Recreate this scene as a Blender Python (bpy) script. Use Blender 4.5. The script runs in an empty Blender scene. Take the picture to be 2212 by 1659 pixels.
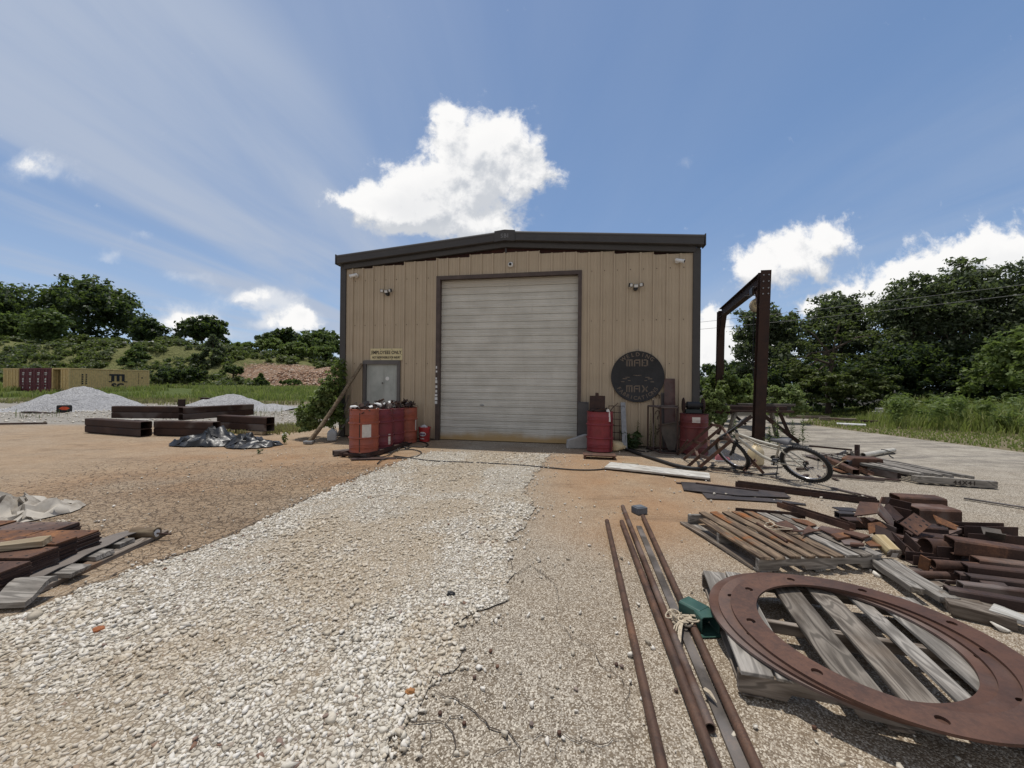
import bpy, bmesh, math, random
import numpy as np
from mathutils import Matrix, Vector
random.seed(7)
RNG = np.random.default_rng(11)
S = bpy.context.scene
COL = S.collection
PI = math.pi
R = math.radians
sin, cos = math.sin, math.cos

# ------------------------------------------------------------------ camera
EYE = Vector((0, 0, 1.48))
FPX, CX, CY = 831.0, 1106.0, 829.5            # measured on the photograph (2212 px wide)
PITCH, ROLL = 0.0018, 0.0095
CAMR = Matrix.Rotation(PI/2 + PITCH, 3, 'X') @ Matrix.Rotation(ROLL, 3, 'Z')
CROPS = {'c1': (900, 650, 1300/2212), 'c2': (0, 750, 1000/2212), 'c3': (1950, 750, 1122/2212), 'c4': (1000, 1000, 450/1866),
         'c5': (1700, 1000, 500/1843), 'c6': (2000, 1150, 700/2212), 'c7': (0, 1440, 600/2212), 'c8': (2000, 1350, 1072/2212),
         'd1': (1750, 1650, 1322/2212), 'd2': (0, 1700, 1000/2212), 'd3': (900, 1700, 1000/2212), 'd4': (900, 1250, 1000/2212),
         'd7': (2500, 1450, 572/2109), 'd8': (400, 1100, 600/2212), 'p': (0, 0, 3072/2212)}

def px(k, x, y):
    a, b, s = CROPS[k]
    return ((a + x*s)/1.388788, (b + y*s)/1.388788)

def ray(x, y):
    return CAMR @ Vector(((x - CX)/FPX, -(y - CY)/FPX, -1.0))

def G(k, x, y, z=0.0):
    """point of the plane at height z that was measured at (x, y) of a crop"""
    d = ray(*px(k, x, y))
    t = (z - EYE.z)/d.z
    return EYE + d*t

def A(k, x, y, Y):
    """point at distance Y measured at (x, y) of a crop"""
    d = ray(*px(k, x, y))
    return EYE + d*(Y/d.y)

cam = bpy.data.cameras.new('camera')
cam.sensor_fit = 'HORIZONTAL'; cam.sensor_width = 36.0
cam.lens = 36.0*FPX/2212.0
cam.shift_y = 0.0
cam.clip_start = 0.05; cam.clip_end = 3000
camo = bpy.data.objects.new('camera', cam); COL.objects.link(camo)
camo.location = EYE; camo.rotation_euler = CAMR.to_euler()
S.camera = camo

# ------------------------------------------------------------------ objects
WM = {}

def tag(o, label=None, cat=None, group=None, kind=None):
    if label: o['label'] = label
    if cat: o['category'] = cat
    if group: o['group'] = group
    if kind: o['kind'] = kind
    return o

def link(o, world, parent=None):
    COL.objects.link(o)
    WM[o.name] = world.copy()
    if parent is not None:
        o.parent = parent
        o.matrix_basis = WM[parent.name].inverted() @ world
    else:
        o.matrix_basis = world
    return o

def thing(name, label, cat, loc=(0, 0, 0), rz=0.0, group=None, world=None, parent=None):
    o = bpy.data.objects.new(name, None)
    o.empty_display_size = 0.1
    link(o, world if world is not None else Matrix.Translation(Vector(loc)) @ Matrix.Rotation(rz, 4, 'Z'), parent)
    return tag(o, label, cat, group)

def kids(o): return [c for c in bpy.data.objects if c.parent == o]

def dup(root, world=None, parent=None, label=None, group=None):
    c = root.copy(); COL.objects.link(c)
    if parent is not None:
        c.parent = parent; w = WM[parent.name] @ root.matrix_basis
    else:
        w = world; c.matrix_basis = world
    WM[c.name] = w
    if label: c['label'] = label
    if group: c['group'] = group
    for ch in kids(root): dup(ch, parent=c)
    return c

class MB:
    def __init__(s): s.v = []; s.f = []; s.m = []; s.n = 0; s.mi = 0
    def add(s, v, f):
        s.v.extend([tuple(p) for p in v]); s.f.extend([tuple(i + s.n for i in q) for q in f]); s.m.extend([s.mi]*len(f)); s.n += len(v)
        return s
    def box(s, lo, hi, M=None):
        (a, b, c), (d, e, g) = lo, hi
        v = [Vector(p) for p in ((a,b,c),(d,b,c),(d,e,c),(a,e,c),(a,b,g),(d,b,g),(d,e,g),(a,e,g))]
        if M is not None: v = [M @ p for p in v]
        return s.add(v, ((0,3,2,1),(4,5,6,7),(0,1,5,4),(1,2,6,5),(2,3,7,6),(3,0,4,7)))
    def cbox(s, c, size, M=None):
        return s.box([c[i]-size[i]/2 for i in range(3)], [c[i]+size[i]/2 for i in range(3)], M)
    def beam(s, p0, p1, w, h, roll=0.0):
        F = frame(p0, p1, roll); L = (Vector(p1)-Vector(p0)).length
        return s.box((0, -w/2, -h/2), (L, w/2, h/2), F)
    def tube(s, pts, r, n=10, cap=True, closed=False):
        pts = [Vector(p) for p in pts]
        rs = r if isinstance(r, (list, tuple)) else [r]*len(pts)
        m = len(pts); vs = []; up = Vector((0.13, 0.27, 0.95)).normalized(); prev = None
        for i, p in enumerate(pts):
            if closed: d = pts[(i+1) % m] - pts[i-1]
            else: d = pts[min(i+1, m-1)] - pts[max(i-1, 0)]
            d = d.normalized() if d.length > 1e-9 else Vector((0, 0, 1))
            if prev is None:
                a = d.cross(up); a = a.normalized() if a.length > 1e-3 else d.orthogonal().normalized()
            else:
                a = prev - d*prev.dot(d); a = a.normalized() if a.length > 1e-6 else d.orthogonal().normalized()
            prev = a; b = d.cross(a)
            for k in range(n):
                t = 2*PI*k/n
                vs.append(p + (a*cos(t) + b*sin(t))*rs[i])
        fs = []
        for i in range(m if closed else m-1):
            j = (i+1) % m
            for k in range(n):
                l = (k+1) % n
                fs.append((i*n+k, i*n+l, j*n+l, j*n+k))
        if cap and not closed:
            fs.append(tuple(range(n-1, -1, -1))); fs.append(tuple((m-1)*n+k for k in range(n)))
        return s.add(vs, fs)
    def lathe(s, prof, n=24, M=None, cap=True):
        vs = []; fs = []; m = len(prof)
        for (r, z) in prof:
            for k in range(n):
                t = 2*PI*k/n; vs.append(Vector((r*cos(t), r*sin(t), z)))
        for i in range(m-1):
            for k in range(n):
                l = (k+1) % n; fs.append((i*n+k, i*n+l, (i+1)*n+l, (i+1)*n+k))
        if cap:
            if prof[0][0] > 1e-4: fs.append(tuple(range(n-1, -1, -1)))
            if prof[-1][0] > 1e-4: fs.append(tuple((m-1)*n+k for k in range(n)))
        if M is not None: vs = [M @ p for p in vs]
        return s.add(vs, fs)
    def extr(s, outer, L, inner=None, M=None, x0=0.0):
        """profile of (y, z) points pushed along x"""
        n = len(outer); vs = [Vector((x0, y, z)) for y, z in outer] + [Vector((x0+L, y, z)) for y, z in outer]
        fs = [(i, (i+1) % n, n+(i+1) % n, n+i) for i in range(n)]
        if inner is None:
            fs += [tuple(range(n-1, -1, -1)), tuple(range(n, 2*n))]
        else:
            b = len(vs)
            vs += [Vector((x0, y, z)) for y, z in inner] + [Vector((x0+L, y, z)) for y, z in inner]
            for i in range(n):
                j = (i+1) % n
                fs += [(b+j, b+i, b+n+i, b+n+j), (j, i, b+i, b+j), (n+i, n+j, b+n+j, b+n+i)]
        if M is not None: vs = [M @ p for p in vs]
        return s.add(vs, fs)
    def prism(s, poly, z0, z1, M=None):
        n = len(poly); vs = [Vector((x, y, z0)) for x, y in poly] + [Vector((x, y, z1)) for x, y in poly]
        fs = [(i, (i+1) % n, n+(i+1) % n, n+i) for i in range(n)] + [tuple(range(n-1, -1, -1)), tuple(range(n, 2*n))]
        if M is not None: vs = [M @ p for p in vs]
        return s.add(vs, fs)

def frame(p0, p1, roll=0.0):
    p0 = Vector(p0); x = (Vector(p1)-p0).normalized()
    y = Vector((0, 0, 1)).cross(x)
    y = y.normalized() if y.length > 1e-4 else Vector((0, 1, 0))
    z = x.cross(y)
    M = Matrix((x, y, z)).transposed().to_4x4(); M.translation = p0
    return M @ Matrix.Rotation(roll, 4, 'X')

def mesh_np(name, v, f, mat=None, smooth=False):
    """numpy verts (n,3) and faces (m,k) -> mesh"""
    me = bpy.data.meshes.new(name)
    v = np.asarray(v, dtype=np.float32); f = np.asarray(f, dtype=np.int32); k = f.shape[1]
    me.vertices.add(len(v)); me.vertices.foreach_set('co', v.ravel())
    me.loops.add(f.size); me.loops.foreach_set('vertex_index', f.ravel())
    me.polygons.add(len(f))
    me.polygons.foreach_set('loop_start', np.arange(0, f.size, k, dtype=np.int32))
    me.polygons.foreach_set('loop_total', np.full(len(f), k, dtype=np.int32))
    if smooth: me.polygons.foreach_set('use_smooth', np.ones(len(f), dtype=bool))
    me.update(calc_edges=True); me.validate()
    for m in (mat if isinstance(mat, (list, tuple)) else [mat]):
        if m is not None: me.materials.append(m)
    return me

def O(name, mb, mat, parent=None, label=None, cat=None, group=None, kind=None, frm=None, bevel=0.0, smooth=0.0, jit=0.0):
    """link a builder as one mesh object; coordinates are world ones unless a frame is given"""
    me = bpy.data.meshes.new(name)
    v = [Vector(p) for p in mb.v]
    if frm is None:
        if parent is not None: W = WM[parent.name].copy()
        else:
            lo = [min(p[i] for p in v) for i in range(3)]; hi = [max(p[i] for p in v) for i in range(3)]
            W = Matrix.Translation(((lo[0]+hi[0])/2, (lo[1]+hi[1])/2, lo[2]))
        Wi = W.inverted(); v = [Wi @ p for p in v]
    else: W = frm
    if jit: v = [p + Vector((random.uniform(-jit, jit), random.uniform(-jit, jit), random.uniform(-jit, jit))) for p in v]
    me.from_pydata(v, [], mb.f)
    for m in (mat if isinstance(mat, (list, tuple)) else [mat]): me.materials.append(m)
    if any(mb.m): me.polygons.foreach_set('material_index', mb.m)
    bm = bmesh.new(); bm.from_mesh(me)
    bmesh.ops.recalc_face_normals(bm, faces=bm.faces)
    if bevel:
        ed = [e for e in bm.edges if len(e.link_faces) == 2 and e.calc_face_angle(0) > 0.5]
        bmesh.ops.bevel(bm, geom=ed, offset=bevel, segments=1, affect='EDGES', clamp_overlap=True)
    bm.to_mesh(me); bm.free()
    if smooth:
        me.polygons.foreach_set('use_smooth', [True]*len(me.polygons)); me.set_sharp_from_angle(angle=smooth)
    me.update()
    o = bpy.data.objects.new(name, me)
    link(o, W, parent)
    return tag(o, label, cat, group, kind)

def ON(name, v, f, mat, parent=None, smooth=False, **k):
    """numpy mesh in world coordinates -> object (origin at its base)"""
    v = np.asarray(v, dtype=np.float32)
    if parent is not None:
        W = WM[parent.name].copy(); Wi = np.array(W.inverted())
        v = v @ Wi[:3, :3].T + Wi[:3, 3]
    else:
        lo, hi = v.min(0), v.max(0); c = np.array(((lo[0]+hi[0])/2, (lo[1]+hi[1])/2, lo[2])); v = v - c
        W = Matrix.Translation(c.tolist())
    o = bpy.data.objects.new(name, mesh_np(name, v, f, mat, smooth)); link(o, W, parent)
    return tag(o, **k)

def profile(kind, w, h, t=0.006, n=18):
    a, b = w/2, h
    if kind == 'flat': return [(-a, 0), (a, 0), (a, b), (-a, b)], None
    if kind == 'box':
        c = min(w, h)*0.10
        def rr(a, z0, z1, c): return [(-a+c, z0), (a-c, z0), (a, z0+c), (a, z1-c), (a-c, z1), (-a+c, z1), (-a, z1-c), (-a, z0+c)]
        return rr(a, 0, b, c), rr(a-t, t, b-t, c*.6)
    if kind == 'pipe':
        r = w/2
        return ([(r*cos(2*PI*k/n), r+r*sin(2*PI*k/n)) for k in range(n)], [((r-t)*cos(2*PI*k/n), r+(r-t)*sin(2*PI*k/n)) for k in range(n)])
    if kind == 'rod':
        r = w/2
        return [(r*cos(2*PI*k/n), r+r*sin(2*PI*k/n)) for k in range(n)], None
    if kind == 'angle': return [(-a, 0), (a, 0), (a, t), (-a+t, t), (-a+t, b), (-a, b)], None
    if kind == 'channel': return [(-a, 0), (a, 0), (a, b), (a-t, b), (a-t, t), (-a+t, t), (-a+t, b), (-a, b)], None
    if kind == 'ibeam':
        q = t/2
        return [(-a, 0), (a, 0), (a, t), (q, t), (q, b-t), (a, b-t), (a, b), (-a, b), (-a, b-t), (-q, b-t), (-q, t), (-a, t)], None

def steel(name, p0, p1, kind, w, h, mat, t=0.006, roll=0.0, parent=None, label=None, cat=None, group=None, bevel=0.0):
    outer, inner = profile(kind, w, h, t)
    L = (Vector(p1)-Vector(p0)).length
    mb = MB().extr(outer, L, inner)
    return O(name, mb, mat, parent, label, cat, group, frm=frame(p0, p1, roll), bevel=bevel, smooth=0.5 if kind in ('pipe', 'rod') else 0)

def plank(name, p0, p1, w, h, mat, roll=0.0, parent=None, label=None, cat=None, group=None, warp=0.006, seed=None, ends=0.012):
    rg = random.Random(seed if seed is not None else name + str(round(p0[0], 3)))
    L = (Vector(p1)-Vector(p0)).length; n = max(4, int(L/0.12))
    vs = []; fs = []
    ph, ph2 = rg.uniform(0, 6), rg.uniform(0, 6)
    for i in range(n+1):
        x = L*i/n; dz = warp*sin(ph + 3.1*i/n); tw = warp*1.3*sin(ph2 + 2.3*i/n)/max(w, .02)
        for (y, z) in ((-w/2, 0), (w/2, 0), (w/2, h), (-w/2, h)):
            e = rg.uniform(-ends, ends) if i in (0, n) else 0
            vs.append((x + e, y + rg.uniform(-.0015, .0015), z + dz + tw*y + rg.uniform(-.001, .001)))
        if i: 
            b = (i-1)*4
            for k in range(4): l = (k+1) % 4; fs.append((b+k, b+l, b+4+l, b+4+k))
    fs += [(3, 2, 1, 0), (n*4, n*4+1, n*4+2, n*4+3)]
    mb = MB().add(vs, fs)
    return O(name, mb, mat, parent, label, cat, group, frm=frame(p0, p1, roll), bevel=0.0025)

def text_mb(txt, size, extrude=0.004, bold=0.0, spacing=1.0, M=None, mb=None, xscale=1.0):
    """letters as a builder in the xy plane, centred on x, baseline at y = 0"""
    cu = bpy.data.curves.new('letters', 'FONT'); cu.body = txt; cu.size = size; cu.extrude = extrude
    cu.align_x = 'CENTER'; cu.offset = bold; cu.space_character = spacing; cu.resolution_u = 3
    ob = bpy.data.objects.new('letters', cu); COL.objects.link(ob)
    dg = bpy.context.evaluated_depsgraph_get(); ev = ob.evaluated_get(dg); me = ev.to_mesh()
    mb = mb or MB()
    v = [Vector((p.co.x*xscale, p.co.y, p.co.z)) for p in me.vertices]
    if M is not None: v = [M @ p for p in v]
    mb.add(v, [tuple(p.vertices) for p in me.polygons])
    ev.to_mesh_clear(); bpy.data.objects.remove(ob); bpy.data.curves.remove(cu)
    return mb
# ------------------------------------------------------------------ node helpers
class X:
    """a node socket with arithmetic"""
    def __init__(s, T, sock): s.T = T; s.s = sock
    def _m(s, op, a, b=None, c=None, clamp=False):
        n = s.T.nodes.new('ShaderNodeMath'); n.operation = op; n.use_clamp = clamp
        for i, q in enumerate((a, b, c)):
            if q is None: continue
            if isinstance(q, X): s.T.links.new(q.s, n.inputs[i])
            else: n.inputs[i].default_value = q
        return X(s.T, n.outputs[0])
    def __add__(s, o): return s._m('ADD', s, o)
    def __radd__(s, o): return s._m('ADD', o, s)
    def __sub__(s, o): return s._m('SUBTRACT', s, o)
    def __rsub__(s, o): return s._m('SUBTRACT', o, s)
    def __mul__(s, o): return s._m('MULTIPLY', s, o)
    def __rmul__(s, o): return s._m('MULTIPLY', o, s)
    def __truediv__(s, o): return s._m('DIVIDE', s, o)
    def __neg__(s): return s._m('MULTIPLY', s, -1.0)
    def abs(s): return s._m('ABSOLUTE', s)
    def max(s, o): return s._m('MAXIMUM', s, o)
    def min(s, o): return s._m('MINIMUM', s, o)
    def pow(s, o): return s._m('POWER', s, o)
    def fract(s): return s._m('FRACT', s)
    def sin(s): return s._m('SINE', s)
    def sqrt(s): return s._m('SQRT', s)
    def exp(s): return s._m('EXPONENT', s)
    def atan2(s, o): return s._m('ARCTAN2', s, o)
    def clamp(s): return s._m('ADD', s, 0.0, clamp=True)
    def step(s, lo, hi, a=0.0, b=1.0, smooth=True):
        n = s.T.nodes.new('ShaderNodeMapRange'); n.interpolation_type = 'SMOOTHSTEP' if smooth else 'LINEAR'
        s.T.links.new(s.s, n.inputs['Value'])
        for k, q in (('From Min', lo), ('From Max', hi), ('To Min', a), ('To Max', b)): n.inputs[k].default_value = q
        return X(s.T, n.outputs['Result'])

class Tree:
    def __init__(s, T): s.T = T; s.nodes = T.nodes; s.links = T.links
    def new(s, k, **p):
        n = s.nodes.new(k)
        for a, b in p.items(): setattr(n, a, b)
        return n
    def put(s, sock, q):
        if isinstance(q, X): s.links.new(q.s, sock)
        elif q is not None:
            if isinstance(q, (tuple, list)) and len(q) == 3 and sock.type == 'RGBA': q = (*q, 1)
            sock.default_value = q
    def coord(s, which='Object'): return X(s.T, s.new('ShaderNodeTexCoord').outputs[which])
    def pos(s): return X(s.T, s.new('ShaderNodeNewGeometry').outputs['Position'])
    def island(s): return X(s.T, s.new('ShaderNodeNewGeometry').outputs['Random Per Island'])
    def objrand(s): return X(s.T, s.new('ShaderNodeObjectInfo').outputs['Random'])
    def attr(s, name): return X(s.T, s.new('ShaderNodeAttribute', attribute_name=name).outputs['Fac'])
    def sep(s, v):
        n = s.new('ShaderNodeSeparateXYZ'); s.put(n.inputs[0], v); return [X(s.T, o) for o in n.outputs]
    def vec(s, x, y, z):
        n = s.new('ShaderNodeCombineXYZ')
        for i, q in enumerate((x, y, z)): s.put(n.inputs[i], q)
        return X(s.T, n.outputs[0])
    def scale(s, v, k):
        n = s.new('ShaderNodeMapping', vector_type='POINT'); s.put(n.inputs[0], v)
        n.inputs['Scale'].default_value = k if isinstance(k, (tuple, list)) else (k, k, k); return X(s.T, n.outputs[0])
    def vadd(s, a, b):
        n = s.new('ShaderNodeVectorMath', operation='ADD'); s.put(n.inputs[0], a); s.put(n.inputs[1], b); return X(s.T, n.outputs[0])
    def vmul(s, a, k):
        n = s.new('ShaderNodeVectorMath', operation='SCALE'); s.put(n.inputs[0], a); s.put(n.inputs['Scale'], k); return X(s.T, n.outputs[0])
    def noise(s, v, scale=5, detail=4, rough=0.55, dist=0.0, color=False):
        n = s.new('ShaderNodeTexNoise'); s.put(n.inputs['Vector'], v)
        n.inputs['Scale'].default_value = scale; n.inputs['Detail'].default_value = detail
        n.inputs['Roughness'].default_value = rough; n.inputs['Distortion'].default_value = dist
        return X(s.T, n.outputs['Color' if color else 'Fac'])
    def vor(s, v, scale=5, feature='F1', out='Distance', rnd=1.0):
        n = s.new('ShaderNodeTexVoronoi', feature=feature); s.put(n.inputs['Vector'], v)
        n.inputs['Scale'].default_value = scale; n.inputs['Randomness'].default_value = rnd
        return X(s.T, n.outputs[out])
    def mix(s, a, b, f, mode='MIX'):
        n = s.new('ShaderNodeMix', data_type='RGBA', blend_type=mode); n.clamp_factor = True
        s.put(n.inputs['Factor'], f); s.put(n.inputs[6], a); s.put(n.inputs[7], b); return X(s.T, n.outputs[2])
    def ramp(s, f, stops):
        n = s.new('ShaderNodeValToRGB'); s.put(n.inputs[0], f); e = n.color_ramp.elements
        while len(e) < len(stops): e.new(0.5)
        for i, (p, c) in enumerate(stops): e[i].position = p; e[i].color = (*c, 1) if len(c) == 3 else c
        return X(s.T, n.outputs[0])
    def bump(s, h, strength=0.5, dist=0.01, normal=None):
        n = s.new('ShaderNodeBump'); s.put(n.inputs['Height'], h); n.inputs['Strength'].default_value = strength
        n.inputs['Distance'].default_value = dist
        if normal is not None: s.put(n.inputs['Normal'], normal)
        return X(s.T, n.outputs[0])

def mat(name, fn):
    m = bpy.data.materials.new(name); m.use_nodes = True
    t = Tree(m.node_tree); b = m.node_tree.nodes['Principled BSDF']
    r = fn(t)
    for k, q in r.items():
        if k in ('Translucent',): continue
        t.put(b.inputs[k], q)
    if 'Translucent' in r:
        tr = t.new('ShaderNodeBsdfTranslucent'); t.put(tr.inputs['Color'], r['Translucent'])
        mx = t.new('ShaderNodeMixShader'); mx.inputs[0].default_value = 0.42
        out = m.node_tree.nodes['Material Output']
        t.links.new(b.outputs[0], mx.inputs[1]); t.links.new(tr.outputs[0], mx.inputs[2]); t.links.new(mx.outputs[0], out.inputs[0])
    return m

def plain(name, col, rough=0.6, metal=0.0, var=0.25, scale=6, bump=0.15, spec=0.4):
    def fn(t):
        p = t.coord(); n = t.noise(p, scale, 6, 0.6); n2 = t.noise(p, scale*9, 3, 0.6)
        d = tuple(c*(1-var) for c in col); u = tuple(min(1, c*(1+var*.7)) for c in col)
        return {'Base Color': t.mix(d, u, n.step(.3, .7)*0.7 + n2*0.3), 'Roughness': n2.step(.2, .8, max(0, rough-.08), min(1, rough+.08)),
                'Metallic': metal, 'Specular IOR Level': spec, 'Normal': t.bump(n2, bump, .003)}
    return mat(name, fn)

def rusty(name, dark, mid, bright, k=0.5, scale=5.0, scalebark=0.0, rough=0.82):
    def fn(t):
        p = t.vadd(t.coord(), t.vmul(t.vec(t.objrand(), t.objrand()*1.7, t.objrand()*.6), 9.0))
        n = t.noise(p, scale, 8, 0.65, 0.4); n2 = t.noise(p, scale*14, 4, 0.7); n3 = t.noise(p, scale*.45, 3, .5)
        c = t.mix(dark, mid, (n*.7 + n2*.3).step(.34, .62))
        c = t.mix(c, bright, (n3*.55 + n2*.3 + n*.25).step(.52 + .12*(1-k), .74 + .1*(1-k))*.85)
        c = t.mix(c, tuple(x*.45 for x in dark), n2.step(.62, .8)*.5)
        c = t.mix(c, t.mix(c, (.30, .27, .25), .35), t.objrand().step(.55, 1.0)*n3.step(.45, .6))
        return {'Base Color': c, 'Roughness': n.step(.2, .8, rough-.14, rough+.08), 'Metallic': .12, 'Specular IOR Level': .35,
                'Normal': t.bump(n2*.6 + n*.4, .45, .004)}
    return mat(name, fn)

RUST = rusty('rust_brown', (.044, .024, .018), (.115, .060, .040), (.24, .115, .058), .65)
RUSTD = rusty('rust_dark', (.030, .018, .016), (.068, .038, .029), (.14, .068, .040), .45)
RUSTO = rusty('rust_orange', (.070, .033, .020), (.18, .080, .036), (.38, .17, .06), .75)
RUSTR = rusty('rust_ring', (.058, .030, .021), (.108, .052, .034), (.155, .075, .045), .6, 3.0, rough=.72)
RUSTP = rusty('rust_pipe', (.050, .030, .022), (.105, .058, .038), (.20, .10, .055), .5, 7.0, rough=.62)
STEELG = rusty('steel_grey_scale', (.052, .044, .037), (.098, .082, .068), (.17, .10, .06), .6, 6.0, rough=.6)
STEELD = rusty('steel_dark_plate', (.030, .026, .026), (.060, .050, .048), (.10, .065, .05), .3, 4.0, rough=.6)

def wood(name, dark, light, tint=(.2, .15, .1), k=0.2, fine=1.0):
    def fn(t):
        p = t.vadd(t.coord(), t.vmul(t.vec(t.objrand()*5, t.objrand(), t.objrand()*1.7), 3.0))
        q = t.scale(p, (1.2, 16*fine, 16*fine)); w = t.scale(p, (.8, 5, 5))
        n = t.noise(q, 3.0, 5, .65, .35); n2 = t.noise(q, 11.0, 3, .7); n3 = t.noise(p, 2.5, 4, .6)
        ring = (t.noise(w, 1.6, 2, .4, .4)*26.0).sin()*.5 + .5
        f = n*.55 + n2*.2 + ring*.25
        c = t.mix(dark, light, f.step(.30, .68))
        c = t.mix(c, tint, n3.step(.52, .72)*k*2)
        c = t.mix(c, tuple(x*.35 for x in dark), ring.step(.88, 1.0)*.55)
        c = t.mix(c, t.mix(c, (0, 0, 0), .35), t.objrand().step(.4, 1.0)*.6)
        return {'Base Color': c, 'Roughness': .85, 'Specular IOR Level': .2, 'Normal': t.bump(f, .6, .004)}
    return mat(name, fn)

WOODG = wood('wood_grey', (.135, .122, .106), (.37, .34, .30), (.28, .24, .20), .2)
WOODD = wood('wood_weathered_brown', (.10, .078, .060), (.30, .255, .21), (.20, .12, .07), .35)
WOODT = wood('wood_tan', (.23, .18, .115), (.45, .375, .265), (.34, .22, .12), .25)
WOODW = wood('wood_whitewashed', (.36, .34, .30), (.66, .64, .59), (.40, .33, .25), .2)
WOODR = wood('wood_rust_stained', (.085, .058, .040), (.27, .195, .13), (.27, .105, .035), .85)
WOODP = wood('pole_wood', (.14, .10, .065), (.32, .255, .17), (.2, .13, .08), .3)

def paint(name, col, rust=(.09, .035, .02), amt=.3, rough=.45, dirt=(.05, .03, .025), zdrip=True):
    def fn(t):
        p = t.vadd(t.coord(), t.vmul(t.vec(t.objrand(), t.objrand()*2, 0.0), 7.0)); q = t.scale(p, (9, 9, .8))
        n = t.noise(p, 5, 7, .65); s = t.noise(q, 1.6, 5, .6); n2 = t.noise(p, 60, 3, .6)
        c = t.mix(tuple(x*.78 for x in col), tuple(min(1, x*1.12) for x in col), n.step(.3, .7))
        if zdrip: c = t.mix(c, dirt, s.step(.56, .78)*amt)
        c = t.mix(c, rust, (n*.6 + n2*.4).step(.60 - amt*.05, .70)*min(1, amt*1.6))
        return {'Base Color': c, 'Roughness': n.step(.3, .7, rough-.08, rough+.2), 'Specular IOR Level': .4, 'Normal': t.bump(n2*.3 + n*.7, .12, .004)}
    return mat(name, fn)

RED = paint('paint_red', (.235, .034, .040), amt=.5)
REDD = paint('paint_red_faded', (.15, .034, .032), amt=.55)
CRIM = paint('paint_crimson', (.185, .034, .042), amt=.4)
ORANGE = paint('paint_orange_red', (.35, .095, .055), amt=.4)
MAROON = paint('paint_maroon', (.13, .028, .035), amt=.25, rough=.6)
YELLOW = paint('paint_container_yellow', (.62, .45, .20), amt=.3, rough=.6)
GREEN = paint('paint_green', (.036, .088, .070), amt=.2, rough=.4)
BIKEW = paint('paint_cream', (.50, .47, .39), amt=.45, rough=.35)
HOISTC = paint('paint_hoist_cream', (.48, .40, .27), amt=.3, rough=.45)
BROWNTRIM = plain('trim_dark_brown', (.050, .046, .044), .5, 0, .15, 3)
FRAMEG = plain('frame_grey_brown', (.115, .105, .10), .5, 0, .2, 4)
BLACKP = plain('plastic_black', (.018, .018, .020), .45, 0, .3, 6)
TYRE = plain('rubber_tyre', (.020, .019, .019), .7, 0, .3, 40, .4)
RUBBER = plain('rubber_hose', (.022, .021, .021), .6, 0, .3, 10)
WHITEP = plain('plastic_white', (.72, .72, .70), .4, 0, .12, 6)
CREAMP = plain('plastic_yellowed', (.62, .50, .30), .5, 0, .15, 6)
CHROME = plain('metal_bright', (.55, .55, .56), .28, 1.0, .2, 20)
GALV = plain('metal_galvanised', (.26, .265, .27), .5, .5, .25, 12)
GREYPAINT = plain('paint_grey_dull', (.21, .215, .22), .6, 0, .2, 5)
SIGNY = plain('sign_pale_yellow', (.60, .52, .30), .55, 0, .12, 5)
LETTER = plain('lettering_dark', (.035, .025, .02), .6, 0, .2, 9)
LETTERB = plain('lettering_brown', (.15, .115, .085), .6, 0, .25, 6)
BLACKM = plain('metal_black_painted', (.025, .025, .027), .55, .2, .35, 4)
WHITELET = plain('lettering_white', (.62, .62, .60), .6, 0, .15, 9)
PAPER = plain('paper_label', (.62, .58, .52), .7, 0, .15, 14)
ROPE = plain('rope_fibre', (.50, .42, .31), .9, 0, .35, 40, .6)
PINK = plain('fabric_pink', (.55, .20, .22), .85, 0, .3, 14)
LENS = plain('lamp_lens', (.62, .62, .60), .15, 0, .1, 6)
DARKIN = plain('dark_interior', (.012, .010, .010), .9, 0, .2, 5)
CONC = plain('concrete_block', (.36, .355, .34), .9, 0, .2, 8, .5)

def f_tan(t):
    p = t.coord(); x, y, z = t.sep(p)
    s = t.noise(t.scale(p, (7, 7, .35)), 2.0, 5, .6); n = t.noise(p, 1.3, 5, .6); n2 = t.noise(p, 40, 3, .6)
    pan = t.noise(t.vec((x/0.914 + .06)._m('FLOOR', x/0.914 + .06), 0.0, 0.0), 3.7, 0, 0)
    c = t.mix((.385, .308, .212), (.465, .378, .270), n.step(.3, .7)*.6 + pan*.5)
    c = t.mix(c, (.24, .175, .115), s.step(.55, .8)*.40)
    c = t.mix(c, (.15, .095, .06), (z + n*.9 + s*.5).step(1.25, .45)*.5)
    c = t.mix(c, (.13, .07, .04), (t.noise(t.scale(p, (14, 14, .5)), 1.5, 4, .6)).step(.64, .78)*.5)
    return {'Base Color': c, 'Roughness': n.step(.3, .7, .40, .56), 'Specular IOR Level': .4, 'Normal': t.bump(n, .08, .006)}
TANP = mat('panel_tan', f_tan)

def f_white(t):
    p = t.coord(); x, y, z = t.sep(p)
    s = t.noise(t.scale(p, (.5, 3, 7)), 1.2, 5, .65); v = t.noise(t.scale(p, (6, 6, .5)), 1.6, 5, .65); n = t.noise(p, 1.6, 6, .6); n2 = t.noise(p, 30, 3, .6)
    c = t.mix((.47, .455, .405), (.61, .595, .54), (n*.5 + s*.5).step(.35, .65))
    c = t.mix(c, (.36, .34, .29), v.step(.55, .82)*.45)
    c = t.mix(c, (.36, .30, .22), (z - 3.95 + n*.35).step(.0, .45)*.5)
    c = t.mix(c, (.40, .25, .08), (z + (n - .5)*.30).step(.30, .06)*.85)
    c = t.mix(c, (.20, .10, .04), (n*.5 + n2*.3 + v*.3).step(.66, .78)*.5)
    return {'Base Color': c, 'Roughness': .5, 'Specular IOR Level': .35, 'Normal': t.bump(n, .08, .006)}
WDOOR = mat('rolling_door_white', f_white)

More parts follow.
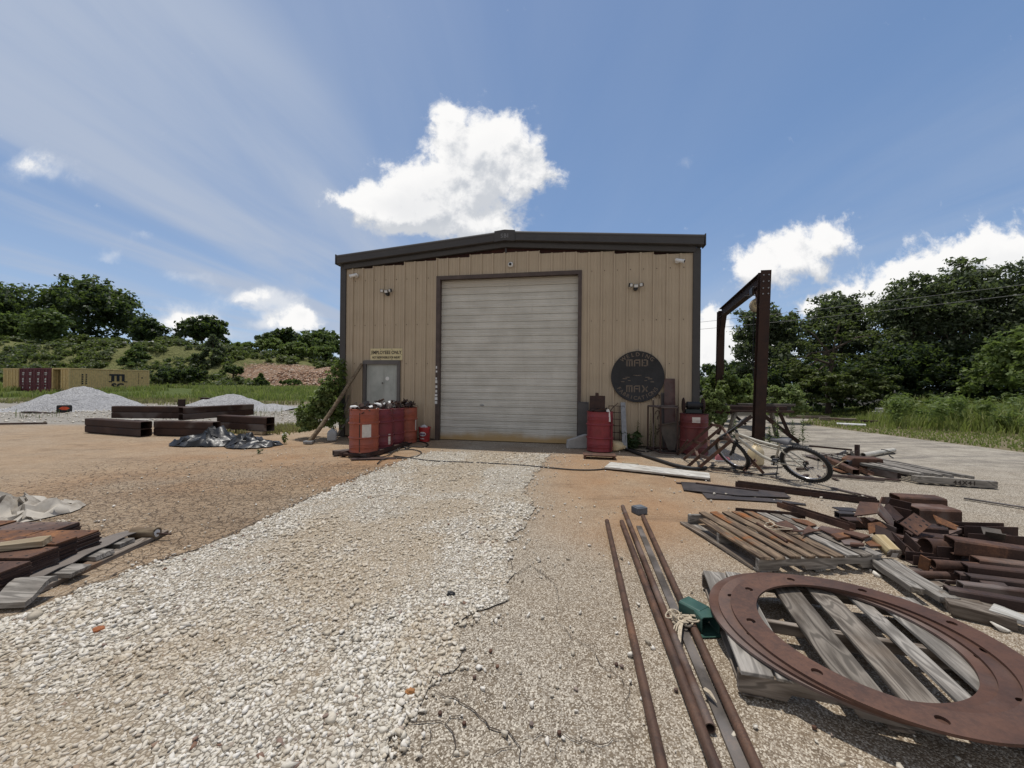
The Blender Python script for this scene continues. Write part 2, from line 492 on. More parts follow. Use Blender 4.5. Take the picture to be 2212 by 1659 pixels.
def f_edoor(t):
    p = t.coord(); x, y, z = t.sep(p); n = t.noise(p, 2.2, 6, .6); v = t.noise(t.scale(p, (7, 7, .6)), 1.5, 5, .6)
    c = t.mix((.30, .325, .30), (.42, .44, .41), n.step(.3, .7)); c = t.mix(c, (.12, .11, .09), v.step(.5, .8)*.4)
    c = t.mix(c, (.14, .12, .09), (z + n*.5).step(1.3, .7)*.45)
    return {'Base Color': c, 'Roughness': .5, 'Normal': t.bump(n, .1, .004)}
EDOOR = mat('entry_door_grey', f_edoor)

def f_tarp(t):
    p = t.coord(); n = t.noise(p, 9, 6, .65); m = t.noise(p, 2.5, 4, .6)
    return {'Base Color': t.mix((.006, .006, .007), (.022, .022, .024), m.step(.45, .7)), 'Roughness': n.step(.3, .7, .30, .52), 'Specular IOR Level': .45,
            'Normal': t.bump(t.noise(p, 14, 3, .6, .8), .35, .015)}
TARP = mat('plastic_sheet_black', f_tarp)

def f_cloth(t):
    p = t.coord(); n = t.noise(p, 3.5, 6, .65)
    return {'Base Color': t.mix((.20, .17, .135), (.44, .40, .34), n.step(.32, .62)), 'Roughness': .9, 'Normal': t.bump(t.noise(p, 120, 2, .5)*.3 + n, .3, .01)}
CLOTH = mat('canvas_beige', f_cloth)

def leafmat(name, a, b, c2, rough=.55):
    def fn(t):
        i = t.island(); p = t.pos(); n = t.noise(p, .55, 3, .6)
        c = t.mix(a, b, (i*.65 + n.step(.3, .7)*.45)); c = t.mix(c, c2, i.step(.86, 1.0)*.7)
        return {'Base Color': c, 'Roughness': rough, 'Specular IOR Level': .35, 'Translucent': t.mix(t.mix(c, c, 1.0), (.26, .36, .07), .42)}
    return mat(name, fn)
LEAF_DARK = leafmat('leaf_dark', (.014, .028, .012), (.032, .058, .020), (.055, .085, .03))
LEAF_MID = leafmat('leaf_mid', (.028, .052, .016), (.062, .100, .028), (.11, .15, .05))
LEAF_SCRUB = leafmat('leaf_scrub', (.040, .058, .022), (.080, .100, .036), (.15, .14, .065))
LEAF_LIGHT = leafmat('leaf_light', (.080, .125, .030), (.160, .210, .060), (.25, .29, .11))
LEAF_PALE = leafmat('leaf_pale', (.12, .17, .055), (.23, .28, .11), (.32, .36, .17))
LEAF_BUSH = leafmat('leaf_bush', (.045, .078, .022), (.105, .150, .045), (.19, .23, .09))
LEAF_OLIVE = leafmat('leaf_olive', (.048, .066, .018), (.105, .128, .036), (.18, .19, .07))
LEAF_GREY = leafmat('leaf_grey_green', (.036, .052, .028), (.095, .118, .064), (.22, .24, .155))
GRASSM = leafmat('grass_blades', (.12, .16, .036), (.27, .30, .09), (.44, .41, .19), .6)
DRYG = leafmat('grass_dry', (.16, .14, .07), (.28, .24, .12), (.36, .31, .17), .7)
BARK = plain('bark', (.085, .065, .050), .95, 0, .4, 9, .8)
FLOWER = plain('petal_white', (.75, .74, .66), .6, 0, .1, 9)

def f_stone(t):
    i = t.island(); p = t.pos(); n = t.noise(p, 60, 4, .6); x, y, z = t.sep(p); q = (x - (y*.19 - 2.04))/1.35 - .05; big = t.noise(p, .9, 4, .6, .6) + (-(q*q)*3.2).exp()*.13
    c = t.ramp(i, [(0.0, (.36, .31, .24)), (.12, (.54, .49, .40)), (.45, (.645, .60, .515)), (.80, (.74, .70, .63)), (.972, (.52, .45, .34)), (.988, (.27, .21, .18)), (1.0, (.20, .11, .07))])
    c = t.mix(c, tuple((.44, .345, .225)), big.step(.48, .68)*.50)
    c = t.mix(c, (.28, .24, .2), n.step(.48, .72)*.42)
    return {'Base Color': c, 'Roughness': .88, 'Specular IOR Level': .25, 'Normal': t.bump(n, .5, .003)}
STONE = mat('limestone_chips', f_stone)

def f_pile(t):
    p = t.coord(); v = t.vor(p, 20, out='Color'); r, g, b = t.sep(v); d = t.vor(p, 20); n = t.noise(p, .8, 4, .6)
    c = t.mix((.27, .265, .265), (.50, .495, .49), r); c = t.mix(c, (.13, .125, .12), d.step(.55, .95)*.6); c = t.mix(c, (.33, .33, .34), n.step(.4, .7)*.35)
    return {'Base Color': c, 'Roughness': .92, 'Normal': t.bump(d*-1.0, 1.0, .05)}
PILE = mat('crushed_stone_grey', f_pile)
# ------------------------------------------------------------------ sky and sun
SUN_AZ = Vector((-0.38, 0.92)).normalized(); SUN_EL = R(76)
W = bpy.data.worlds.new('World'); S.world = W; W.use_nodes = True
wt = Tree(W.node_tree)
sky = wt.new('ShaderNodeTexSky', sky_type='NISHITA', sun_disc=False)
sky.sun_elevation = SUN_EL; sky.sun_rotation = math.atan2(SUN_AZ.x, SUN_AZ.y)
sky.altitude = 300; sky.air_density = 1.0; sky.dust_density = 1.6; sky.ozone_density = 1.4
SKYK = 0.15
d = wt.coord('Generated'); dx, dy, dz = wt.sep(d)
skyc = X(W.node_tree, sky.outputs[0])
yy = dy.max(0.03); u = dx/yy; v = dz/yy; front = dy.step(0.05, 0.25)
uv = wt.vec(u, v, 0.0)
n1 = wt.noise(uv, 7.0, 8, .60, .3, color=True); nr, ng, nb = wt.sep(n1)
wu = u + (nr - .5)*.16; wv = v + (ng - .5)*.13
def blobs(lst, wu, wv):
    acc = None
    for (x, y, rx, ry, amp) in lst:
        a = (wu - (x - 1106)/831)/(rx/831); b = (wv - (830 - y)/831)/(ry/831)
        g = (-(a*a + b*b)).exp()*amp
        acc = g if acc is None else acc + g
    return acc
CUM = [(955, 255, 42, 48, .95), (1085, 292, 70, 55, .9), (1000, 345, 85, 70, 1), (1120, 385, 75, 40, .95), (905, 405, 95, 60, 1),
       (815, 440, 85, 38, .8), (960, 460, 150, 45, .9), (1045, 490, 75, 28, .7), (735, 440, 36, 18, .55), (1150, 330, 22, 40, .3),
       (1690, 540, 105, 40, .95), (1790, 500, 62, 36, .9), (1615, 575, 50, 38, .6), (1640, 600, 60, 26, .35), (1770, 580, 50, 22, .45),
       (1860, 632, 75, 30, .9), (1985, 580, 95, 40, 1), (2120, 535, 105, 45, 1), (2020, 660, 220, 42, 1), (1790, 665, 50, 34, .8), (2240, 545, 100, 80, 1),
       (640, 684, 48, 22, 1.0), (655, 668, 24, 18, .6), (600, 700, 36, 9, .45), (400, 704, 46, 26, 1.0), (430, 688, 24, 14, .5), (545, 640, 40, 15, .55), (505, 652, 30, 10, .3), (75, 372, 50, 22, .5), (1550, 750, 65, 52, 1), (1640, 770, 100, 50, .9), (1530, 690, 34, 22, .6), (700, 755, 60, 50, .5)]
WISP = [(75, 372, 85, 36, .60), (548, 645, 75, 24, .85), (640, 682, 56, 26, 1.25), (588, 702, 55, 14, .7), (405, 700, 60, 34, 1.1), (395, 608, 75, 18, .36), (225, 558, 40, 20, .42), (300, 520, 60, 16, .25), (120, 640, 80, 22, .3), (470, 730, 90, 18, .45), (1475, 340, 22, 14, .25), (1600, 500, 60, 14, .2)]
den = blobs(CUM, wu, wv); denw = blobs(WISP, wu, wv)
nf = wt.noise(uv, 16.0, 10, .66, .25)
field = den + (nf - .5)*1.45
cm = field.step(.22, .74)*front
fw = denw + (nf - .5)*.60
cw = fw.step(.12, .80)*front*.90
# self shading of the cumulus: compare the mass with the mass a little way towards the sun
up = blobs(CUM, wu - .02, wv + .06)
n2 = wt.noise(wt.vadd(uv, wt.vec(-.012, .034, 0.0)), 16.0, 7, .60, .25)
nl = wt.noise(uv, 6.0, 5, .6, .3)
lit = ((den - up)*1.0 + (nf - n2)*1.9 + .50 + (nl - .5)*1.5).step(.0, 1.0)
core = den.step(.8, 2.0)
shade = (lit*.78 + .24 - core*.34).clamp()
ccol = wt.mix((3.3, 3.55, 3.95), (6.5, 6.45, 6.4), shade)
# thin high veil of broad soft bands
zz = dz.max(.05); cx_, cy_ = dx/zz, dy/zz
cn = wt.noise(wt.vec(cx_*.50, cy_*.085, 1.3), 1.5, 3, .5, .25); cn2 = wt.noise(wt.vec(cx_*1.3, cy_*.30, 3.0), 1.3, 6, .55, .6)
cirr = (cn*.62 + cn2*.38).step(.38, .60)
leftm = cx_.step(.25, -1.1)*.88 + .12 + cx_.step(.9, 2.6)*.34
back = dy.step(.0, -.5)  # behind the camera: bright warm haze added as unseen fill light
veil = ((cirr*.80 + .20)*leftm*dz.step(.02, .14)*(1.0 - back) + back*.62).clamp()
el = dz.max(0.0)
base = wt.ramp(el, [(0.0, (.40, .56, .78)), (.10, (.30, .46, .72)), (.30, (.165, .295, .545)), (.62, (.115, .225, .450)), (1.0, (.09, .18, .38))])
base = wt.mix((0, 0, 0), base, 1.0)
n = wt.new('ShaderNodeVectorMath', operation='SCALE'); wt.put(n.inputs[0], base); n.inputs['Scale'].default_value = 1/SKYK
base = X(W.node_tree, n.outputs[0])
skyc = wt.mix(skyc, base, .75)
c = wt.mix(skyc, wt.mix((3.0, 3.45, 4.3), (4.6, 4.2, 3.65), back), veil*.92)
c = wt.mix(c, (5.0, 5.2, 5.55), cw)
c = wt.mix(c, ccol, cm)
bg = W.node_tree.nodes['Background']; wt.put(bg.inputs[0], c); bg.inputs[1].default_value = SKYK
sun = bpy.data.lights.new('sun', 'SUN'); sun.energy = 3.4; sun.angle = R(0.53); sun.color = (1.0, .955, .88)
suno = bpy.data.objects.new('sun', sun); COL.objects.link(suno); suno.location = (-10, 20, 60)
sd = Vector((SUN_AZ.x*cos(SUN_EL), SUN_AZ.y*cos(SUN_EL), sin(SUN_EL)))
suno.rotation_euler = (-sd).to_track_quat('-Z', 'Y').to_euler()
S.view_settings.view_transform = 'Standard'; S.view_settings.look = 'None'; S.view_settings.exposure = 0.0; S.view_settings.gamma = 1.0
S.cycles.max_bounces = 6; S.cycles.diffuse_bounces = 3; S.cycles.glossy_bounces = 2; S.cycles.transmission_bounces = 3; S.cycles.transparent_max_bounces = 4
S.cycles.use_denoising = True; S.cycles.denoiser = 'OPENIMAGEDENOISE'; S.cycles.denoising_input_passes = 'RGB_ALBEDO_NORMAL'; S.cycles.denoising_prefilter = 'ACCURATE'
S.cycles.sample_clamp_indirect = 6.0

# ------------------------------------------------------------------ value noise for meshes
def vnoise(x, y, seed=0):
    x = np.asarray(x, float); y = np.asarray(y, float)
    xi = np.floor(x).astype(np.int64); yi = np.floor(y).astype(np.int64); fx = x - xi; fy = y - yi
    fx = fx*fx*(3-2*fx); fy = fy*fy*(3-2*fy)
    def h(i, j):
        n = (i*374761393 + j*668265263 + seed*982451653) & 0x7fffffff
        n = ((n ^ (n >> 13))*1274126177) & 0x7fffffff
        return ((n ^ (n >> 16)) & 0xffff)/65535.0
    return (h(xi, yi)*(1-fx) + h(xi+1, yi)*fx)*(1-fy) + (h(xi, yi+1)*(1-fx) + h(xi+1, yi+1)*fx)*fy
def fbm(x, y, o=4, seed=0):
    a = 0; k = 1; s = 0
    for i in range(o):
        a = a + k*vnoise(np.asarray(x)*2**i, np.asarray(y)*2**i, seed+i); s += k; k *= .5
    return a/s
def sstep(x, a, b):
    t = np.clip((x-a)/(b-a), 0, 1); return t*t*(3-2*t)
def blob(x, y, cx, cy, rx, ry, rot=0):
    dx, dy = x-cx, y-cy; c, s = cos(rot), sin(rot)
    a = (dx*c + dy*s)/rx; b = (-dx*s + dy*c)/ry
    return np.exp(-(a*a + b*b))

def inpoly(x, y, poly):
    r = np.zeros(np.shape(x), bool); n = len(poly)
    for i in range(n):
        x1, y1 = poly[i][:2]; x2, y2 = poly[(i+1) % n][:2]
        c = ((y1 > y) != (y2 > y)) & (x < (x2-x1)*(y-y1)/((y2-y1) or 1e-9) + x1)
        r ^= c
    return r

# outline of the gravel drive on the ground
DL = [G('p', *q) for q in ((934, 976), (900, 985), (843, 1007), (790, 1027), (729, 1053), (648, 1089), (560, 1131), (432, 1191), (303, 1229), (200, 1268), (117, 1301), (0, 1342), (-120, 1385))]
DR = [G('p', *q) for q in ((1186, 981), (1172, 1000), (1156, 1024), (1132, 1050), (1128, 1066), (1156, 1100), (1117, 1147), (1097, 1193), (1110, 1235), (1081, 1302), (993, 1354), (986, 1432), (918, 1501), (882, 1562), (850, 1657), (840, 1760), (835, 1900))]
DRIVE = [(q.x, q.y) for q in DR] + [(-.35, .9), (-1.6, .9), (-3.6, 1.6)] + [(q.x, q.y) for q in reversed(DL)]
GRASSR = [(q.x, q.y) for q in (G('p', 1725, 914), G('p', 1850, 931), G('p', 2000, 950), G('p', 2230, 978), G('p', 2500, 1010))] + [(34, 17), (40, 30), (15.5, 30), (13.9, 17.8)]

def axis(lo, hi, step, far, g=1.22):
    a = list(np.arange(lo, hi + 1e-6, step)); s = step
    while a[-1] < far: s *= g; a.append(a[-1] + s)
    s = step
    while a[0] > -far: s *= g; a.insert(0, a[0] - s)
    return np.array(a)
gx = axis(-13, 13, .10, 900); gy = axis(.2, 16, .10, 900)
XX, YY = np.meshgrid(gx, gy); xx, yy_ = XX.ravel(), YY.ravel()
nz = fbm(xx*1.1, yy_*1.1, 5, 3); nz2 = fbm(xx*.35 + 9, yy_*.35, 4, 8)
near = sstep(np.hypot(xx, yy_), 60, 20)
gz = ((nz2 - .5)*.03*near) - .012*near
gz = np.where((yy_ < 3.5) | (np.abs(xx) < 2.5), gz*.3, gz) - np.where(near > 0, 0, 0)
gz = np.minimum(gz, 0.0)
# colour fields (where rust water has run, where the pavement is broken, where it is pale concrete or soil)
rust = np.maximum.reduce([sstep(xx, -.6, -2.2)*sstep(yy_, 14.5, 12.5)*sstep(yy_, 1.5, 3.0)*1.0,
        blob(xx, yy_, 2.0, 6.3, 1.6, 2.6)*1.5, blob(xx, yy_, 1.4, 4.6, 1.1, 1.3)*1.2, blob(xx, yy_, 2.3, 4.4, 1.0, .9)*.5, blob(xx, yy_, -3.4, 2.6, 1.2, .8)*.45,
        blob(xx, yy_, .4, 8.7, 1.2, .5)*.7, blob(xx, yy_, 2.2, 2.6, 1.6, 1.3)*.5, blob(xx, yy_, 3.0, 4.0, 1.6, 1.0)*.35])
rust = np.clip(rust*(.55 + .75*nz) , 0, 1)
deep = np.clip(np.maximum.reduce([blob(xx, yy_, -3.6, 6.9, 1.6, .9), blob(xx, yy_, -2.4, 6.0, .9, .45)*.9, blob(xx, yy_, -5.2, 5.6, 1.4, .7)*.8, blob(xx, yy_, 2.0, 5.9, 1.1, 1.7)*1.15, blob(xx, yy_, 1.2, 7.4, 1.2, 1.0)*1.0, blob(xx, yy_, 1.3, 4.4, .7, .8)*.8, blob(xx, yy_, -2.6, 7.4, 1.0, .7)*1.1, blob(xx, yy_, -4.6, 7.6, 2.6, .5)*.9, blob(xx, yy_, -6, 9, 3, .8)*.6])*(nz*2 - .35), 0, 1)
dark = np.clip(np.maximum.reduce([blob(xx, yy_, -2.9, 4.2, 1.1, .4), blob(xx, yy_, -1.6, 5.4, .8, .3)*.8, blob(xx, yy_, -4.6, 5.0, .8, .3)*.8, blob(xx, yy_, -3.7, 4.9, 1.2, .35)*.7, blob(xx, yy_, 0, 9.2, 2.2, .6)*.9])*(nz*2.2 - .4), 0, 1)  # last blob puts the shade before the workshop front into the ground colour
crack = np.clip(blob(xx, yy_, -5.5, 6.5, 4, 2.2)*.42 + blob(xx, yy_, -2.9, 4.4, 1.7, 1.9)*1.3 + blob(xx, yy_, -2.3, 6.4, 1.0, 1.3)*.8 + blob(xx, yy_, -5.5, 4.6, 2, 1.2)*.5, 0, 1)*sstep(nz2, .25, .5)
pale = np.clip(sstep(xx - .25*(yy_-7), 3.6, 6.2)*sstep(yy_, 5.2, 8.5) + sstep(yy_, 12.2, 13.6)*sstep(xx, -3.2, -4.6) + sstep(yy_, 40, 45)*0, 0, 1)
soil = np.clip(sstep(yy_, 24, 27)*sstep(xx, -2, -8) + inpoly(xx, yy_, GRASSR)*1.0 + sstep(yy_, 18.5, 20.5)*sstep(xx, 2, 4), 0, 1)
i = np.arange(len(gy)-1)[:, None]*len(gx) + np.arange(len(gx)-1)[None, :]
quads = np.stack([i, i+1, i+1+len(gx), i+len(gx)], -1).reshape(-1, 4)

def f_ground(t):
    p = t.pos(); x, y, z = t.sep(p)
    rust, deep, dark, crack, pale, soil = [t.attr(k) for k in ('rust', 'deep', 'dark', 'crack', 'pale', 'soil')]
    v = t.vor(p, 150.0, out='Color'); vr, vg, vb = t.sep(v); vd = t.vor(p, 150.0); gy = t.noise(p, .8, 4, .6)
    n = t.noise(p, 3.0, 8, .62); nn = t.noise(p, 17.0, 6, .65); big = t.noise(p, .55, 5, .6, .5)
    matrix = t.mix((.105, .080, .055), (.195, .150, .100), nn.step(.3, .7))
    agg = t.mix(t.mix((.24, .19, .135), (.27, .235, .19), gy.step(.4, .6)), (.74, .67, .55), vg.pow(1.35))
    amask = (vr + (n - .5)*.5 + (vd - .55)*-.4).step(.30, .52)
    asph = t.mix(matrix, agg, amask)
    asph = t.mix(asph, t.mix((.17, .145, .115), (.27, .235, .185), nn), .18)
    asph = t.mix(asph, (.035, .03, .025), (vd.step(.5, .9))*.40)
    tan = t.mix((.215, .135, .073), (.395, .275, .165), (n*.45 + nn*.35 + big*.2).step(.30, .66))
    tan = t.mix(tan, t.mix((.10, .06, .038), (.52, .42, .30), vg), (vr.step(.45, .7))*.62)
    ctan = t.mix(asph, tan, rust*.82)
    c = t.mix(ctan, t.mix((.21, .088, .030), (.37, .185, .075), nn), deep*.70*(n*.8 + nn*.4 + vr*.3))
    conc = t.mix((.19, .165, .13), (.39, .35, .285), (n*.5 + nn*.3 + big*.2).step(.33, .62))
    conc = t.mix(conc, (.125, .11, .095), t.noise(t.scale(p, (.40, 1.9, 1)), 1.1, 8, .70, .6).step(.44, .60)*.72)
    conc = t.mix(conc, t.mix((.12, .105, .09), (.60, .56, .49), vg), vr.step(.55, .75)*.45)
    conc = t.mix(conc, (.24, .225, .20), x.step(-3.0, -7.0)*.55)
    c = t.mix(c, conc, (pale + (n - .5)*.7*pale*(1.0 - pale)*4.0).clamp())
    c = t.mix(c, t.mix((.085, .065, .048), (.16, .12, .085), nn), dark*.38)
    c = t.mix(c, t.mix(t.mix((.10, .085, .05), (.22, .18, .11), n), (.035, .03, .02), x.step(3.0, 9.0)*y.step(17.5, 20.0)), soil)
    c = t.mix(c, (.10, .070, .048), big.step(.55, .75)*.22)
    st = t.noise(t.scale(p, (.6, 3.4, 1)), .8, 6, .65, .5)
    c = t.mix(c, (.085, .055, .036), st.step(.55, .68)*rust*.32)
    # broken pavement
    wp = t.vadd(p, t.vmul(t.noise(p, 5.0, 4, .6, color=True), .16))
    e = t.vor(wp, 7.2, 'DISTANCE_TO_EDGE'); e2 = t.vor(wp, 17.0, 'DISTANCE_TO_EDGE')
    ck = (e + (nn - .5)*.03).step(.045, .006)*crack.step(.12, .45); ck2 = e2.step(.050, .010)*(crack*(.55 + nn)).step(.45, .85)
    ckk = ck.max(ck2*.85)
    c = t.mix(c, (.060, .040, .028), ckk*(.30 + nn*.9))
    h = (vd*-.65 + nn*.5)*(1.0 - pale*.7)*.6 - ckk*1.3
    return {'Base Color': c, 'Roughness': .92, 'Specular IOR Level': .2, 'Normal': t.bump(h, .85, .010)}
GROUND = mat('ground_pavement', f_ground)
g = ON('ground', np.stack([xx, yy_, gz], -1), quads, GROUND, smooth=True, kind='structure')
for k, a in (('rust', rust), ('deep', deep), ('dark', dark), ('crack', crack), ('pale', pale), ('soil', soil)):
    at = g.data.attributes.new(k, 'FLOAT', 'POINT'); at.data.foreach_set('value', a.astype(np.float32))

# ------------------------------------------------------------------ gravel drive: a bed and the stones lying on it
def edge_noise(poly, amp, step=.06):
    out = []
    for i in range(len(poly)):
        a, b = Vector(poly[i]), Vector(poly[(i+1) % len(poly)]); n = max(1, int((b-a).length/step))
        for k in range(n):
            q = a + (b-a)*k/n; out.append((q.x + (vnoise(q.x*9, q.y*9, 5)-.5)*amp, q.y + (vnoise(q.x*9, q.y*9, 6)-.5)*amp))
    return out
def f_bed(t):
    p = t.pos(); v = t.vor(p, 44.0, out='Color'); r, gg, b = t.sep(v); dd = t.vor(p, 44.0, 'DISTANCE_TO_EDGE')*-2.2 + 1.0; n = t.noise(p, 2.2, 7, .6); nn = t.noise(p, 30, 5, .65); x, y, z = t.sep(p); q = (x - (y*.19 - 2.04))/1.35 - .05; big = t.noise(p, .9, 4, .6, .6) + (-(q*q)*3.2).exp()*.14
    c = t.mix((.36, .315, .245), (.68, .63, .54), r); c = t.mix(c, (.10, .08, .06), dd.step(.60, .97)*.85)  # dark cell edges put the shade between stones into the colour
    c = t.mix(c, (.31, .235, .155), (n*.6 + nn*.4).step(.50, .66)*.45)
    c = t.mix(c, (.36, .27, .17), big.step(.47, .66)*.38)
    return {'Base Color': c, 'Roughness': .93, 'Specular IOR Level': .2, 'Normal': t.bump(dd*-.8 + nn*.3, .9, .012)}
BED = mat('gravel_bed', f_bed)
dp = edge_noise(DRIVE, .13, .04)
mb = MB().add([(a, b, 0.005) for a, b in dp], [tuple(range(len(dp)))])
O('gravel_drive', mb, BED, kind='structure')

def chip(rg):
    """one angular chip: the hull of a few random points"""
    bm = bmesh.new(); d = rg.normal(size=(11, 3)); d /= np.linalg.norm(d, axis=1)[:, None]
    d = np.sign(d)*np.abs(d)**.75; d *= rg.uniform(.72, 1.08, (11, 1))
    for q in d: bm.verts.new(q)
    r = bmesh.ops.convex_hull(bm, input=bm.verts)
    bmesh.ops.delete(bm, geom=[v for v in bm.verts if not v.link_faces], context='VERTS'); bm.verts.ensure_lookup_table(); bm.verts.index_update()
    v = np.array([p.co[:] for p in bm.verts]); f = np.array([[q.index for q in p.verts] for p in bm.faces]); bm.free(); return v, f
CHIPS = [chip(np.random.default_rng(100+k)) for k in range(24)]
def stones(pts, size, seed, flat=.62):
    """pts (n,2|3), size (n,) -> one numpy mesh of rough chips"""
    rg = np.random.default_rng(seed); pts = np.asarray(pts, float); which = rg.integers(0, len(CHIPS), len(pts)); VV = []; FF = []; off = 0
    for k, (cv, cf) in enumerate(CHIPS):
        m = which == k; n = int(m.sum())
        if not n: continue
        sz = np.asarray(size)[m]; pt = pts[m]
        V = np.repeat(cv[None], n, 0)*np.stack([rg.uniform(.75, 1.3, n), rg.uniform(.6, 1.0, n), rg.uniform(flat*.7, flat*1.3, n)], -1)[:, None, :]
        t = rg.uniform(-.6, .6, n); c, s_ = np.cos(t)[:, None], np.sin(t)[:, None]
        V = np.stack([V[..., 0]*c + V[..., 2]*s_, V[..., 1], -V[..., 0]*s_ + V[..., 2]*c], -1)
        t = rg.uniform(0, 6.28, n); c, s_ = np.cos(t)[:, None], np.sin(t)[:, None]
        V = np.stack([V[..., 0]*c - V[..., 1]*s_, V[..., 0]*s_ + V[..., 1]*c, V[..., 2]], -1)*sz[:, None, None]
        z = pt[:, 2] if pt.shape[1] > 2 else 0
        V[..., 0] += pt[:, 0, None]; V[..., 1] += pt[:, 1, None]; V[..., 2] += (z + sz*rg.uniform(.12, .55, n))[:, None]
        VV.append(V.reshape(-1, 3)); FF.append((cf[None] + (np.arange(n)*len(cv))[:, None, None] + off).reshape(-1, 3)); off += n*len(cv)
    return np.concatenate(VV), np.concatenate(FF)
P = np.array(DRIVE)
def scatter(n, lo, hi, seed): return np.random.default_rng(seed).uniform(lo, hi, (n, 2))
allp = []; alls = []
for (y0, y1, dens, s0, s1) in ((.9, 2.2, 4600, .0078, .0200), (2.2, 3.6, 3300, .0085, .0205), (3.6, 5.6, 1500, .0105, .0215), (5.6, 9.3, 760, .013, .023)):
    q = scatter(int((y1-y0)*6.6*dens), (-5.2, y0), (1.4, y1), int(y0*10))
    jx = q[:, 0] + (vnoise(q[:, 0]*14, q[:, 1]*14, 1)-.5)*.12; jy = q[:, 1] + (vnoise(q[:, 0]*14, q[:, 1]*14, 2)-.5)*.12
    keep = inpoly(jx, jy, DRIVE) & (np.abs(q[:, 0]) < q[:, 1]*1.45 + .2)
    track = fbm(q[:, 0]*.9 + 4, q[:, 1]*.5, 3, 21)*.75 + .22*np.exp(-(((q[:, 0] - (q[:, 1]*.19 - 2.04))/1.35 - .05)/.5)**2)
    keep &= np.random.default_rng(5).random(len(q)) < np.clip(1.25 - sstep(track, .42, .62)*.55, 0, 1)
    q = q[keep]; rg = np.random.default_rng(int(y0*7)+3)
    s = s0 + (s1-s0)*rg.random(len(q))**2.2; s *= .85 + .5*vnoise(q[:, 0]*1.3, q[:, 1]*1.3, 31)
    big = rg.random(len(q)) < .012; s[big] *= rg.uniform(1.3, 1.8, big.sum())
    allp.append(q); alls.append(s)
q = np.concatenate(allp); s = np.concatenate(alls)
sv, sf = stones(q, s, 4)
ON('gravel', sv, sf, STONE, smooth=False, kind='stuff', label='pale limestone gravel spread along the drive to the shutter', cat='gravel')
# stones kicked off the drive over the pavement
rg = np.random.default_rng(77)
q = rg.uniform((-6, .9), (5, 9.2), (60000, 2)); dn = np.zeros(len(q))
for i in range(len(P)):
    a, b = P[i], P[(i+1) % len(P)]; ab = b-a; tt = np.clip(((q-a)@ab)/(ab@ab+1e-9), 0, 1); dd = np.linalg.norm(q-(a+tt[:, None]*ab), axis=1)
    dn = np.maximum(dn, np.exp(-dd/(.15 if i < len(DR) else .085))) if i < len(DR) or i > len(DR) + 2 else dn
keep = ~inpoly(q[:, 0], q[:, 1], DRIVE) & (rg.random(len(q)) < dn*.9*(vnoise(q[:, 0]*2.2, q[:, 1]*2.2, 61) > .25) + .022*(q[:, 1] < 9) + .03*(q[:, 1] < 3.2)*(q[:, 0] > -.6) + .003)
q = q[keep]; s = .0042 + .017*rg.random(len(q))**2.2
sv, sf = stones(q, s, 14, .7)
ON('loose_stones', sv, sf, STONE, kind='stuff', label='stray limestone chips lying loose on the pavement beside the drive', cat='stones')
print('stones', len(alls), len(np.concatenate(alls)))

# cracks, seams and the broken edge of the pavement
def ribbon(mb, pts, w, z=.004, jit=.016):
    pts = [Vector((p.x, p.y)) for p in pts]; fine = []
    for a, b in zip(pts, pts[1:]):
        n = max(1, int((b-a).length/.03))
        for k in range(n):
            q = a + (b-a)*k/n; fine.append(q + Vector((random.uniform(-jit, jit), random.uniform(-jit, jit))))
    fine.append(pts[-1]); vs = []; n = len(fine)
    for i, q in enumerate(fine):
        dd = fine[min(i+1, n-1)] - fine[max(i-1, 0)]; nn = Vector((-dd.y, dd.x)).normalized()
        ww = w*random.uniform(.24, .58)*(min(1, 6*min(i, n-1-i)/n + .15))
        vs += [(q.x + nn.x*ww, q.y + nn.y*ww, z), (q.x - nn.x*ww, q.y - nn.y*ww, z)]
    mb.add(vs, [(2*i, 2*i+1, 2*i+3, 2*i+2) for i in range(n-1)])
CRK = plain('crack_dirt', (.060, .046, .035), .95, 0, .5, 20, .6)
mb = MB()
for w, pl in ((.006, ((1440,30),(1560,10),(1690,110),(1720,210),(1690,330),(1740,400),(1800,480),(1900,520),(1970,600),(2010,650),(2120,720),(2190,820),(2150,930),(2180,1050),(2212,1130))),
              (.011, ((830,850),(930,840),(1040,880),(1100,950),(1230,1020),(1330,1080),(1410,1150),(1440,1230),(1480,1340))),
              (.007, ((1410,1150),(1560,1130),(1720,1120),(1850,1150),(1980,1190),(2100,1140),(2212,1120))),
              (.010, ((1100,950),(1000,1010),(960,1040),(1010,1100),(1030,1200),(990,1290))), (.012, ((720,1040),(850,1030),(960,1040))),
              (.007, ((1410,1180),(1300,1240),(1200,1270))), (.008, ((860,1040),(840,1160),(800,1220),(790,1310))), (.004, ((1100,800),(1110,870),(1040,880))),
              (.004, ((1690,1130),(1710,1230),(1740,1340))), (.004, ((1950,1190),(2010,1260),(2080,1300)))):
    ribbon(mb, [G('d3', *q) for q in pl], w*.55)
for w, pl in ((.008, ((1380,900),(1430,1040),(1530,985),(1600,1040),(1690,1106))), (.006, ((1560,380),(1480,470),(1470,540),(1560,600),(1580,640),(1450,720)))):
    ribbon(mb, [G('d4', *q) for q in pl], w*.6)
ribbon(mb, [G('p', *q) for q in ((47,1073),(238,1037),(423,1007),(560,980),(655,962))], .013)
ribbon(mb, [G('p', *q) for q in ((0,955),(90,944),(176,936))], .02)
ribbon(mb, [G('p', *q) for q in ((-20,990),(120,978),(420,950))], .012)
ribbon(mb, [G('p', *q) for q in ((300,1032),(500,1003),(720,975))], .008)
ribbon(mb, [Vector((a, b)) for a, b in [(q.x - .05, q.y + .03) for q in DL]], .022, jit=.03)
O('pavement_cracks', mb, CRK, kind='structure')
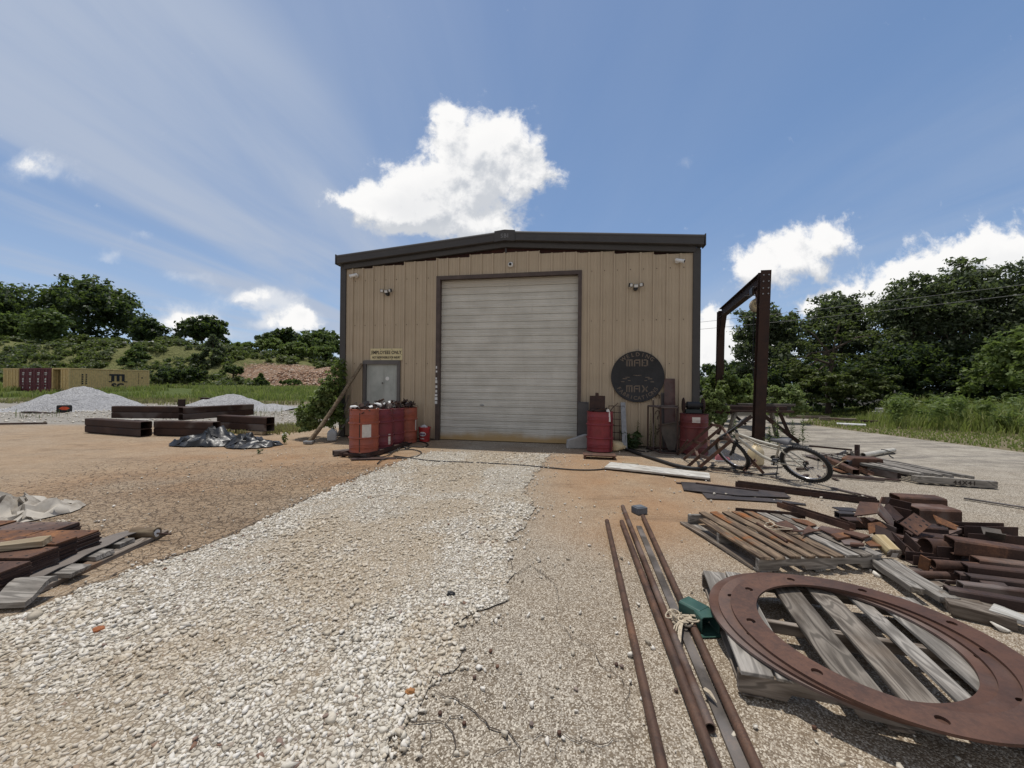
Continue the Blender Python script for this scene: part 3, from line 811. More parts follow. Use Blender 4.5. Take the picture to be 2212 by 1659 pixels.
# ------------------------------------------------------------------ metal workshop
TH = R(10.3); E = Vector((cos(TH), -sin(TH), 0)); N = Vector((-sin(TH), -cos(TH), 0)); OB = Vector((-.19, 9.88, 0))
BM = Matrix((E, -N, Vector((0, 0, 1)))).transposed().to_4x4(); BM.translation = OB   # local x along the wall, y into the building, z up
def wallpt(k, x, y, off=0.0):
    """(t, z) on the front wall, off metres in front of it"""
    d = ray(*px(k, x, y)); o = OB + N*off
    s = (o - EYE).dot(N)/d.dot(N); q = EYE + d*s
    return (q - OB).dot(E), q.z
HW, LEN = 4.66, 14.0
shop = thing('metal_workshop', 'tan corrugated metal workshop with dark brown roof trim and tall white shutter', 'building', world=BM)
DL0, DR0, DH = -1.80, 1.87, 4.27            # shutter opening
EL0, EL1, EH = -3.96, -2.87, 2.10           # door opening with its frame
# corrugated sheet: major rib every 0.305 m with two small ribs between
def ribs(t0, t1):
    out = []; k = math.floor((t0 + HW)/.305) - 1
    while -HW + k*.305 < t1 + .3:
        b = -HW + k*.305 + .02
        for dt, dy in ((0, 0), (.011, -.036), (.047, -.036), (.058, 0), (.135, 0), (.139, -.007), (.157, -.007), (.161, 0), (.212, 0), (.216, -.007), (.234, -.007), (.238, 0)):
            out.append((b+dt, dy))
        k += 1
    return out
def sheet(mb, t0, t1, z0, z1):
    pr = [q for q in ribs(t0, t1) if t0 < q[0] < t1]
    def yat(t):
        rr = ribs(t-.4, t+.4)
        for a, b in zip(rr, rr[1:]):
            if a[0] <= t <= b[0]: return a[1] + (b[1]-a[1])*(t-a[0])/(b[0]-a[0])
        return 0
    pr = [(t0, yat(t0))] + pr + [(t1, yat(t1))]
    vs = []; fs = []
    for i, (t, y) in enumerate(pr):
        vs += [(t, y, z0), (t, y, z1), (t, y + .012, z0), (t, y + .012, z1)]
        if i: b = 4*(i-1); fs += [(b, b+4, b+5, b+1), (b+2, b+3, b+7, b+6), (b+1, b+5, b+7, b+3), (b, b+2, b+6, b+4)]
    mb.add(vs, fs)
mb = MB()
TOPS = ((300, 265), (450, 250), (612, 226), (781, 209), (960, 188), (1148, 176), (1332, 181), (1525, 178), (1725, 182), (1915, 187))
edges = [-HW + .05 + .914*k for k in range(11)]; edges[0] = -HW + .11; edges[-1] = HW - .11
for k in range(10):
    a, b = edges[k], edges[k+1]
    top = wallpt('c1', *TOPS[k])[1]
    cuts = sorted({a, b} | {q for q in (DL0, DR0, EL0, EL1) if a < q < b})
    for p, q in zip(cuts, cuts[1:]):
        m = (p+q)/2; z0 = DH if DL0 < m < DR0 else (EH if EL0 < m < EL1 else .03)
        sheet(mb, p, q, z0, top - (.012 if q == b else 0))
# fasteners and lap seams
rg = random.Random(3); mb.mi = 1
for z in (1.98, 3.05 + .02, 4.30):
    k = 0
    while -HW + .2 + k*.305 < HW - .2:
        t = -HW + .02 + .10 + k*.305; k += 1
        zt = 2.02 if z < 2.5 else z
        if (DL0 - .05 < t < DR0 + .05 and z < 4.4) or (EL0 < t < EL1 and z < 2.1): continue
        mb.box((t-.008, -.012, zt-.008), (t+.008, .0, zt+.008), Matrix.Rotation(rg.uniform(0, 0), 4, 'Y'))
O('wall', mb, [TANP, LETTER], shop, frm=BM)
# side and rear walls, base slab
mb = MB()
mb.box((-HW, .06, 0), (-HW+.05, LEN, 4.68)); mb.box((HW-.05, .06, 0), (HW, LEN, 4.68)); mb.box((-HW+.05, LEN-.05, 0), (HW-.05, LEN, 4.9))
O('side_wall', mb, TANP, shop, frm=BM)
mb = MB(); mb.prism([(-HW+.12, 4.40), (HW-.12, 4.40), (HW-.12, 4.80), (0, 5.16), (-HW+.12, 4.80)], -.085, -.055, Matrix.Rotation(PI/2, 4, 'X'))
O('gable_purlin', mb, rusty('primer_red', (.030, .011, .009), (.055, .018, .014), (.085, .028, .018), .4), shop, frm=BM)
mb = MB(); mb.box((-.02, -.018, 4.86), (.02, .0, 5.06)); O('gable_post', mb, BROWNTRIM, shop, frm=BM)
for sx in (-1, 1):
    mb = MB(); a, b = sorted((sx*HW, sx*(HW-.155))); mb.box((a, -.045, 0), (b, .06, 4.735)); a, b = sorted((sx*(HW+.012), sx*HW)); mb.box((a, -.045, 0), (b, .15, 4.7))
    O('corner_trim', mb, BROWNTRIM, shop, frm=BM, bevel=.004)
# roof, gutter-like rake fascia in two steps, ridge cap
RH, RR, OV = 5.375, .378, 4.715              # ridge height, rise, half span
ang = math.atan2(RR, OV); SL = OV/cos(ang)
roof_m = plain('roof_sheet', (.16, .15, .145), .45, .2, .2, 3)
for sx in (-1, 1):
    F = Matrix.Translation((0, 0, RH)) @ (Matrix.Rotation(ang, 4, 'Y') if sx > 0 else Matrix.Rotation(PI - ang, 4, 'Y') @ Matrix.Scale(-1, 4, (0, 0, 1)))
    mb = MB()
    mb.extr([(-.15, -.06), (LEN+.1, -.06), (LEN+.1, -.02), (-.15, -.02)], SL-.03, M=F)
    O('roof', mb, roof_m, shop, frm=BM)
    mb = MB()
    pro = [(-.185, -.235), (-.150, -.250), (.02, -.250), (.02, -.0), (-.15, .0), (-.172, -.012), (-.185, -.04), (-.185, -.07), (-.178, -.085), (-.178, -.190), (-.185, -.20)]
    mb.extr(pro, SL, M=F); O('rake_fascia', mb, BROWNTRIM, shop, frm=BM)
    mb = MB(); mb.extr([(-.062, -.375), (-.05, -.38), (.03, -.38), (.03, -.252), (-.075, -.252), (-.075, -.29)], SL-.14, M=F); O('rake_trim', mb, BROWNTRIM, shop, frm=BM)
    mb = MB(); c = sx*(OV+.012); mb.box((c-.012, -.192, RH-RR-.262), (c+.012, .05, RH-RR+.012)); O('fascia_end_cap', mb, BROWNTRIM, shop, frm=BM, bevel=.004)
mb = MB()
hw = .265
mb.prism([(-hw, -.262 - hw*RR/OV), (0, -.255), (hw, -.262 - hw*RR/OV), (hw, .012 - hw*RR/OV), (0, .018), (-hw, .012 - hw*RR/OV)], .150, .196, Matrix.Translation((0, 0, RH)) @ Matrix.Rotation(PI/2, 4, 'X'))
cap = O('ridge_cap', mb, BROWNTRIM, shop, frm=BM, bevel=.004)
mb = text_mb('SBI', .145, .004, .001, 1.15, Matrix.Translation((0, -.199, RH-.19)) @ Matrix.Rotation(PI/2, 4, 'X'))
O('cap_lettering', mb, GREYPAINT, cap, frm=BM)
# shutter frame and curtain
mb = MB()
mb.box((DL0-.06, -.045, 0), (DL0+.045, .16, DH+.06)); mb.box((DR0-.03, -.045, 0), (DR0+.06, .16, DH+.06)); mb.box((DL0+.045, -.045, DH-.035), (DR0-.03, .16, DH+.06))
frm_m = plain('door_frame_brown', (.080, .058, .050), .6, 0, .3, 5)
mb.mi = 1
rg = random.Random(12)
for i, (zz0, w) in enumerate(((1.93, .035), (1.83, .045), (1.64, .03), (1.55, .05), (1.42, .055), (1.30, .05), (1.20, .06), (1.10, .07), (1.0, .06))):
    mb.box((DL0 - .030 - w/2 + rg.uniform(-.01, .01), -.049, zz0-.045), (DL0 - .03 + w/2, -.046, zz0 + rg.uniform(.0, .035)))
O('shutter_frame', mb, [frm_m, WHITELET], shop, frm=BM)
sh = thing('rolling_shutter', None, None, world=BM @ Matrix.Translation((0, .10, 0)), parent=shop)
prof = []; z = .16; band = .0925
k = 0
while z < DH + .02:
    prof += [(.0, z), (-.006, z+.012), (-.006, z+.030), (0, z+.036), (-.006, z+.048), (-.006, z+.066), (.0, z+.072)]
    if k % 2: prof += [(.018, z+.078), (.018, z+.088)]
    z += band; k += 1
vs = []; fs = []
for i, (y, z) in enumerate(prof):
    vs += [(DL0+.03, y+.10, z), (DR0-.02, y+.10, z)]
    if i: b = 2*(i-1); fs.append((b, b+1, b+3, b+2))
O('curtain', MB().add(vs, fs), WDOOR, sh, frm=BM)
mb = MB(); mb.box((DL0+.03, .085, .012), (DR0-.02, .115, .165)); mb.box((DL0+.03, .072, .012), (DR0-.02, .085, .045)); O('bottom_bar', mb, WDOOR, sh, frm=BM, bevel=.004)
t, z = wallpt('c1', 930, 963, -.1)
mb = MB(); mb.tube([(t-.045, .09, z), (t-.04, .065, z+.012), (t, .05, z+.016), (t+.04, .065, z+.012), (t+.045, .09, z)], .008); mb.box((t-.03, .07, z-.02), (t+.03, .095, z-.008)); O('lift_handle', mb, GALV, sh, frm=BM)
mb = MB(); mb.box((DL0+.05, .16, 0), (DR0-.03, .2, DH)); O('dark_room', mb, DARKIN, sh, frm=BM)
# entry door
ed = thing('entry_door', None, None, world=BM @ Matrix.Translation((EL0, 0, 0)), parent=shop)
mb = MB(); mb.box((EL0, -.05, 0), (EL0+.085, .06, EH)); mb.box((EL1-.085, -.05, 0), (EL1, .06, EH)); mb.box((EL0+.085, -.05, EH-.085), (EL1-.085, .06, EH)); mb.box((EL0+.03, -.058, EH-.10), (EL1-.03, -.05, EH+.012))
O('door_frame', mb, FRAMEG, ed, frm=BM, bevel=.004)
mb = MB(); mb.box((EL0+.088, .012, .02), (EL1-.088, .05, EH-.09)); O('door_leaf', mb, EDOOR, ed, frm=BM, bevel=.002)
t, z = wallpt('c4', 670, 563); mb = MB(); mb.lathe([(.055, 0), (.055, .006), (.0, .006)], 20, Matrix.Translation((t, .012, z)) @ Matrix.Rotation(PI/2, 4, 'X')); O('round_sticker', mb, WHITEP, ed, frm=BM)
t, z = wallpt('c4', 610, 618); mb = MB(); mb.lathe([(.017, 0), (.017, .02), (.0, .03)], 12, Matrix.Translation((t, .012, z)) @ Matrix.Rotation(PI/2, 4, 'X')); O('peephole', mb, LETTER, ed, frm=BM)

# pale sign above the door
t0, z1 = wallpt('c4', 465, 190, .03); t1, z0 = wallpt('c4', 860, 333, .03)
sg = thing('entry_sign', 'pale yellow sheet metal staff notice mounted above the grey entry door', 'sign', world=BM @ Matrix.Translation(((t0+t1)/2, -.036, z0)))
mbp = MB(); mbp.box((t0, -.040, z0), (t1, -.034, z1)); mbp.mi = 1
w = t1 - t0; c = (t0+t1)/2; RX = Matrix.Rotation(PI/2, 4, 'X')
mb = text_mb('EMPLOYEES ONLY', .128, .0015, .0028, 1.02, Matrix.Translation((c, -.042, z0 + .165)) @ RX, xscale=.83)
O('upper_lettering', mb, LETTER, sg, frm=BM)
mb = text_mb('NOT RESPONSIBLE FOR INJURY', .082, .0015, .0022, 1.02, Matrix.Translation((c, -.042, z0 + .045)) @ RX, xscale=.70)
O('lower_lettering', mb, LETTER, sg, frm=BM)
mb = mbp
for tt, zz in ((t0+.02, z0+.15), (t1-.02, z0+.15), (t0+.3, z0+.02), (t1-.3, z0+.02), (t0+.3, z1-.02), (t1-.3, z1-.02)): mb.lathe([(.009, 0), (.009, .006), (0, .007)], 8, Matrix.Translation((tt, -.041, zz)) @ RX)
O('sign_plate', mb, [SIGNY, LETTER], sg, frm=BM)
# round sign: black disc with letters cut through it
t0, z0 = wallpt('c5', 490, 480, .06); t1, z1 = wallpt('c5', 1082, 480, .06); tc = (t0+t1)/2; zc = wallpt('c5', 786, 480, .06)[1]; r = (t1-t0)/2
DM = BM @ Matrix.Translation((tc, -.055, zc))
ds = thing('disc_sign', 'large round black steel sign with cut out lettering hung on the tan wall', 'sign', world=DM @ Matrix.Translation((0, 0, -r)))
mb = MB(); mb.lathe([(0, -.012), (r*.985, -.012), (r, -.006), (r, .012), (r*.985, .016), (r*.965, .012), (0, .012)], 64, RX)
O('disc', mb, BLACKM, ds, frm=DM, smooth=.4)
def arc(txt, rad, a0, a1, size, top=True):
    mb = MB(); n = len(txt)
    for i, ch in enumerate(txt):
        if ch == ' ': continue
        a = R(a0 + (a1-a0)*i/(n-1)); M = RX @ Matrix.Translation((rad*sin(a), rad*cos(a), .0135)) @ Matrix.Rotation(-a if top else PI - a, 4, 'Z')
        text_mb(ch, size, .001, .0015, 1, M, mb)
    return mb
O('top_lettering', arc('WELDING', r*.80, -38, 38, .13), LETTERB, ds, frm=DM)
O('bottom_lettering', arc('FABRICATIONS', r*.90, 236, 124, .13, False), LETTERB, ds, frm=DM)
def stencil(rows, cx, cy, w, h, gap):
    """blocky stencil letters from strokes on a 0..1 grid"""
    mb = MB(); n = len(rows); lw = (w - gap*(n-1))/n; x0 = cx - w/2
    for i, st in enumerate(rows):
        for q in st:
            if len(q) == 8:
                P8 = [Vector((x0 + i*(lw+gap) + q[k]*lw, q[k+1]*h + cy - h/2, 0)) for k in (0, 2, 4, 6)]
                mb.prism([(p.x, p.y) for p in P8], .0125, .0145, RX); continue
            a, b, c, d2 = q
            mb.box((x0 + i*(lw+gap) + a*lw, b*h + cy - h/2, .0125), (x0 + i*(lw+gap) + c*lw, d2*h + cy - h/2, .0145), RX)
    return mb
LM = [(0, 0, .2, .9), (0, .82, 1, 1), (.4, 0, .6, .78), (.8, 0, 1, .78)]
LA = [(0, 0, .2, .9), (.2, .82, 1, 1), (.8, 0, 1, .78), (.28, .42, .72, .58)]
LD = [(0, .0, .2, 1), (.0, .46, .45, .56), (.3, .84, .8, 1), (.3, 0, .8, .16), (.75, .1, 1, .9)]
LX = [(0, 1, .26, 1, .58, .54, .42, .40), (.42, .60, .58, .46, .28, 0, 0, 0), (.62, .58, .95, .95, 1, .80, .72, .50), (.62, .42, .72, .52, 1, .12, .78, .05)]
O('middle_lettering', stencil((LM, LA, LD), -.01, r*.54, .50, .165, .03), LETTERB, ds, frm=DM)
O('middle_lettering', stencil((LM, LA, LX), -.01, -r*.47, .50, .165, .03), LETTERB, ds, frm=DM)
mb = MB()
for sx in (-1, 1):
    mb.box((sx*.05 - .045, -.07 + .10, .0125), (sx*.05 + .045, -.06 + .10, .014), RX)
    for a, b, c, d2 in ((.18, -.02, .28, -.005), (.24, -.06, .34, -.04), (.16, -.10, .22, -.085), (.30, -.13, .38, -.11)):
        p, q = sorted((sx*a, sx*c)); mb.box((p, b, .0125), (q, d2, .014), RX)
mb.box((-.045, .02, .0125), (.045, .03, .014), RX)
O('emblem_cuts', mb, LETTERB, ds, frm=DM)
mb = MB(); mb.tube([(-.03, .012, r-.02), (-.02, .0, r+.03), (.02, 0, r+.03), (.03, .012, r-.02)], .006, 6); O('hanging_ring', mb, GALV, ds, frm=DM)

# flood lights (two lamps on a bracket) and cameras
def floodlight(t, z, label):
    F = BM @ Matrix.Translation((t, -.03, z)); o = thing('floodlight', label, 'floodlight', world=F, group='twin security floodlights')
    mb = MB(); mb.lathe([(.0, -.06), (.045, -.055), (.052, -.03), (.052, 0), (.048, .03)], 16, Matrix.Translation((0, 0, -.02)) @ RX @ Matrix.Rotation(PI, 4, 'X')); O('mount', mb, BLACKP, o, frm=F, smooth=.6)
    for k in (-1, 0, 1):
        c = Vector((k*.125, -.075 - .02*(k != 0), .03 + .02*(k != 0))); T = F @ Matrix.Translation(c) @ Matrix.Rotation(R(-28*k), 4, 'Z') @ Matrix.Rotation(R(14), 4, 'X')
        mb = MB(); mb.cbox((0, 0, 0), (.105 if k == 0 else .085, .05, .085)); mb.tube([(0, .02, 0), (-k*.05, .06, -.02)], .012, 8)
        h = O('lamp_head', mb, BLACKP, o, frm=T, bevel=.012)
        mb = MB(); mb.cbox((0, -.027, 0), (.088 if k == 0 else .066, .006, .066)); O('lens', mb, LENS, h, frm=T, bevel=.002)
floodlight(*wallpt('c1', 441, 388, .1), 'black twin head floodlight on the wall between entry door and left camera')
floodlight(*wallpt('c1', 1715, 360, .1), 'black twin head floodlight above the round black sign')
def bullet(t, z, sx, label):
    F = BM @ Matrix.Translation((t, -.03, z)); o = thing('security_camera', label, 'camera', world=F, group='security cameras under the roof edge')
    mb = MB(); mb.lathe([(.05, 0), (.05, .018), (.03, .03), (.018, .05), (.018, .075)], 14, RX); O('mount', mb, WHITEP, o, frm=F, smooth=.6)
    T = F @ Matrix.Translation((0, -.085, .0)) @ Matrix.Rotation(R(62*sx), 4, 'Z') @ Matrix.Rotation(R(20), 4, 'X')
    mb = MB(); mb.lathe([(.0, -.06), (.035, -.06), (.042, -.04), (.042, .12), (.046, .125), (.046, .15), (.0, .15)], 14, T.inverted() @ T @ Matrix.Rotation(PI/2, 4, 'X')); b = O('body', mb, WHITEP, o, frm=T, smooth=.6)
    mb = MB(); mb.lathe([(.034, .151), (.034, .153), (0, .153)], 14, Matrix.Rotation(PI/2, 4, 'X')); O('lens', mb, BLACKP, b, frm=T)
bullet(*wallpt('c1', 285, 300, .08), -1, 'white bullet camera at the left end of the wall')
bullet(*wallpt('c1', 1928, 225, .08), 1, 'white bullet camera at the right end of the wall')
t, z = wallpt('c1', 1074, 244, .06); F = BM @ Matrix.Translation((t, -.03, z))
o = thing('security_camera', 'white dome camera centred above the rolling shutter', 'camera', world=F, group='security cameras under the roof edge')
mb = MB(); mb.lathe([(.068, 0), (.068, .02), (.055, .045), (.04, .055), (0, .056)], 20, RX); O('body', mb, WHITEP, o, frm=F, smooth=.6)
mb = MB(); mb.lathe([(.036, .05), (.034, .07), (.022, .084), (0, .088)], 16, RX); O('lens', mb, BLACKP, o, frm=F, smooth=.6)
# ------------------------------------------------------------------ foliage helpers
def leaves(centres, radii, n, size, seed, up=.35, squash=.8, shell=.55, elong=1.7):
    """n leaves spread through balls (centres (k,3), radii (k,)) -> quads"""
    rg = np.random.default_rng(seed); centres = np.asarray(centres, float); radii = np.asarray(radii, float)
    w = radii**2.2; k = rg.choice(len(radii), n, p=w/w.sum())
    d = rg.normal(size=(n, 3)); d /= np.linalg.norm(d, axis=1)[:, None]
    r = radii[k]*(shell + (1-shell)*rg.random(n))*rg.uniform(.75, 1.3, n)
    c = centres[k] + d*r[:, None]*np.array([1, 1, squash])
    nrm = d*.6 + rg.normal(size=(n, 3))*.55 + np.array([0, 0, up]); nrm /= np.linalg.norm(nrm, axis=1)[:, None]
    a = np.cross(nrm, rg.normal(size=(n, 3))); a /= np.linalg.norm(a, axis=1)[:, None] + 1e-9
    b = np.cross(nrm, a); s = size*rg.uniform(.55, 1.35, n)[:, None]
    a = a*s*elong*.5; b = b*s*.5; dr = nrm*s*.12
    V = np.stack([c - a, c - b*.9 + dr, c + a*1.0, c + b*.9 + dr], 1)
    return V.reshape(-1, 3), np.arange(4*n).reshape(-1, 4)

def crown_balls(base, lobes, per, seed, rr=(.20, .36)):
    """lobes: (dx, dy, dz, rx, ry, rz) -> many small clumps near the surface of each"""
    rg = np.random.default_rng(seed); C = []; Rr = []
    for (dx, dy, dz, rx, ry, rz) in lobes:
        m = max(46, int(per*5.5*(rx*rz)))
        d = rg.normal(size=(m, 3)); d /= np.linalg.norm(d, axis=1)[:, None]
        d[:, 2] = np.where(d[:, 2] < -.55, -d[:, 2], d[:, 2])
        q = rg.uniform(.12, 1.0, m)**.55*rg.uniform(.86, 1.10, m)
        C.append(np.stack([base[0]+dx+d[:, 0]*rx*q, base[1]+dy+d[:, 1]*ry*q, base[2]+dz+d[:, 2]*rz*q], -1))
        Rr.append(rg.uniform(*rr, m)*min(rx, rz))
    return np.concatenate(C), np.concatenate(Rr)

def tree(name, label, cat, base, trunk_h, trunk_r, lobes, nleaf, lsize, mt, seed, group=None, per=3.0, up=.35, squash=.75, limbs=9, rr=(.2, .36), shell=.5, kind=None):
    base = Vector(base); o = thing(name, label, cat, base, group=group)
    C, Rr = crown_balls(base, lobes, per, seed, rr)
    v, f = leaves(C, Rr, nleaf, lsize, seed+1, up, squash, shell)
    ON('crown', v, f, mt, parent=o)
    if trunk_h:
        rg = random.Random(seed); mb = MB(); pts = []
        for i in range(6):
            k = i/5; pts.append(base + Vector((rg.uniform(-1, 1)*trunk_r*1.2*k, rg.uniform(-1, 1)*trunk_r*1.2*k, -.1 + trunk_h*k)))
        mb.tube(pts, [trunk_r*(1.35 if i == 0 else 1 - .09*i) for i in range(6)], 9)
        idx = rg.sample(range(len(C)), min(limbs, len(C)))
        for j in idx:
            e = Vector(C[j]); s = pts[rg.randint(2, 5)]; m = s.lerp(e, .5) + Vector((rg.uniform(-.2, .2), rg.uniform(-.2, .2), .12*(e-s).length))
            mb.tube([s, s.lerp(m, .55), m, e], [trunk_r*.55, trunk_r*.42, trunk_r*.28, trunk_r*.08], 6)
        O('trunk', mb, BARK, o, smooth=.8)
    return o

# ------------------------------------------------------------------ bank rising behind the yard on the left
hx = np.linspace(-150, 8, 230); hy = np.concatenate([np.linspace(29, 70, 120), np.linspace(71, 190, 50)])
HX, HY = np.meshgrid(hx, hy); a, b = HX.ravel(), HY.ravel()
def hill_z(a, b):
    a = np.asarray(a, float); b = np.asarray(b, float)
    base = sstep(b, 30, 40)*.75
    top = 4.0 + 2.6*sstep(a, -26, -50) + (fbm(a*.06, b*.06, 3, 4)-.5)*1.6
    foot = 41 + 2.5*(fbm(a*.08, b*0, 2, 9)-.5)
    k = np.clip((b - foot)/(18.0), 0, 1)
    z = base + top*(k*k*(3-2*k))*.95 + (fbm(a*.35, b*.35, 4, 2)-.5)*1.1*sstep(b, foot, foot+4) + (fbm(a*1.3, b*1.3, 3, 12)-.5)*.45*sstep(b, foot-2, foot+3)
    return z*sstep(a, 4, -8) - .06*(1 - sstep(b, 29, 31.5))
hz = hill_z(a, b)
def f_bank(t):
    p = t.pos(); x, y, z = t.sep(p); sc = t.attr('scree'); gr = t.attr('meadow')
    n = t.noise(p, .35, 6, .65); nn = t.noise(p, 2.2, 6, .7); q3 = t.vadd(p, t.vmul(t.noise(p, 1.1, 4, .6, color=True), .9)); v = t.vor(q3, 4.2, out='Color'); r, g2, b2 = t.sep(v); vd = t.vor(q3, 4.2)
    grass = t.mix((.095, .105, .036), (.20, .20, .08), (n*.5 + nn*.5).step(.3, .68)); grass = t.mix(grass, (.22, .19, .10), nn.step(.55, .75)*.5)
    rock = t.mix((.24, .135, .08), (.44, .31, .215), r); rock = t.mix(rock, (.50, .44, .36), g2.step(.75, .95)*.7); rock = t.mix(rock, (.10, .055, .035), vd.step(.35, .7)*.7)
    c = t.mix(grass, rock, (sc + (nn - .5)*.9).step(.38, .62))
    c = t.mix(c, t.mix((.060, .085, .022), (.13, .16, .05), nn), gr)
    return {'Base Color': c, 'Roughness': .95, 'Specular IOR Level': .15, 'Normal': t.bump(vd*-.7 + nn, .9, .25)}
BANKM = mat('bank_soil', f_bank)
i = np.arange(len(hy)-1)[:, None]*len(hx) + np.arange(len(hx)-1)[None, :]
o = ON('bank', np.stack([a, b, hz], -1), np.stack([i, i+1, i+1+len(hx), i+len(hx)], -1).reshape(-1, 4), BANKM, smooth=True, kind='structure')
scree = np.clip(blob(a, b, -21.5, 47.5, 8.5, 6.0)*1.4 + blob(a, b, -32, 51, 5, 3.5)*.95 + blob(a, b, -21, 52, 8, 2.5)*.4 + blob(a, b, -60, 56, 4, 2)*.6, 0, 1)
meadow = sstep(b, 30, 31.5)*sstep(b, 42.5, 40.5)
for k, q in (('scree', scree), ('meadow', meadow)):
    at = o.data.attributes.new(k, 'FLOAT', 'POINT'); at.data.foreach_set('value', q.astype(np.float32))

def hz1(x, y): return float(hill_z(np.array([x]), np.array([y]))[0])
def hillpt(k, x, y0, Y):
    p = A(k, x, y0, Y); return (p.x, p.y, hz1(p.x, p.y))
# low scrub that covers the bank
rg = np.random.default_rng(5); n = 2600
qx = rg.uniform(-95, -6, n); qy = rg.uniform(42, 66, n)
sc = np.clip(blob(qx, qy, -21.5, 47.5, 8.5, 6.0)*1.4 + blob(qx, qy, -32, 51, 5, 3.5)*.95, 0, 1)
keep = (rg.random(n) > sc*1.5) & (fbm(qx*.22, qy*.22, 3, 41) > .45); qx, qy = qx[keep], qy[keep]
rr = rg.uniform(.25, .85, len(qx))
C = np.stack([qx, qy, hill_z(qx, qy) + rr*.45], -1)
for nm, lab, m, sel in (('bank_scrub', 'dark green low scrub covering the bank behind the containers', LEAF_SCRUB, fbm(qx*.15, qy*.15, 2, 77) > .47), ('bank_weeds', 'yellow green weeds covering the top of the reddish bank', LEAF_OLIVE, fbm(qx*.15, qy*.15, 2, 77) <= .47)):
    v, f = leaves(C[sel], rr[sel], 46000, .22, 6, .5, .75, .2, 2.0)
    ON(nm, v, f, m, kind='stuff', label=lab, cat='scrub')

def grass(name, label, pts, h, mt, seed, w=.012, lean=.45, cat='grass'):
    rg = np.random.default_rng(seed); n = len(pts); hh = h*rg.uniform(.45, 1.25, n) if np.isscalar(h) else h
    t = rg.uniform(0, 6.28, n); dx, dy = np.cos(t), np.sin(t); l = hh*lean*rg.uniform(.2, 1.2, n); ww = w*rg.uniform(.7, 1.4, n)
    B = pts; px_, py_ = -dy*ww, dx*ww
    def P3(off, z, k): return np.stack([B[:, 0]+dx*off+px_*k, B[:, 1]+dy*off+py_*k, B[:, 2]+z], -1)
    V = np.stack([P3(0, -.01, -1), P3(0, -.01, 1), P3(l*.35, hh*.6, .8), P3(l*.35, hh*.6, -.8), P3(l, hh*.95, .12), P3(l, hh*.95, -.12)], 1)
    F = np.arange(n)[:, None]*6
    F = np.concatenate([F + np.array([[0, 1, 2, 3]]), F + np.array([[3, 2, 4, 5]])])
    return ON(name, V.reshape(-1, 3), F, mt, kind='stuff', label=label, cat=cat)
# meadow strip at the foot of the bank
q = rg.uniform((-75, 30.5), (-5, 43), (30000, 2)); q = q[(fbm(q[:, 0]*.3, q[:, 1]*.3, 3, 6) > .36)]
grass('meadow_grass', 'bright green grass strip between gravel yard and reddish bank', np.stack([q[:, 0], q[:, 1], hill_z(q[:, 0], q[:, 1])], -1), .42, GRASSM, 3, .035)
q = rg.uniform((-60, 24), (-5, 31), (9000, 2)); q = q[(fbm(q[:, 0]*.4, q[:, 1]*.5, 3, 16) > .50)]
grass('dry_grass', 'thin dry grass tufts along the far edge of the pale gravel', np.stack([q[:, 0], q[:, 1], 0*q[:, 0]], -1), .25, DRYG, 4, .03)

# ------------------------------------------------------------------ trees on the bank
def hilltree(label, xl, xr, ytop, Y, mt, seed, lobes=None, name='tree', cat='tree', nleaf=6500, ls=.42, group='trees along the top of the bank', trunk=True, k='p', per=1.0):
    xm = (xl+xr)/2; base = hillpt(k, xm, 760, Y); top = A(k, xm, ytop, Y).z; w = (A(k, xr, 760, Y) - A(k, xl, 760, Y)).x/2; h = top - base[2]
    lobes = lobes or [(0, 0, .58, 1, .40), (-.35, .2, .42, .62, .36), (.4, -.1, .40, .6, .34), (.05, 0, .84, .55, .18), (0, -.2, .22, .85, .24)]
    L = [(a*w, b*w, c*h, d*w, d*w*.9, e*h) for a, b, c, d, e in lobes]
    return tree(name, label, cat, base, h*.55 if trunk else 0, .018*h+.06, L, nleaf, ls, mt, seed, group, per=per*30/(w*h*.4+6), rr=(.18, .36), shell=.2)
hilltree('dark rounded tree cut off by the left picture edge on the bank', -75, 62, 608, 74, LEAF_DARK, 21)
hilltree('tallest broad dark spreading tree on top of the left bank', 82, 296, 590, 76, LEAF_DARK, 22, [(-.05, 0, .48, .95, .36), (-.12, .1, .80, .50, .20), (-.45, 0, .58, .42, .26), (.5, 0, .42, .48, .32), (.2, 0, .64, .5, .25), (-.72, -.1, .36, .3, .30), (.84, 0, .26, .30, .22), (0, -.2, .18, .9, .2), (-.4, -.2, .2, .5, .2)], nleaf=15000, ls=.45, per=1.3)
hilltree('small dark tree at the right foot of the tallest spreading tree', 288, 352, 688, 72, LEAF_DARK, 23, nleaf=3500)
hilltree('lone dark round tree standing behind the young pine', 383, 492, 683, 75, LEAF_DARK, 24, [(.1, 0, .62, .85, .36), (.3, 0, .80, .55, .20), (-.5, 0, .50, .52, .36), (.55, 0, .4, .45, .3)], nleaf=6500)
hilltree('dark flat topped tree left of the workshop above light green shrubs', 558, 652, 708, 72, LEAF_DARK, 25, [(0, 0, .55, .95, .34), (.25, 0, .8, .5, .2), (-.5, 0, .45, .5, .3)], nleaf=4500)
hilltree('brighter green tree on the bank touching the left wall of the workshop', 640, 742, 714, 66, LEAF_BUSH, 26, nleaf=5000, ls=.38)
hilltree('mid green feathery tree in front of the left dark tree', -40, 72, 676, 66, LEAF_BUSH, 27, nleaf=6500, ls=.36)
hilltree('mid green bushy tree left of the tallest spreading tree', 62, 138, 668, 64, LEAF_BUSH, 28, nleaf=5000, ls=.34)
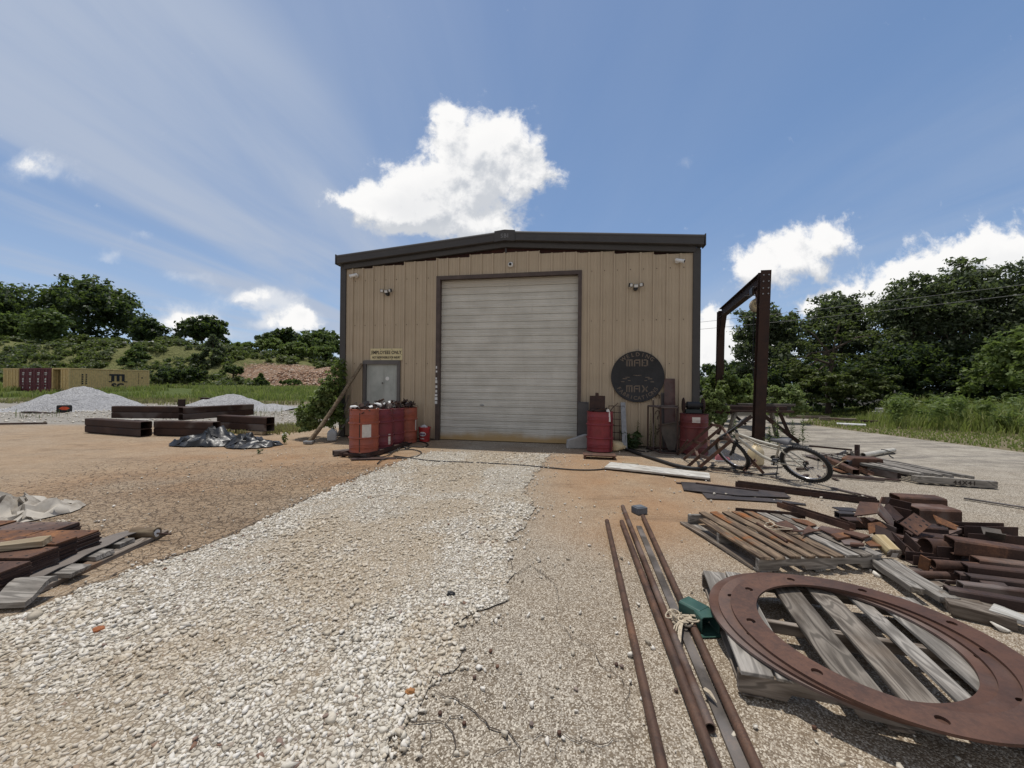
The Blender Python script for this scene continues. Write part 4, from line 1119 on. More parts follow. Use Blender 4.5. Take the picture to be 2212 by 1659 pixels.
for j, (xl, xr, yt, lab) in enumerate(((136, 200, 722, 'olive shrub under the left side of the tallest tree'), (206, 276, 728, 'olive shrub under the middle of the tallest tree'), (330, 392, 726, 'olive shrub between the tallest tree and the lone round tree'),
        (494, 560, 738, 'light green shrub right of the lone round tree'), (548, 612, 728, 'light green shrub under the flat topped tree'), (600, 668, 736, 'light green shrub below the brighter tree'), (660, 730, 744, 'light green shrub against the left wall of the workshop'))):
    hilltree(lab, xl, xr, yt, 62 - j*.5, LEAF_OLIVE if j < 3 else LEAF_LIGHT, 40+j, [(0, 0, .45, .95, .42), (.3, .1, .66, .55, .3), (-.4, 0, .5, .5, .35)], 'shrub', 'shrub', 3200, .28, 'shrubs on the crest of the bank', False)
def conifer(label, k, xm, yb, yt, w, Y, mt, seed, name='young_pine', cat='pine tree', n=4200, ls=.2):
    base = hillpt(k, xm, yb, Y); base = Vector((base[0], base[1], min(base[2], A(k, xm, yb, Y).z + .6))); h = A(k, xm, yt, Y).z - base.z
    o = thing(name, label, cat, base); rg = np.random.default_rng(seed); C = []; Rr = []
    ww = w/831*Y/2
    for i in range(70):
        z = rg.random()**.8; a2 = rg.uniform(0, 6.28); r = ww*(1.06 - z)*rg.uniform(.45, 1.05)
        C.append((base.x + r*cos(a2), base.y + r*sin(a2), base.z + h*(.08 + .88*z))); Rr.append(ww*.24*(1.15-z*.75))
    v, f = leaves(C, Rr, n, ls, seed, .1, .6, .25, 2.6); ON('crown', v, f, mt, parent=o)
    mb = MB(); mb.tube([base + Vector((0, 0, -.2)), base + Vector((.05, 0, h*.5)), base + Vector((0, 0, h*.95))], [.09, .06, .015], 7); O('trunk', mb, BARK, o)
    return o
conifer('young dark pine standing alone on the slope of the bank', 'p', 459, 800, 722, 66, 52, LEAF_GREY, 61)
conifer('lighter green cone shaped young tree above the yellow container', 'p', 296, 808, 742, 62, 50, LEAF_BUSH, 62, 'young_tree', 'tree')
conifer('small dark bush on the reddish stones of the bank', 'p', 563, 846, 806, 34, 43, LEAF_MID, 63, 'bush', 'bush', 2600, .14)
hilltree('spreading green bush on the stony slope below the pine', 478, 530, 790, 47, LEAF_MID, 64, [(0, 0, .6, .95, .35), (.3, 0, .75, .5, .2)], 'bush', 'bush', 2200, .2, None)
hilltree('wide dark bramble mass right of the yellow container', 330, 455, 794, 45, LEAF_DARK, 65, [(0, 0, .4, .95, .45), (.4, 0, .55, .5, .4), (-.5, 0, .5, .5, .4)], 'bush', 'bush', 6500, .2, None, False)
hilltree('low dark bush at the right foot of the reddish slope', 600, 660, 820, 43.5, LEAF_MID, 66, [(0, 0, .5, .95, .5)], 'bush', 'bush', 2200, .18, None, False)
mb = MB(); b0 = hillpt('p', 300, 757, 56)
sv, sf = stones(np.array([(b0[0] + random.uniform(-2, 2), b0[1] + random.uniform(-1, 1), b0[2]+.3) for _ in range(14)]), np.array([random.uniform(.2, .55) for _ in range(14)]), 9)
ON('rubble', sv, sf, CONC, kind='stuff', label='pale broken concrete lumps lying high on the scrubby bank', cat='rubble')
sv, sf = stones(np.stack([(q := rg.uniform((-30, 42.5), (-9, 51), (2600, 2)))[:, 0], q[:, 1], hill_z(q[:, 0], q[:, 1])], -1), rg.uniform(.06, .20, 2600), 19)
ON('scree_stones', sv, sf, mat('scree_red', lambda t: {'Base Color': t.ramp(t.island(), [(0, (.20, .10, .06)), (.5, (.36, .22, .14)), (1, (.55, .45, .36))]), 'Roughness': .95}), kind='stuff', label='reddish stones scattered over the bare slope of the bank', cat='stones')

# ------------------------------------------------------------------ trees on the right
def rtree(label, xl, xr, ytop, Y, mt, seed, lobes, nleaf, ls=.15, trunk=True, up=.35, sq=.75, name='tree', cat='tree', group='trees behind the yard on the right', per=1.0, ground=0.0, elongated=False):
    xm = (xl+xr)/2; p = A('p', xm, 830, Y); base = Vector((p.x, Y, ground)); h = A('p', xm, ytop, Y).z - ground; w = (xr-xl)/831*Y/2
    L = [(a*w, b*w, c*h, d*w, d*w*.85, e*h) for a, b, c, d, e in lobes]
    return tree(name, label, cat, base, h*.6 if trunk else 0, .016*h+.03, L, nleaf, ls, mt, seed, group, per=per*34/(w*h*.4+4), up=up, squash=sq, rr=(.16, .34), limbs=12, shell=.15)
full = [(0, 0, .50, .9, .40), (-.3, .1, .70, .6, .26), (.35, 0, .66, .6, .28), (0, 0, .86, .4, .13), (-.55, 0, .34, .5, .28), (.6, 0, .32, .5, .28), (0, -.1, .16, .9, .18)]
rtree('dark tree behind the steel hoist frame', 1580, 1735, 648, 27, LEAF_GREY, 81, full, 16000, .15)
rtree('dark round tree between the hoist frame and the tallest trees', 1735, 1895, 622, 27, LEAF_GREY, 82, full, 16000, .15)
rtree('lighter feathery tree with flat layered branches in front of the dark trees', 1660, 1920, 664, 21.5, LEAF_OLIVE, 83, [(-.1, -.1, .80, .55, .07), (.35, 0, .93, .55, .06), (-.5, 0, .62, .45, .07), (.2, -.3, .66, .7, .07), (-.72, 0, .46, .34, .06), (.7, 0, .74, .45, .07), (-.3, -.2, .50, .5, .06), (.4, -.1, .5, .5, .07), (-.3, -.3, .20, .55, .2), (.4, -.2, .22, .5, .22), (-.6, -.2, .36, .3, .10)], 26000, .095, up=.9, sq=.35, per=1.6)
rtree('tall grey green tree with ragged top right of the feathery tree', 1880, 2060, 585, 24, LEAF_GREY, 84, full, 22000, .125)
rtree('tallest grey green tree at the right end of the row', 1985, 2180, 545, 23, LEAF_GREY, 85, full, 24000, .125)
rtree('tall tree cut off by the right picture edge', 2110, 2330, 555, 22, LEAF_GREY, 86, full, 22000, .125)
rtree('light leaved low tree in front of the tall trees at the right edge', 2130, 2330, 712, 17.5, LEAF_LIGHT, 87, [(0, 0, .5, .95, .45), (-.4, 0, .7, .45, .28), (.3, 0, .75, .5, .25)], 9000, .13, True)
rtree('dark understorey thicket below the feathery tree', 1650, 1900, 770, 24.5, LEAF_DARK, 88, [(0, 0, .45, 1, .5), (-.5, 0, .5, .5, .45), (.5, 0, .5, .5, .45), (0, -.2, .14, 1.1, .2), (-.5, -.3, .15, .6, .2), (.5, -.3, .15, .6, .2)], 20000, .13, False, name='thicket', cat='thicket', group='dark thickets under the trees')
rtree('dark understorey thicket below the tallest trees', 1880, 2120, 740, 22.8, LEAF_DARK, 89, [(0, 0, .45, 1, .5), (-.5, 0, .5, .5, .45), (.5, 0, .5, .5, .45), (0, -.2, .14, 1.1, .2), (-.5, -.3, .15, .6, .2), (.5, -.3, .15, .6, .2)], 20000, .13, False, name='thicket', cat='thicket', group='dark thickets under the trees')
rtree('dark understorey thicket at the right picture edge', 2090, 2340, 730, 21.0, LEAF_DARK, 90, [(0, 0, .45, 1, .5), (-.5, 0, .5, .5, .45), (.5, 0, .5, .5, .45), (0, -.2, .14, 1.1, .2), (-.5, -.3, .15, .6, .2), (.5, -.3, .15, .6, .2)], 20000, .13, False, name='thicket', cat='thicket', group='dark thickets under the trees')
rtree('bushy green shrub in the gap between workshop and hoist frame', 1505, 1600, 796, 17.0, LEAF_BUSH, 91, [(0, 0, .45, .95, .48), (.4, 0, .6, .5, .38)], 6000, .12, False, name='shrub', cat='shrub', group='shrubs beside the hoist frame')
rtree('pale leaved shrub at the right wall of the workshop', 1512, 1572, 836, 10.6, LEAF_PALE, 92, [(0, 0, .45, .95, .5), (.3, 0, .7, .5, .3), (-.3, .3, .6, .5, .35)], 3600, .065, False, name='shrub', cat='shrub', group='shrubs beside the hoist frame')
rtree('broad green shrub behind the left post of the hoist frame', 1545, 1645, 800, 14.6, LEAF_LIGHT, 93, [(0, 0, .45, .95, .48), (-.4, 0, .6, .5, .36), (.4, .2, .5, .5, .4)], 6500, .10, False, name='shrub', cat='shrub', group='shrubs beside the hoist frame')
rtree('yellow green shrub right of the hoist frame post', 1655, 1735, 822, 16.0, LEAF_PALE, 94, [(0, 0, .45, .95, .48), (.4, 0, .6, .5, .36)], 4500, .10, False, name='shrub', cat='shrub', group='shrubs beside the hoist frame')
rtree('dark distant tree seen low beyond the hoist frame', 1500, 1640, 776, 31, LEAF_DARK, 95, [(0, 0, .5, 1, .45), (.3, 0, .7, .5, .28)], 6000, .2, False, name='shrub', cat='shrub', group='shrubs beside the hoist frame')
# tall grass and weeds on the right
gp = np.array(GRASSR); q = rg.uniform(gp.min(0), gp.max(0), (60000, 2)); q = q[inpoly(q[:, 0], q[:, 1], GRASSR)]
dens = fbm(q[:, 0]*.45, q[:, 1]*.45, 3, 33)
edge = q[:, 1] - np.interp(q[:, 0], [10, 12.8, 18.8, 34], [17.5, 14.6, 10.0, 7.5])
uu = q[:, 0]/q[:, 1]
hh = (.07 + (.80*sstep(edge, .2, 2.4)*sstep(dens, .30, .60) + .18*sstep(edge, 0, 1))*sstep(uu, .86, 1.02))*rg.uniform(.5, 1.2, len(q))
grass('tall_grass', 'tall bright green grass and weeds on the right verge', np.stack([q[:, 0], q[:, 1], 0*q[:, 0]], -1), hh, GRASSM, 8, .017, .5)
q = rg.uniform((8, 11), (34, 19), (9000, 2)); e2 = q[:, 1] - np.interp(q[:, 0], [10, 12.8, 18.8, 34], [17.5, 14.6, 10.0, 7.5])
q = q[(np.abs(e2) < .7) & (fbm(q[:, 0]*.7, q[:, 1]*.7, 3, 8) > .42)]
grass('verge_grass', 'short dry grass fringe along the edge of the concrete', np.stack([q[:, 0], q[:, 1], 0*q[:, 0]], -1), .13, DRYG, 9, .012)
q = rg.uniform((10, 12), (36, 18.5), (240, 2)); e2 = q[:, 1] - np.interp(q[:, 0], [10, 12.8, 18.8, 34], [17.5, 14.6, 10.0, 7.5]); q = q[(e2 > .8) & (q[:, 0]/q[:, 1] > .97)]
C = np.stack([q[:, 0], q[:, 1], rg.uniform(.25, .95, len(q))], -1); v, f = leaves(C, np.full(len(C), .34), 22000, .07, 17, .5, 1.2, .2, 3.0)
ON('verge_weeds', v, f, LEAF_LIGHT, kind='stuff', label='leafy weeds standing among the tall grass on the right verge', cat='weeds')
# ------------------------------------------------------------------ shipping containers
CLEN, CWID, CH = 6.06, 2.44, 2.59
def container(name, label, near, ax, m, group, opened=False, marks=None):
    """near: ground corner of the door end (right side), ax: unit vector along the length away from the doors"""
    ax = Vector((ax[0], ax[1], 0)).normalized(); right = Vector((ax.y, -ax.x, 0))
    F = Matrix((ax, -right, Vector((0, 0, 1)))).transposed().to_4x4(); F.translation = Vector((near[0], near[1], 0))   # x along, y across to the left, z up
    o = thing(name, label, 'container', world=F, group=group)
    mb = MB(); fr = .09
    def corr(x0, x1, y, s):
        n = int((x1-x0)/.14); vs = []
        for i in range(n+1):
            x = x0 + (x1-x0)*i/n
            for k, (dx, dy) in enumerate(((0, 0), (.035, .03), (.07, .03), (.105, 0))):
                if x+dx <= x1: vs += [(x+dx, y + s*dy, .16), (x+dx, y + s*dy, CH-.12)]
        mb.add(vs, [(2*i, 2*i+2, 2*i+3, 2*i+1) for i in range(len(vs)//2-1)])
    corr(.1, CLEN-.1, .02, 1); corr(.1, CLEN-.1, CWID-.02, -1)
    mb.box((.1, .06, CH-.06), (CLEN-.1, CWID-.06, CH-.02)); mb.box((CLEN-.06, .1, .15), (CLEN-.03, CWID-.1, CH-.1)); mb.box((.12, .1, .12), (CLEN-.1, CWID-.1, .16))
    O('wall', mb, m, o, frm=F)
    mb = MB()
    for x in (0, CLEN-.12):
        for y in (0, CWID-.12): mb.box((x, y, 0), (x+.12, y+.12, CH))
    for y in (0, CWID-.07):
        mb.box((.12, y, .0), (CLEN-.12, y+.07, .15)); mb.box((.12, y, CH-.10), (CLEN-.12, y+.07, CH))
    for x in (0, CLEN-.1): mb.box((x, .12, 0), (x+.1, CWID-.12, .15)); mb.box((x, .12, CH-.12), (x+.1, CWID-.12, CH))
    O('frame', mb, m, o, frm=F, bevel=.008)
    for s, a in ((0, 0), (1, R(96) if opened else 0)):
        w = (CWID-.26)/2; y0 = .13 if s == 0 else CWID-.13
        D = F @ Matrix.Translation((.03, y0, .16)) @ Matrix.Rotation(a if s else -a, 4, 'Z'); sg = 1 if s == 0 else -1
        mb = MB(); y1, y2 = sorted((0, sg*w)); mb.box((0, y1+.004, 0), (.04, y2-.004, CH-.29))
        for k in range(4): z = .08 + k*.58; mb.box((-.018, y1+.06, z), (0, y2-.06, z+.42))
        d = O('door', mb, m, o, frm=D, bevel=.006)
        for q in (.28, .72):
            mb = MB(); mb.tube([(-.05, sg*w*q, -.05), (-.05, sg*w*q, CH-.26)], .018, 8)
            for z in (.05, .8, 1.5, 2.2): mb.cbox((-.04, sg*w*q, z), (.05, .07, .06))
            mb.box((-.075, sg*w*q - .02, .95), (-.06, sg*w*q + .16*sg*(1 if q < .5 else -1), .99)) if sg*(1 if q < .5 else -1) > 0 else mb.box((-.075, sg*w*q - .16, .95), (-.06, sg*w*q + .02, .99))
            O('lock_rod', mb, m, d, frm=D)
        if marks:
            mb = MB()
            if s == 1 and False: pass
            for z, hh, ww in ((1.95, .09, .55), (1.80, .06, .4), (1.35, .16, .22), (1.12, .16, .22), (.92, .05, .3), (.55, .14, .14)):
                yy = sg*w*.5; mb.box((-.022, yy-ww/2 + .12, z), (-.019, yy+ww/2 + .12 if ww < .5 else yy+ww/2, z+hh))
            O('door_markings', mb, WHITELET, d, frm=D)
    return o, F
ax = Vector((.28, .96, 0)).normalized(); sd_ = Vector((-ax.y, ax.x, 0))
c0 = A('p', 148, 866, 34.2); c0 = Vector((c0.x, 34.2, 0))
oY, FY = container('shipping_container', 'yellow steel container with a large black letter mark on its long side', c0, ax, YELLOW, 'steel containers at the foot of the bank', True)
# black letters on the long side (local y = 0 faces the yard)
SM = FY @ Matrix.Rotation(PI/2, 4, 'X')
mb = MB(); X0 = 2.95; zb = 1.42
for x in (0, .40, .80): mb.box((X0+x, -.012, zb+.02), (X0+x+.23, -.008, zb+.56))
mb.box((X0-.16, -.012, zb+.56), (X0+1.03, -.008, zb+.72)); mb.box((X0-.20, -.012, zb-.06), (X0+.06, -.008, zb+.02)); mb.box((X0+.97, -.012, zb-.06), (X0+1.26, -.008, zb+.02))
O('letter_mark', mb, BLACKM, oY, frm=FY)
mb = text_mb('SC', .78, .003, .028, 1.0, FY.inverted() @ FY @ Matrix.Translation((X0+.50, -.010, zb-.72)) @ Matrix.Rotation(PI/2, 4, 'X'), xscale=1.05)
O('letter_mark', mb, BLACKM, oY, frm=FY)
mb = MB()
for x, w in ((.85, .10), (1.12, .08)):
    for k in range(5): mb.box((x, -.012, 1.95 - k*.2), (x+w, -.008, 2.08 - k*.2))
for k in range(8): mb.box((5.1, -.012, 2.2-k*.14), (5.15, -.008, 2.28-k*.14))
mb.box((5.35, -.012, 1.75), (5.47, -.008, 1.88))
O('side_markings', mb, BLACKM, oY, frm=FY)
p = c0 + sd_*(CWID+.15)
container('shipping_container', 'maroon steel container next to the yellow one with white markings on its doors', p, ax, MAROON, 'steel containers at the foot of the bank', marks=True)
p = p + sd_*(CWID+.12) + ax*.1
container('shipping_container', 'outer maroon steel container between the other maroon one and the cut off yellow one', p, ax, MAROON, 'steel containers at the foot of the bank', marks=True)
p = p + sd_*(CWID+.15)
container('shipping_container', 'yellow steel container cut off by the left picture edge', p, ax, YELLOW, 'steel containers at the foot of the bank')

# ------------------------------------------------------------------ heaps of crushed stone
def heap(name, label, c, rx, ry, h, seed, tails=()):
    n = 90; u, v = np.meshgrid(np.linspace(-1.7, 1.7, n), np.linspace(-1.7, 1.7, n)); u, v = u.ravel(), v.ravel()
    r = np.sqrt(u*u + v*v); z = h*np.clip(1.12 - r*1.05, 0, None)**1.0
    z = np.where(r < .32, h*(.93 - .95*r*r*1.6), z)
    z = z + np.clip(.12*h*(1.55-r), 0, None)*(r > .5)*.6
    for (a, b, ra, rb, hh) in tails: z = np.maximum(z, hh*np.clip(1 - np.sqrt(((u-a)/ra)**2 + ((v-b)/rb)**2), 0, None))
    x, y = c[0] + u*rx, c[1] + v*ry
    z = z*(1 + (fbm(x*1.5, y*1.5, 4, seed)-.5)*.35) + (fbm(x*6, y*6, 2, seed)-.5)*.05*h*(r < 1.3) - .03
    i = np.arange(n-1)[:, None]*n + np.arange(n-1)[None, :]
    return ON(name, np.stack([x, y, z], -1), np.stack([i, i+1, i+1+n, i+n], -1).reshape(-1, 4), PILE, smooth=True, label=label, cat='gravel heap')
q = A('p', 176, 880, 20.6); heap('gravel_heap', 'larger smooth grey heap of crushed stone in front of the yellow container', (q.x, 20.6), 2.62, 2.2, 1.22, 5)
q = A('p', 492, 880, 21.2); heap('gravel_heap', 'smaller flatter grey stone heap behind the rusty box beams', (q.x, 21.2), 2.2, 1.9, .86, 6, ((1.1, 0, .9, .9, .34), (-.8, -.1, .7, .7, .25)))
q = rg.uniform((-27, 13.2), (-5, 24), (2600, 2)); ON('yard_stones', *stones(q, rg.uniform(.015, .06, 2600), 23), STONE, kind='stuff', label='pale stones scattered over the gravel yard on the left', cat='stones')
q = np.stack([rg.normal(q0, .9, 90) for q0 in (-15.3, 17.2)], -1)
q = np.concatenate([np.stack([rg.normal(-12.4, 1.3, 160), rg.normal(17.8, 1.0, 160)], -1), np.stack([rg.normal(-19, .5, 30), rg.normal(15.5, .4, 30)], -1)])
grass('yard_weeds', 'thin weeds growing in the pale gravel before the smaller stone heap', np.stack([q[:, 0], q[:, 1], 0*q[:, 0]], -1), .32, LEAF_SCRUB, 31, .006, .5, 'weeds')
steel('steel_beam', A('p', 433, 861, 26), A('p', 540, 866, 24.5), 'ibeam', .25, .30, RUSTD, .02, label='long dark steel beam lying behind the smaller stone heap', cat='beam').matrix_basis.translation.z = .12
# small black box with an orange mark
q = A('p', 139, 890, 17.8); F = Matrix.Translation((q.x, 17.8, 0)) @ Matrix.Rotation(R(40), 4, 'Z')
o = thing('warning_sign', 'small black square board with an orange mark standing before the larger heap', 'sign', world=F)
mb = MB(); mb.prism([(-.23, .02), (.23, .02), (.24, .06), (.24, .30), (.21, .34), (-.21, .34), (-.24, .30), (-.24, .06)], -.03, .03, Matrix.Rotation(PI/2, 4, 'X')); O('board', mb, BLACKM, o, frm=F, bevel=.006)
mb = MB(); mb.prism([(-.17, .19), (-.06, .27), (.08, .26), (.17, .19), (.07, .11), (-.07, .12)], .032, .036, Matrix.Rotation(PI/2, 4, 'X')); O('orange_mark', mb, plain('paint_signal_orange', (.75, .10, .03), .5), o, frm=F)
mb = MB(); mb.box((-.2, -.08, 0), (.2, .08, .02)); O('foot', mb, BLACKM, o, frm=F)
for k, (xx0, yy0, ww, dd_, lab) in enumerate((((98), 882, .7, .3, 'low dark timber block lying left of the larger heap'), (200, 898, 1.3, .5, 'dark flat scrap on the pale gravel in front of the heap'))):
    q = A('p', 43 if k == 0 else 90, 884 if k == 0 else 894, 19 if k == 0 else 17.3)
    plank('timber_block' if k == 0 else 'flat_scrap', (q.x - ww/2, q.y, 0), (q.x + ww/2, q.y + .1, 0), dd_, .16 if k == 0 else .06, WOODD if k == 0 else RUSTD, label=lab, cat='timber' if k == 0 else 'scrap', warp=.03)
a_, b_ = G('p', -30, 918), G('p', 101, 916); steel('steel_rod', a_, b_, 'rod', .06, .06, RUSTD, label='thin dark steel rod lying on the pale gravel at the left edge', cat='rod')

# ------------------------------------------------------------------ rusty box beams
def boxbeam(label, p0, p1, z, w=.26, h=.40):
    p0 = Vector((p0.x, p0.y, z)); p1 = Vector((p1.x, p1.y, z)); F = frame(p0, p1); L = (p1-p0).length
    o = thing('box_beam', label, 'beam', world=F, group='rusty double box beams stacked in the yard')
    for k in (0, 1):
        outer, inner = profile('box', w, h/2-.002, .012); mb = MB().extr(outer, L, inner, Matrix.Translation((0, 0, k*h/2)))
        O('tube', mb, RUSTBB, o, frm=F)
    return o
RUSTBB = rusty('rust_box_beam', (.028, .015, .012), (.054, .029, .021), (.090, .045, .030), .35, 3.0)
def gY(x, y, Y, dz=0): q = A('p', x, y, Y); return Vector((q.x, Y, 0))
boxbeam('rusty box beam lying on the ground at the left front of the stack', gY(196, 936, 11.15), gY(316, 941, 10.35), .0)
boxbeam('rusty box beam on the ground in the middle of the stack behind the tarp', gY(342, 941, 10.65), gY(468, 941, 10.45), .0)
boxbeam('rusty box beam on the ground at the right end of the stack', gY(478, 936, 11.6), gY(584, 936, 10.95), .09)
boxbeam('longer rusty box beam resting across the left and middle ground beams', gY(250, 905, 11.25), gY(417, 905, 11.30), .402, .26, .35)
boxbeam('rusty box beam resting across the middle and right ground beams', Vector((-9.22, 10.72, 0)), Vector((-8.62, 12.75, 0)), .402 + .0, .2, .36)
q = gY(562, 936, 11.2); plank('timber_block', (q.x-.5, q.y-.1, 0), (q.x+.35, q.y-.35, 0), .12, .088, WOODT, label='pale timber under the right end of the box beam stack', cat='timber')
q = gY(412, 876, 11.9); mb = MB(); mb.prism([(-.09, 0), (.09, 0), (.09, .07), (-.09, .07)], 0, .55, Matrix.Translation((q.x+.1, 11.42, .402))); O('steel_stub', mb, RUSTBB, label='short upright rusty stub standing behind the upper box beams', cat='scrap', bevel=.004)
q = Vector(gY(330, 906, 10.9)); plank('timber_board', (q.x-.55, 10.72, .402), (q.x+.2, 10.62, .402), .14, .02, WOODW, label='pale board lying on top of the left and middle box beams', cat='board')

# ------------------------------------------------------------------ crumpled sheets
def crumple(name, label, cat, c, rx, ry, h, mt, seed, rz=0, peaks=(), fold=1.0, nx=17, ny=13, edge=.22, group=None):
    """a heap of creased sheet: flat facets meeting in sharp folds"""
    rg = np.random.default_rng(seed); bm = bmesh.new(); vs = {}
    def hgt(a, b):
        z = 0
        for (a0, b0, sx, sy, hh) in peaks: z = max(z, hh*math.exp(-((a-a0)/sx)**2 - ((b-b0)/sy)**2))
        return z
    for i in range(nx):
        for j in range(ny):
            a, b = -1 + 2*i/(nx-1), -1 + 2*j/(ny-1); r = math.hypot(a, b); m = max(abs(a), abs(b))/r if r > 1e-6 else 1
            t = math.atan2(b, a); lim = 1 + float(fbm(cos(t)*1.7 + 3, sin(t)*1.7, 3, seed) - .5)*edge*2.6
            rim = max(abs(a), abs(b)) > .99
            jx, jy = (rg.uniform(-1, 1, 2)*(.0 if rim else .62))/np.array([nx-1, ny-1])*2
            a2, b2 = (a*m + jx)*lim, (b*m + jy)*lim; hh = hgt(a2, b2); k = (i + j) % 2
            z = h*(hh*(.78 + fold*rg.uniform(-.34, .34)) + fold*rg.uniform(-.03, .20))
            if rim: z = .004 + max(0, rg.uniform(-.5, .35))*h*.12
            c_, s_ = cos(rz), sin(rz); vs[i, j] = bm.verts.new((c[0] + a2*rx*c_ - b2*ry*s_, c[1] + a2*rx*s_ + b2*ry*c_, max(z, .004)))
    for i in range(nx-1):
        for j in range(ny-1):
            q = (vs[i, j], vs[i+1, j], vs[i+1, j+1], vs[i, j+1])
            for f in (((0, 1, 2), (0, 2, 3)) if rg.random() < .5 else ((0, 1, 3), (1, 2, 3))): bm.faces.new([q[k] for k in f])
    ed = [e for e in bm.edges if len(e.link_faces) == 2 and e.calc_face_angle(0) > .12]
    bmesh.ops.bevel(bm, geom=ed, offset=.009, segments=2, affect='EDGES', clamp_overlap=True)
    mb = MB().add([v.co.copy() for v in bm.verts], []); bm.verts.index_update(); mb.f = [tuple(v.index for v in f.verts) for f in bm.faces]; mb.m = [0]*len(mb.f); bm.free()
    return O(name, mb, mt, label=label, cat=cat, group=group, smooth=1.2)
q = rg.normal((-7.35, 12.0), (.55, .7), (2600, 2)); q = q[(q[:, 1] > 10.9) & (q[:, 0] < -6.3)]
grass('dry_patch', 'dry brown grass patch between the box beams and the bush', np.stack([q[:, 0], q[:, 1], 0*q[:, 0]], -1), .12, DRYG, 37, .012)
c = gY(448, 950, 9.25); crumple('plastic_sheet', 'taller crumpled black plastic sheet in front of the rusty box beams', 'tarp', (c.x, 9.2), .78, .50, .44, TARP, 3, R(8), ((.22, .1, .50, .7, .95), (-.35, 0, .5, .6, .40)), group='crumpled black plastic sheets')
c = gY(545, 950, 9.1); crumple('plastic_sheet', 'lower shiny black plastic sheet with a pointed right end beside the taller one', 'tarp', (c.x, 9.05), .62, .46, .34, TARP, 8, R(-8), ((-.3, .2, .50, .6, .85), (.35, 0, .5, .5, .42)), group='crumpled black plastic sheets')
c = G('c7', 170, 400); crumple('canvas_sheet', 'crumpled beige canvas sheet lying on the cracked pavement at the left edge', 'tarp', (c.x - .12, c.y + .05), .56, .44, .21, CLOTH, 14, R(14), ((-.1, .15, .5, .5, .9), (.45, 0, .35, .4, .6), (-.5, -.2, .4, .4, .6)), 1.5, 21, 15)

# ------------------------------------------------------------------ stacked drilled plates on planks, near left
HOLE = DARKIN
PLG = 'drilled steel plates stacked on planks at the left edge'
def plate_mesh(L, Wd, t):
    mb = MB(); mb.box((0, 0, 0), (L, Wd, t)); return mb
pm = {}
def plate(x1, y0, L, Wd, z, t, rz, mt, label, top):
    F = Matrix.Translation((x1, y0, z)) @ Matrix.Rotation(rz, 4, 'Z')
    o = thing('drilled_plate', label, 'steel plate', world=F, group=PLG)
    mb = MB(); mb.box((-L, 0, 0), (0, Wd, t)); O('plate', mb, mt, o, frm=F, bevel=.0015)
    if top:
        for i in range(int(L/.11)):
            for j in (.18, .82):
                if Wd < .1 and j > .5: continue
                mb = MB(); mb.lathe([(.009, t-.004), (.009, t+.0008), (0, t+.0008)], 10, Matrix.Translation((-.05 - i*.11, Wd*j, 0))); O('bolt_hole', mb, HOLE, o, frm=F)
    return o
rg2 = random.Random(4)
T = .013
stacks = [  # right edge x, front y, length, width, count, material
    (-3.38, 2.55, .52, .17, 9, RUST, 'front most drilled plate stack, its top plate'), (-3.43, 2.735, .50, .19, 10, RUST, 'second drilled plate stack from the front, its dark top plate'),
    (-3.47, 2.935, .46, .15, 11, RUSTO, 'third drilled plate stack from the front, its orange top plate'), (-3.50, 3.10, .46, .19, 9, RUSTO, 'fourth drilled plate stack from the front, its bright orange top plate'),
    (-3.95, 2.62, .50, .18, 9, RUST, 'front drilled plate stack of the second row, its top plate'), (-3.93, 2.83, .50, .2, 10, RUSTO, 'orange top plate beside the white topped board in the second row'),
    (-3.96, 3.07, .52, .2, 9, RUSTO, 'orange top plate behind the pale board lying on the stacks'), (-3.93, 3.32, .55, .2, 8, RUST, 'brown top plate at the back of the drilled plate stacks'),
    (-4.55, 3.05, .5, .22, 8, RUST, 'brown top plate of the far left stack behind the pale board'), (-4.53, 3.32, .5, .22, 8, RUSTO, 'orange top plate at the back left corner of the stacks')]
for (x1, y0, L, Wd, n, mt, lab) in stacks:
    for k in range(n):
        top = k == n-1; dx, dy, rz = rg2.uniform(-.008, .008), rg2.uniform(-.006, .006), rg2.uniform(-.02, .02) + (.03 if top else 0)
        plate(x1+dx, y0+dy, L, Wd, .082 + k*(T+.0008), T, rz, mt if top else RUSTD, lab if top else 'rusty steel plate lying lower down within the left plate stacks', top)
# planks under the plates
def pl(label, k0, a, b, L, w, h, z, mt=WOODG, dirx=(-1, .02), group='grey planks under the drilled plates'):
    p = G(k0, a, b, z); q = p + Vector((dirx[0], dirx[1], 0)).normalized()*L
    return plank('plank', q, p, w, h, mt, label=label, cat='plank', group=group, warp=.004)
pl('grey plank end sticking out nearest to the camera on the left', 'c7', 890, 1030, 1.5, .14, .036, .040)
pl('grey plank end in the middle of the three on the left', 'c7', 1170, 850, 1.5, .14, .036, .040)
pl('grey plank end farthest back of the three on the left', 'c7', 1410, 715, 1.5, .14, .036, .040)
plank('timber_bearer', (-3.30, 2.62, 0), (-3.38, 3.75, 0), .09, .038, WOODD, label='brown bearer timber under the right ends of the grey planks', cat='timber')
plank('timber_bearer', (-4.3, 2.5, 0), (-4.35, 3.75, 0), .09, .038, WOODD, label='brown bearer timber under the stacks near the left edge', cat='timber')
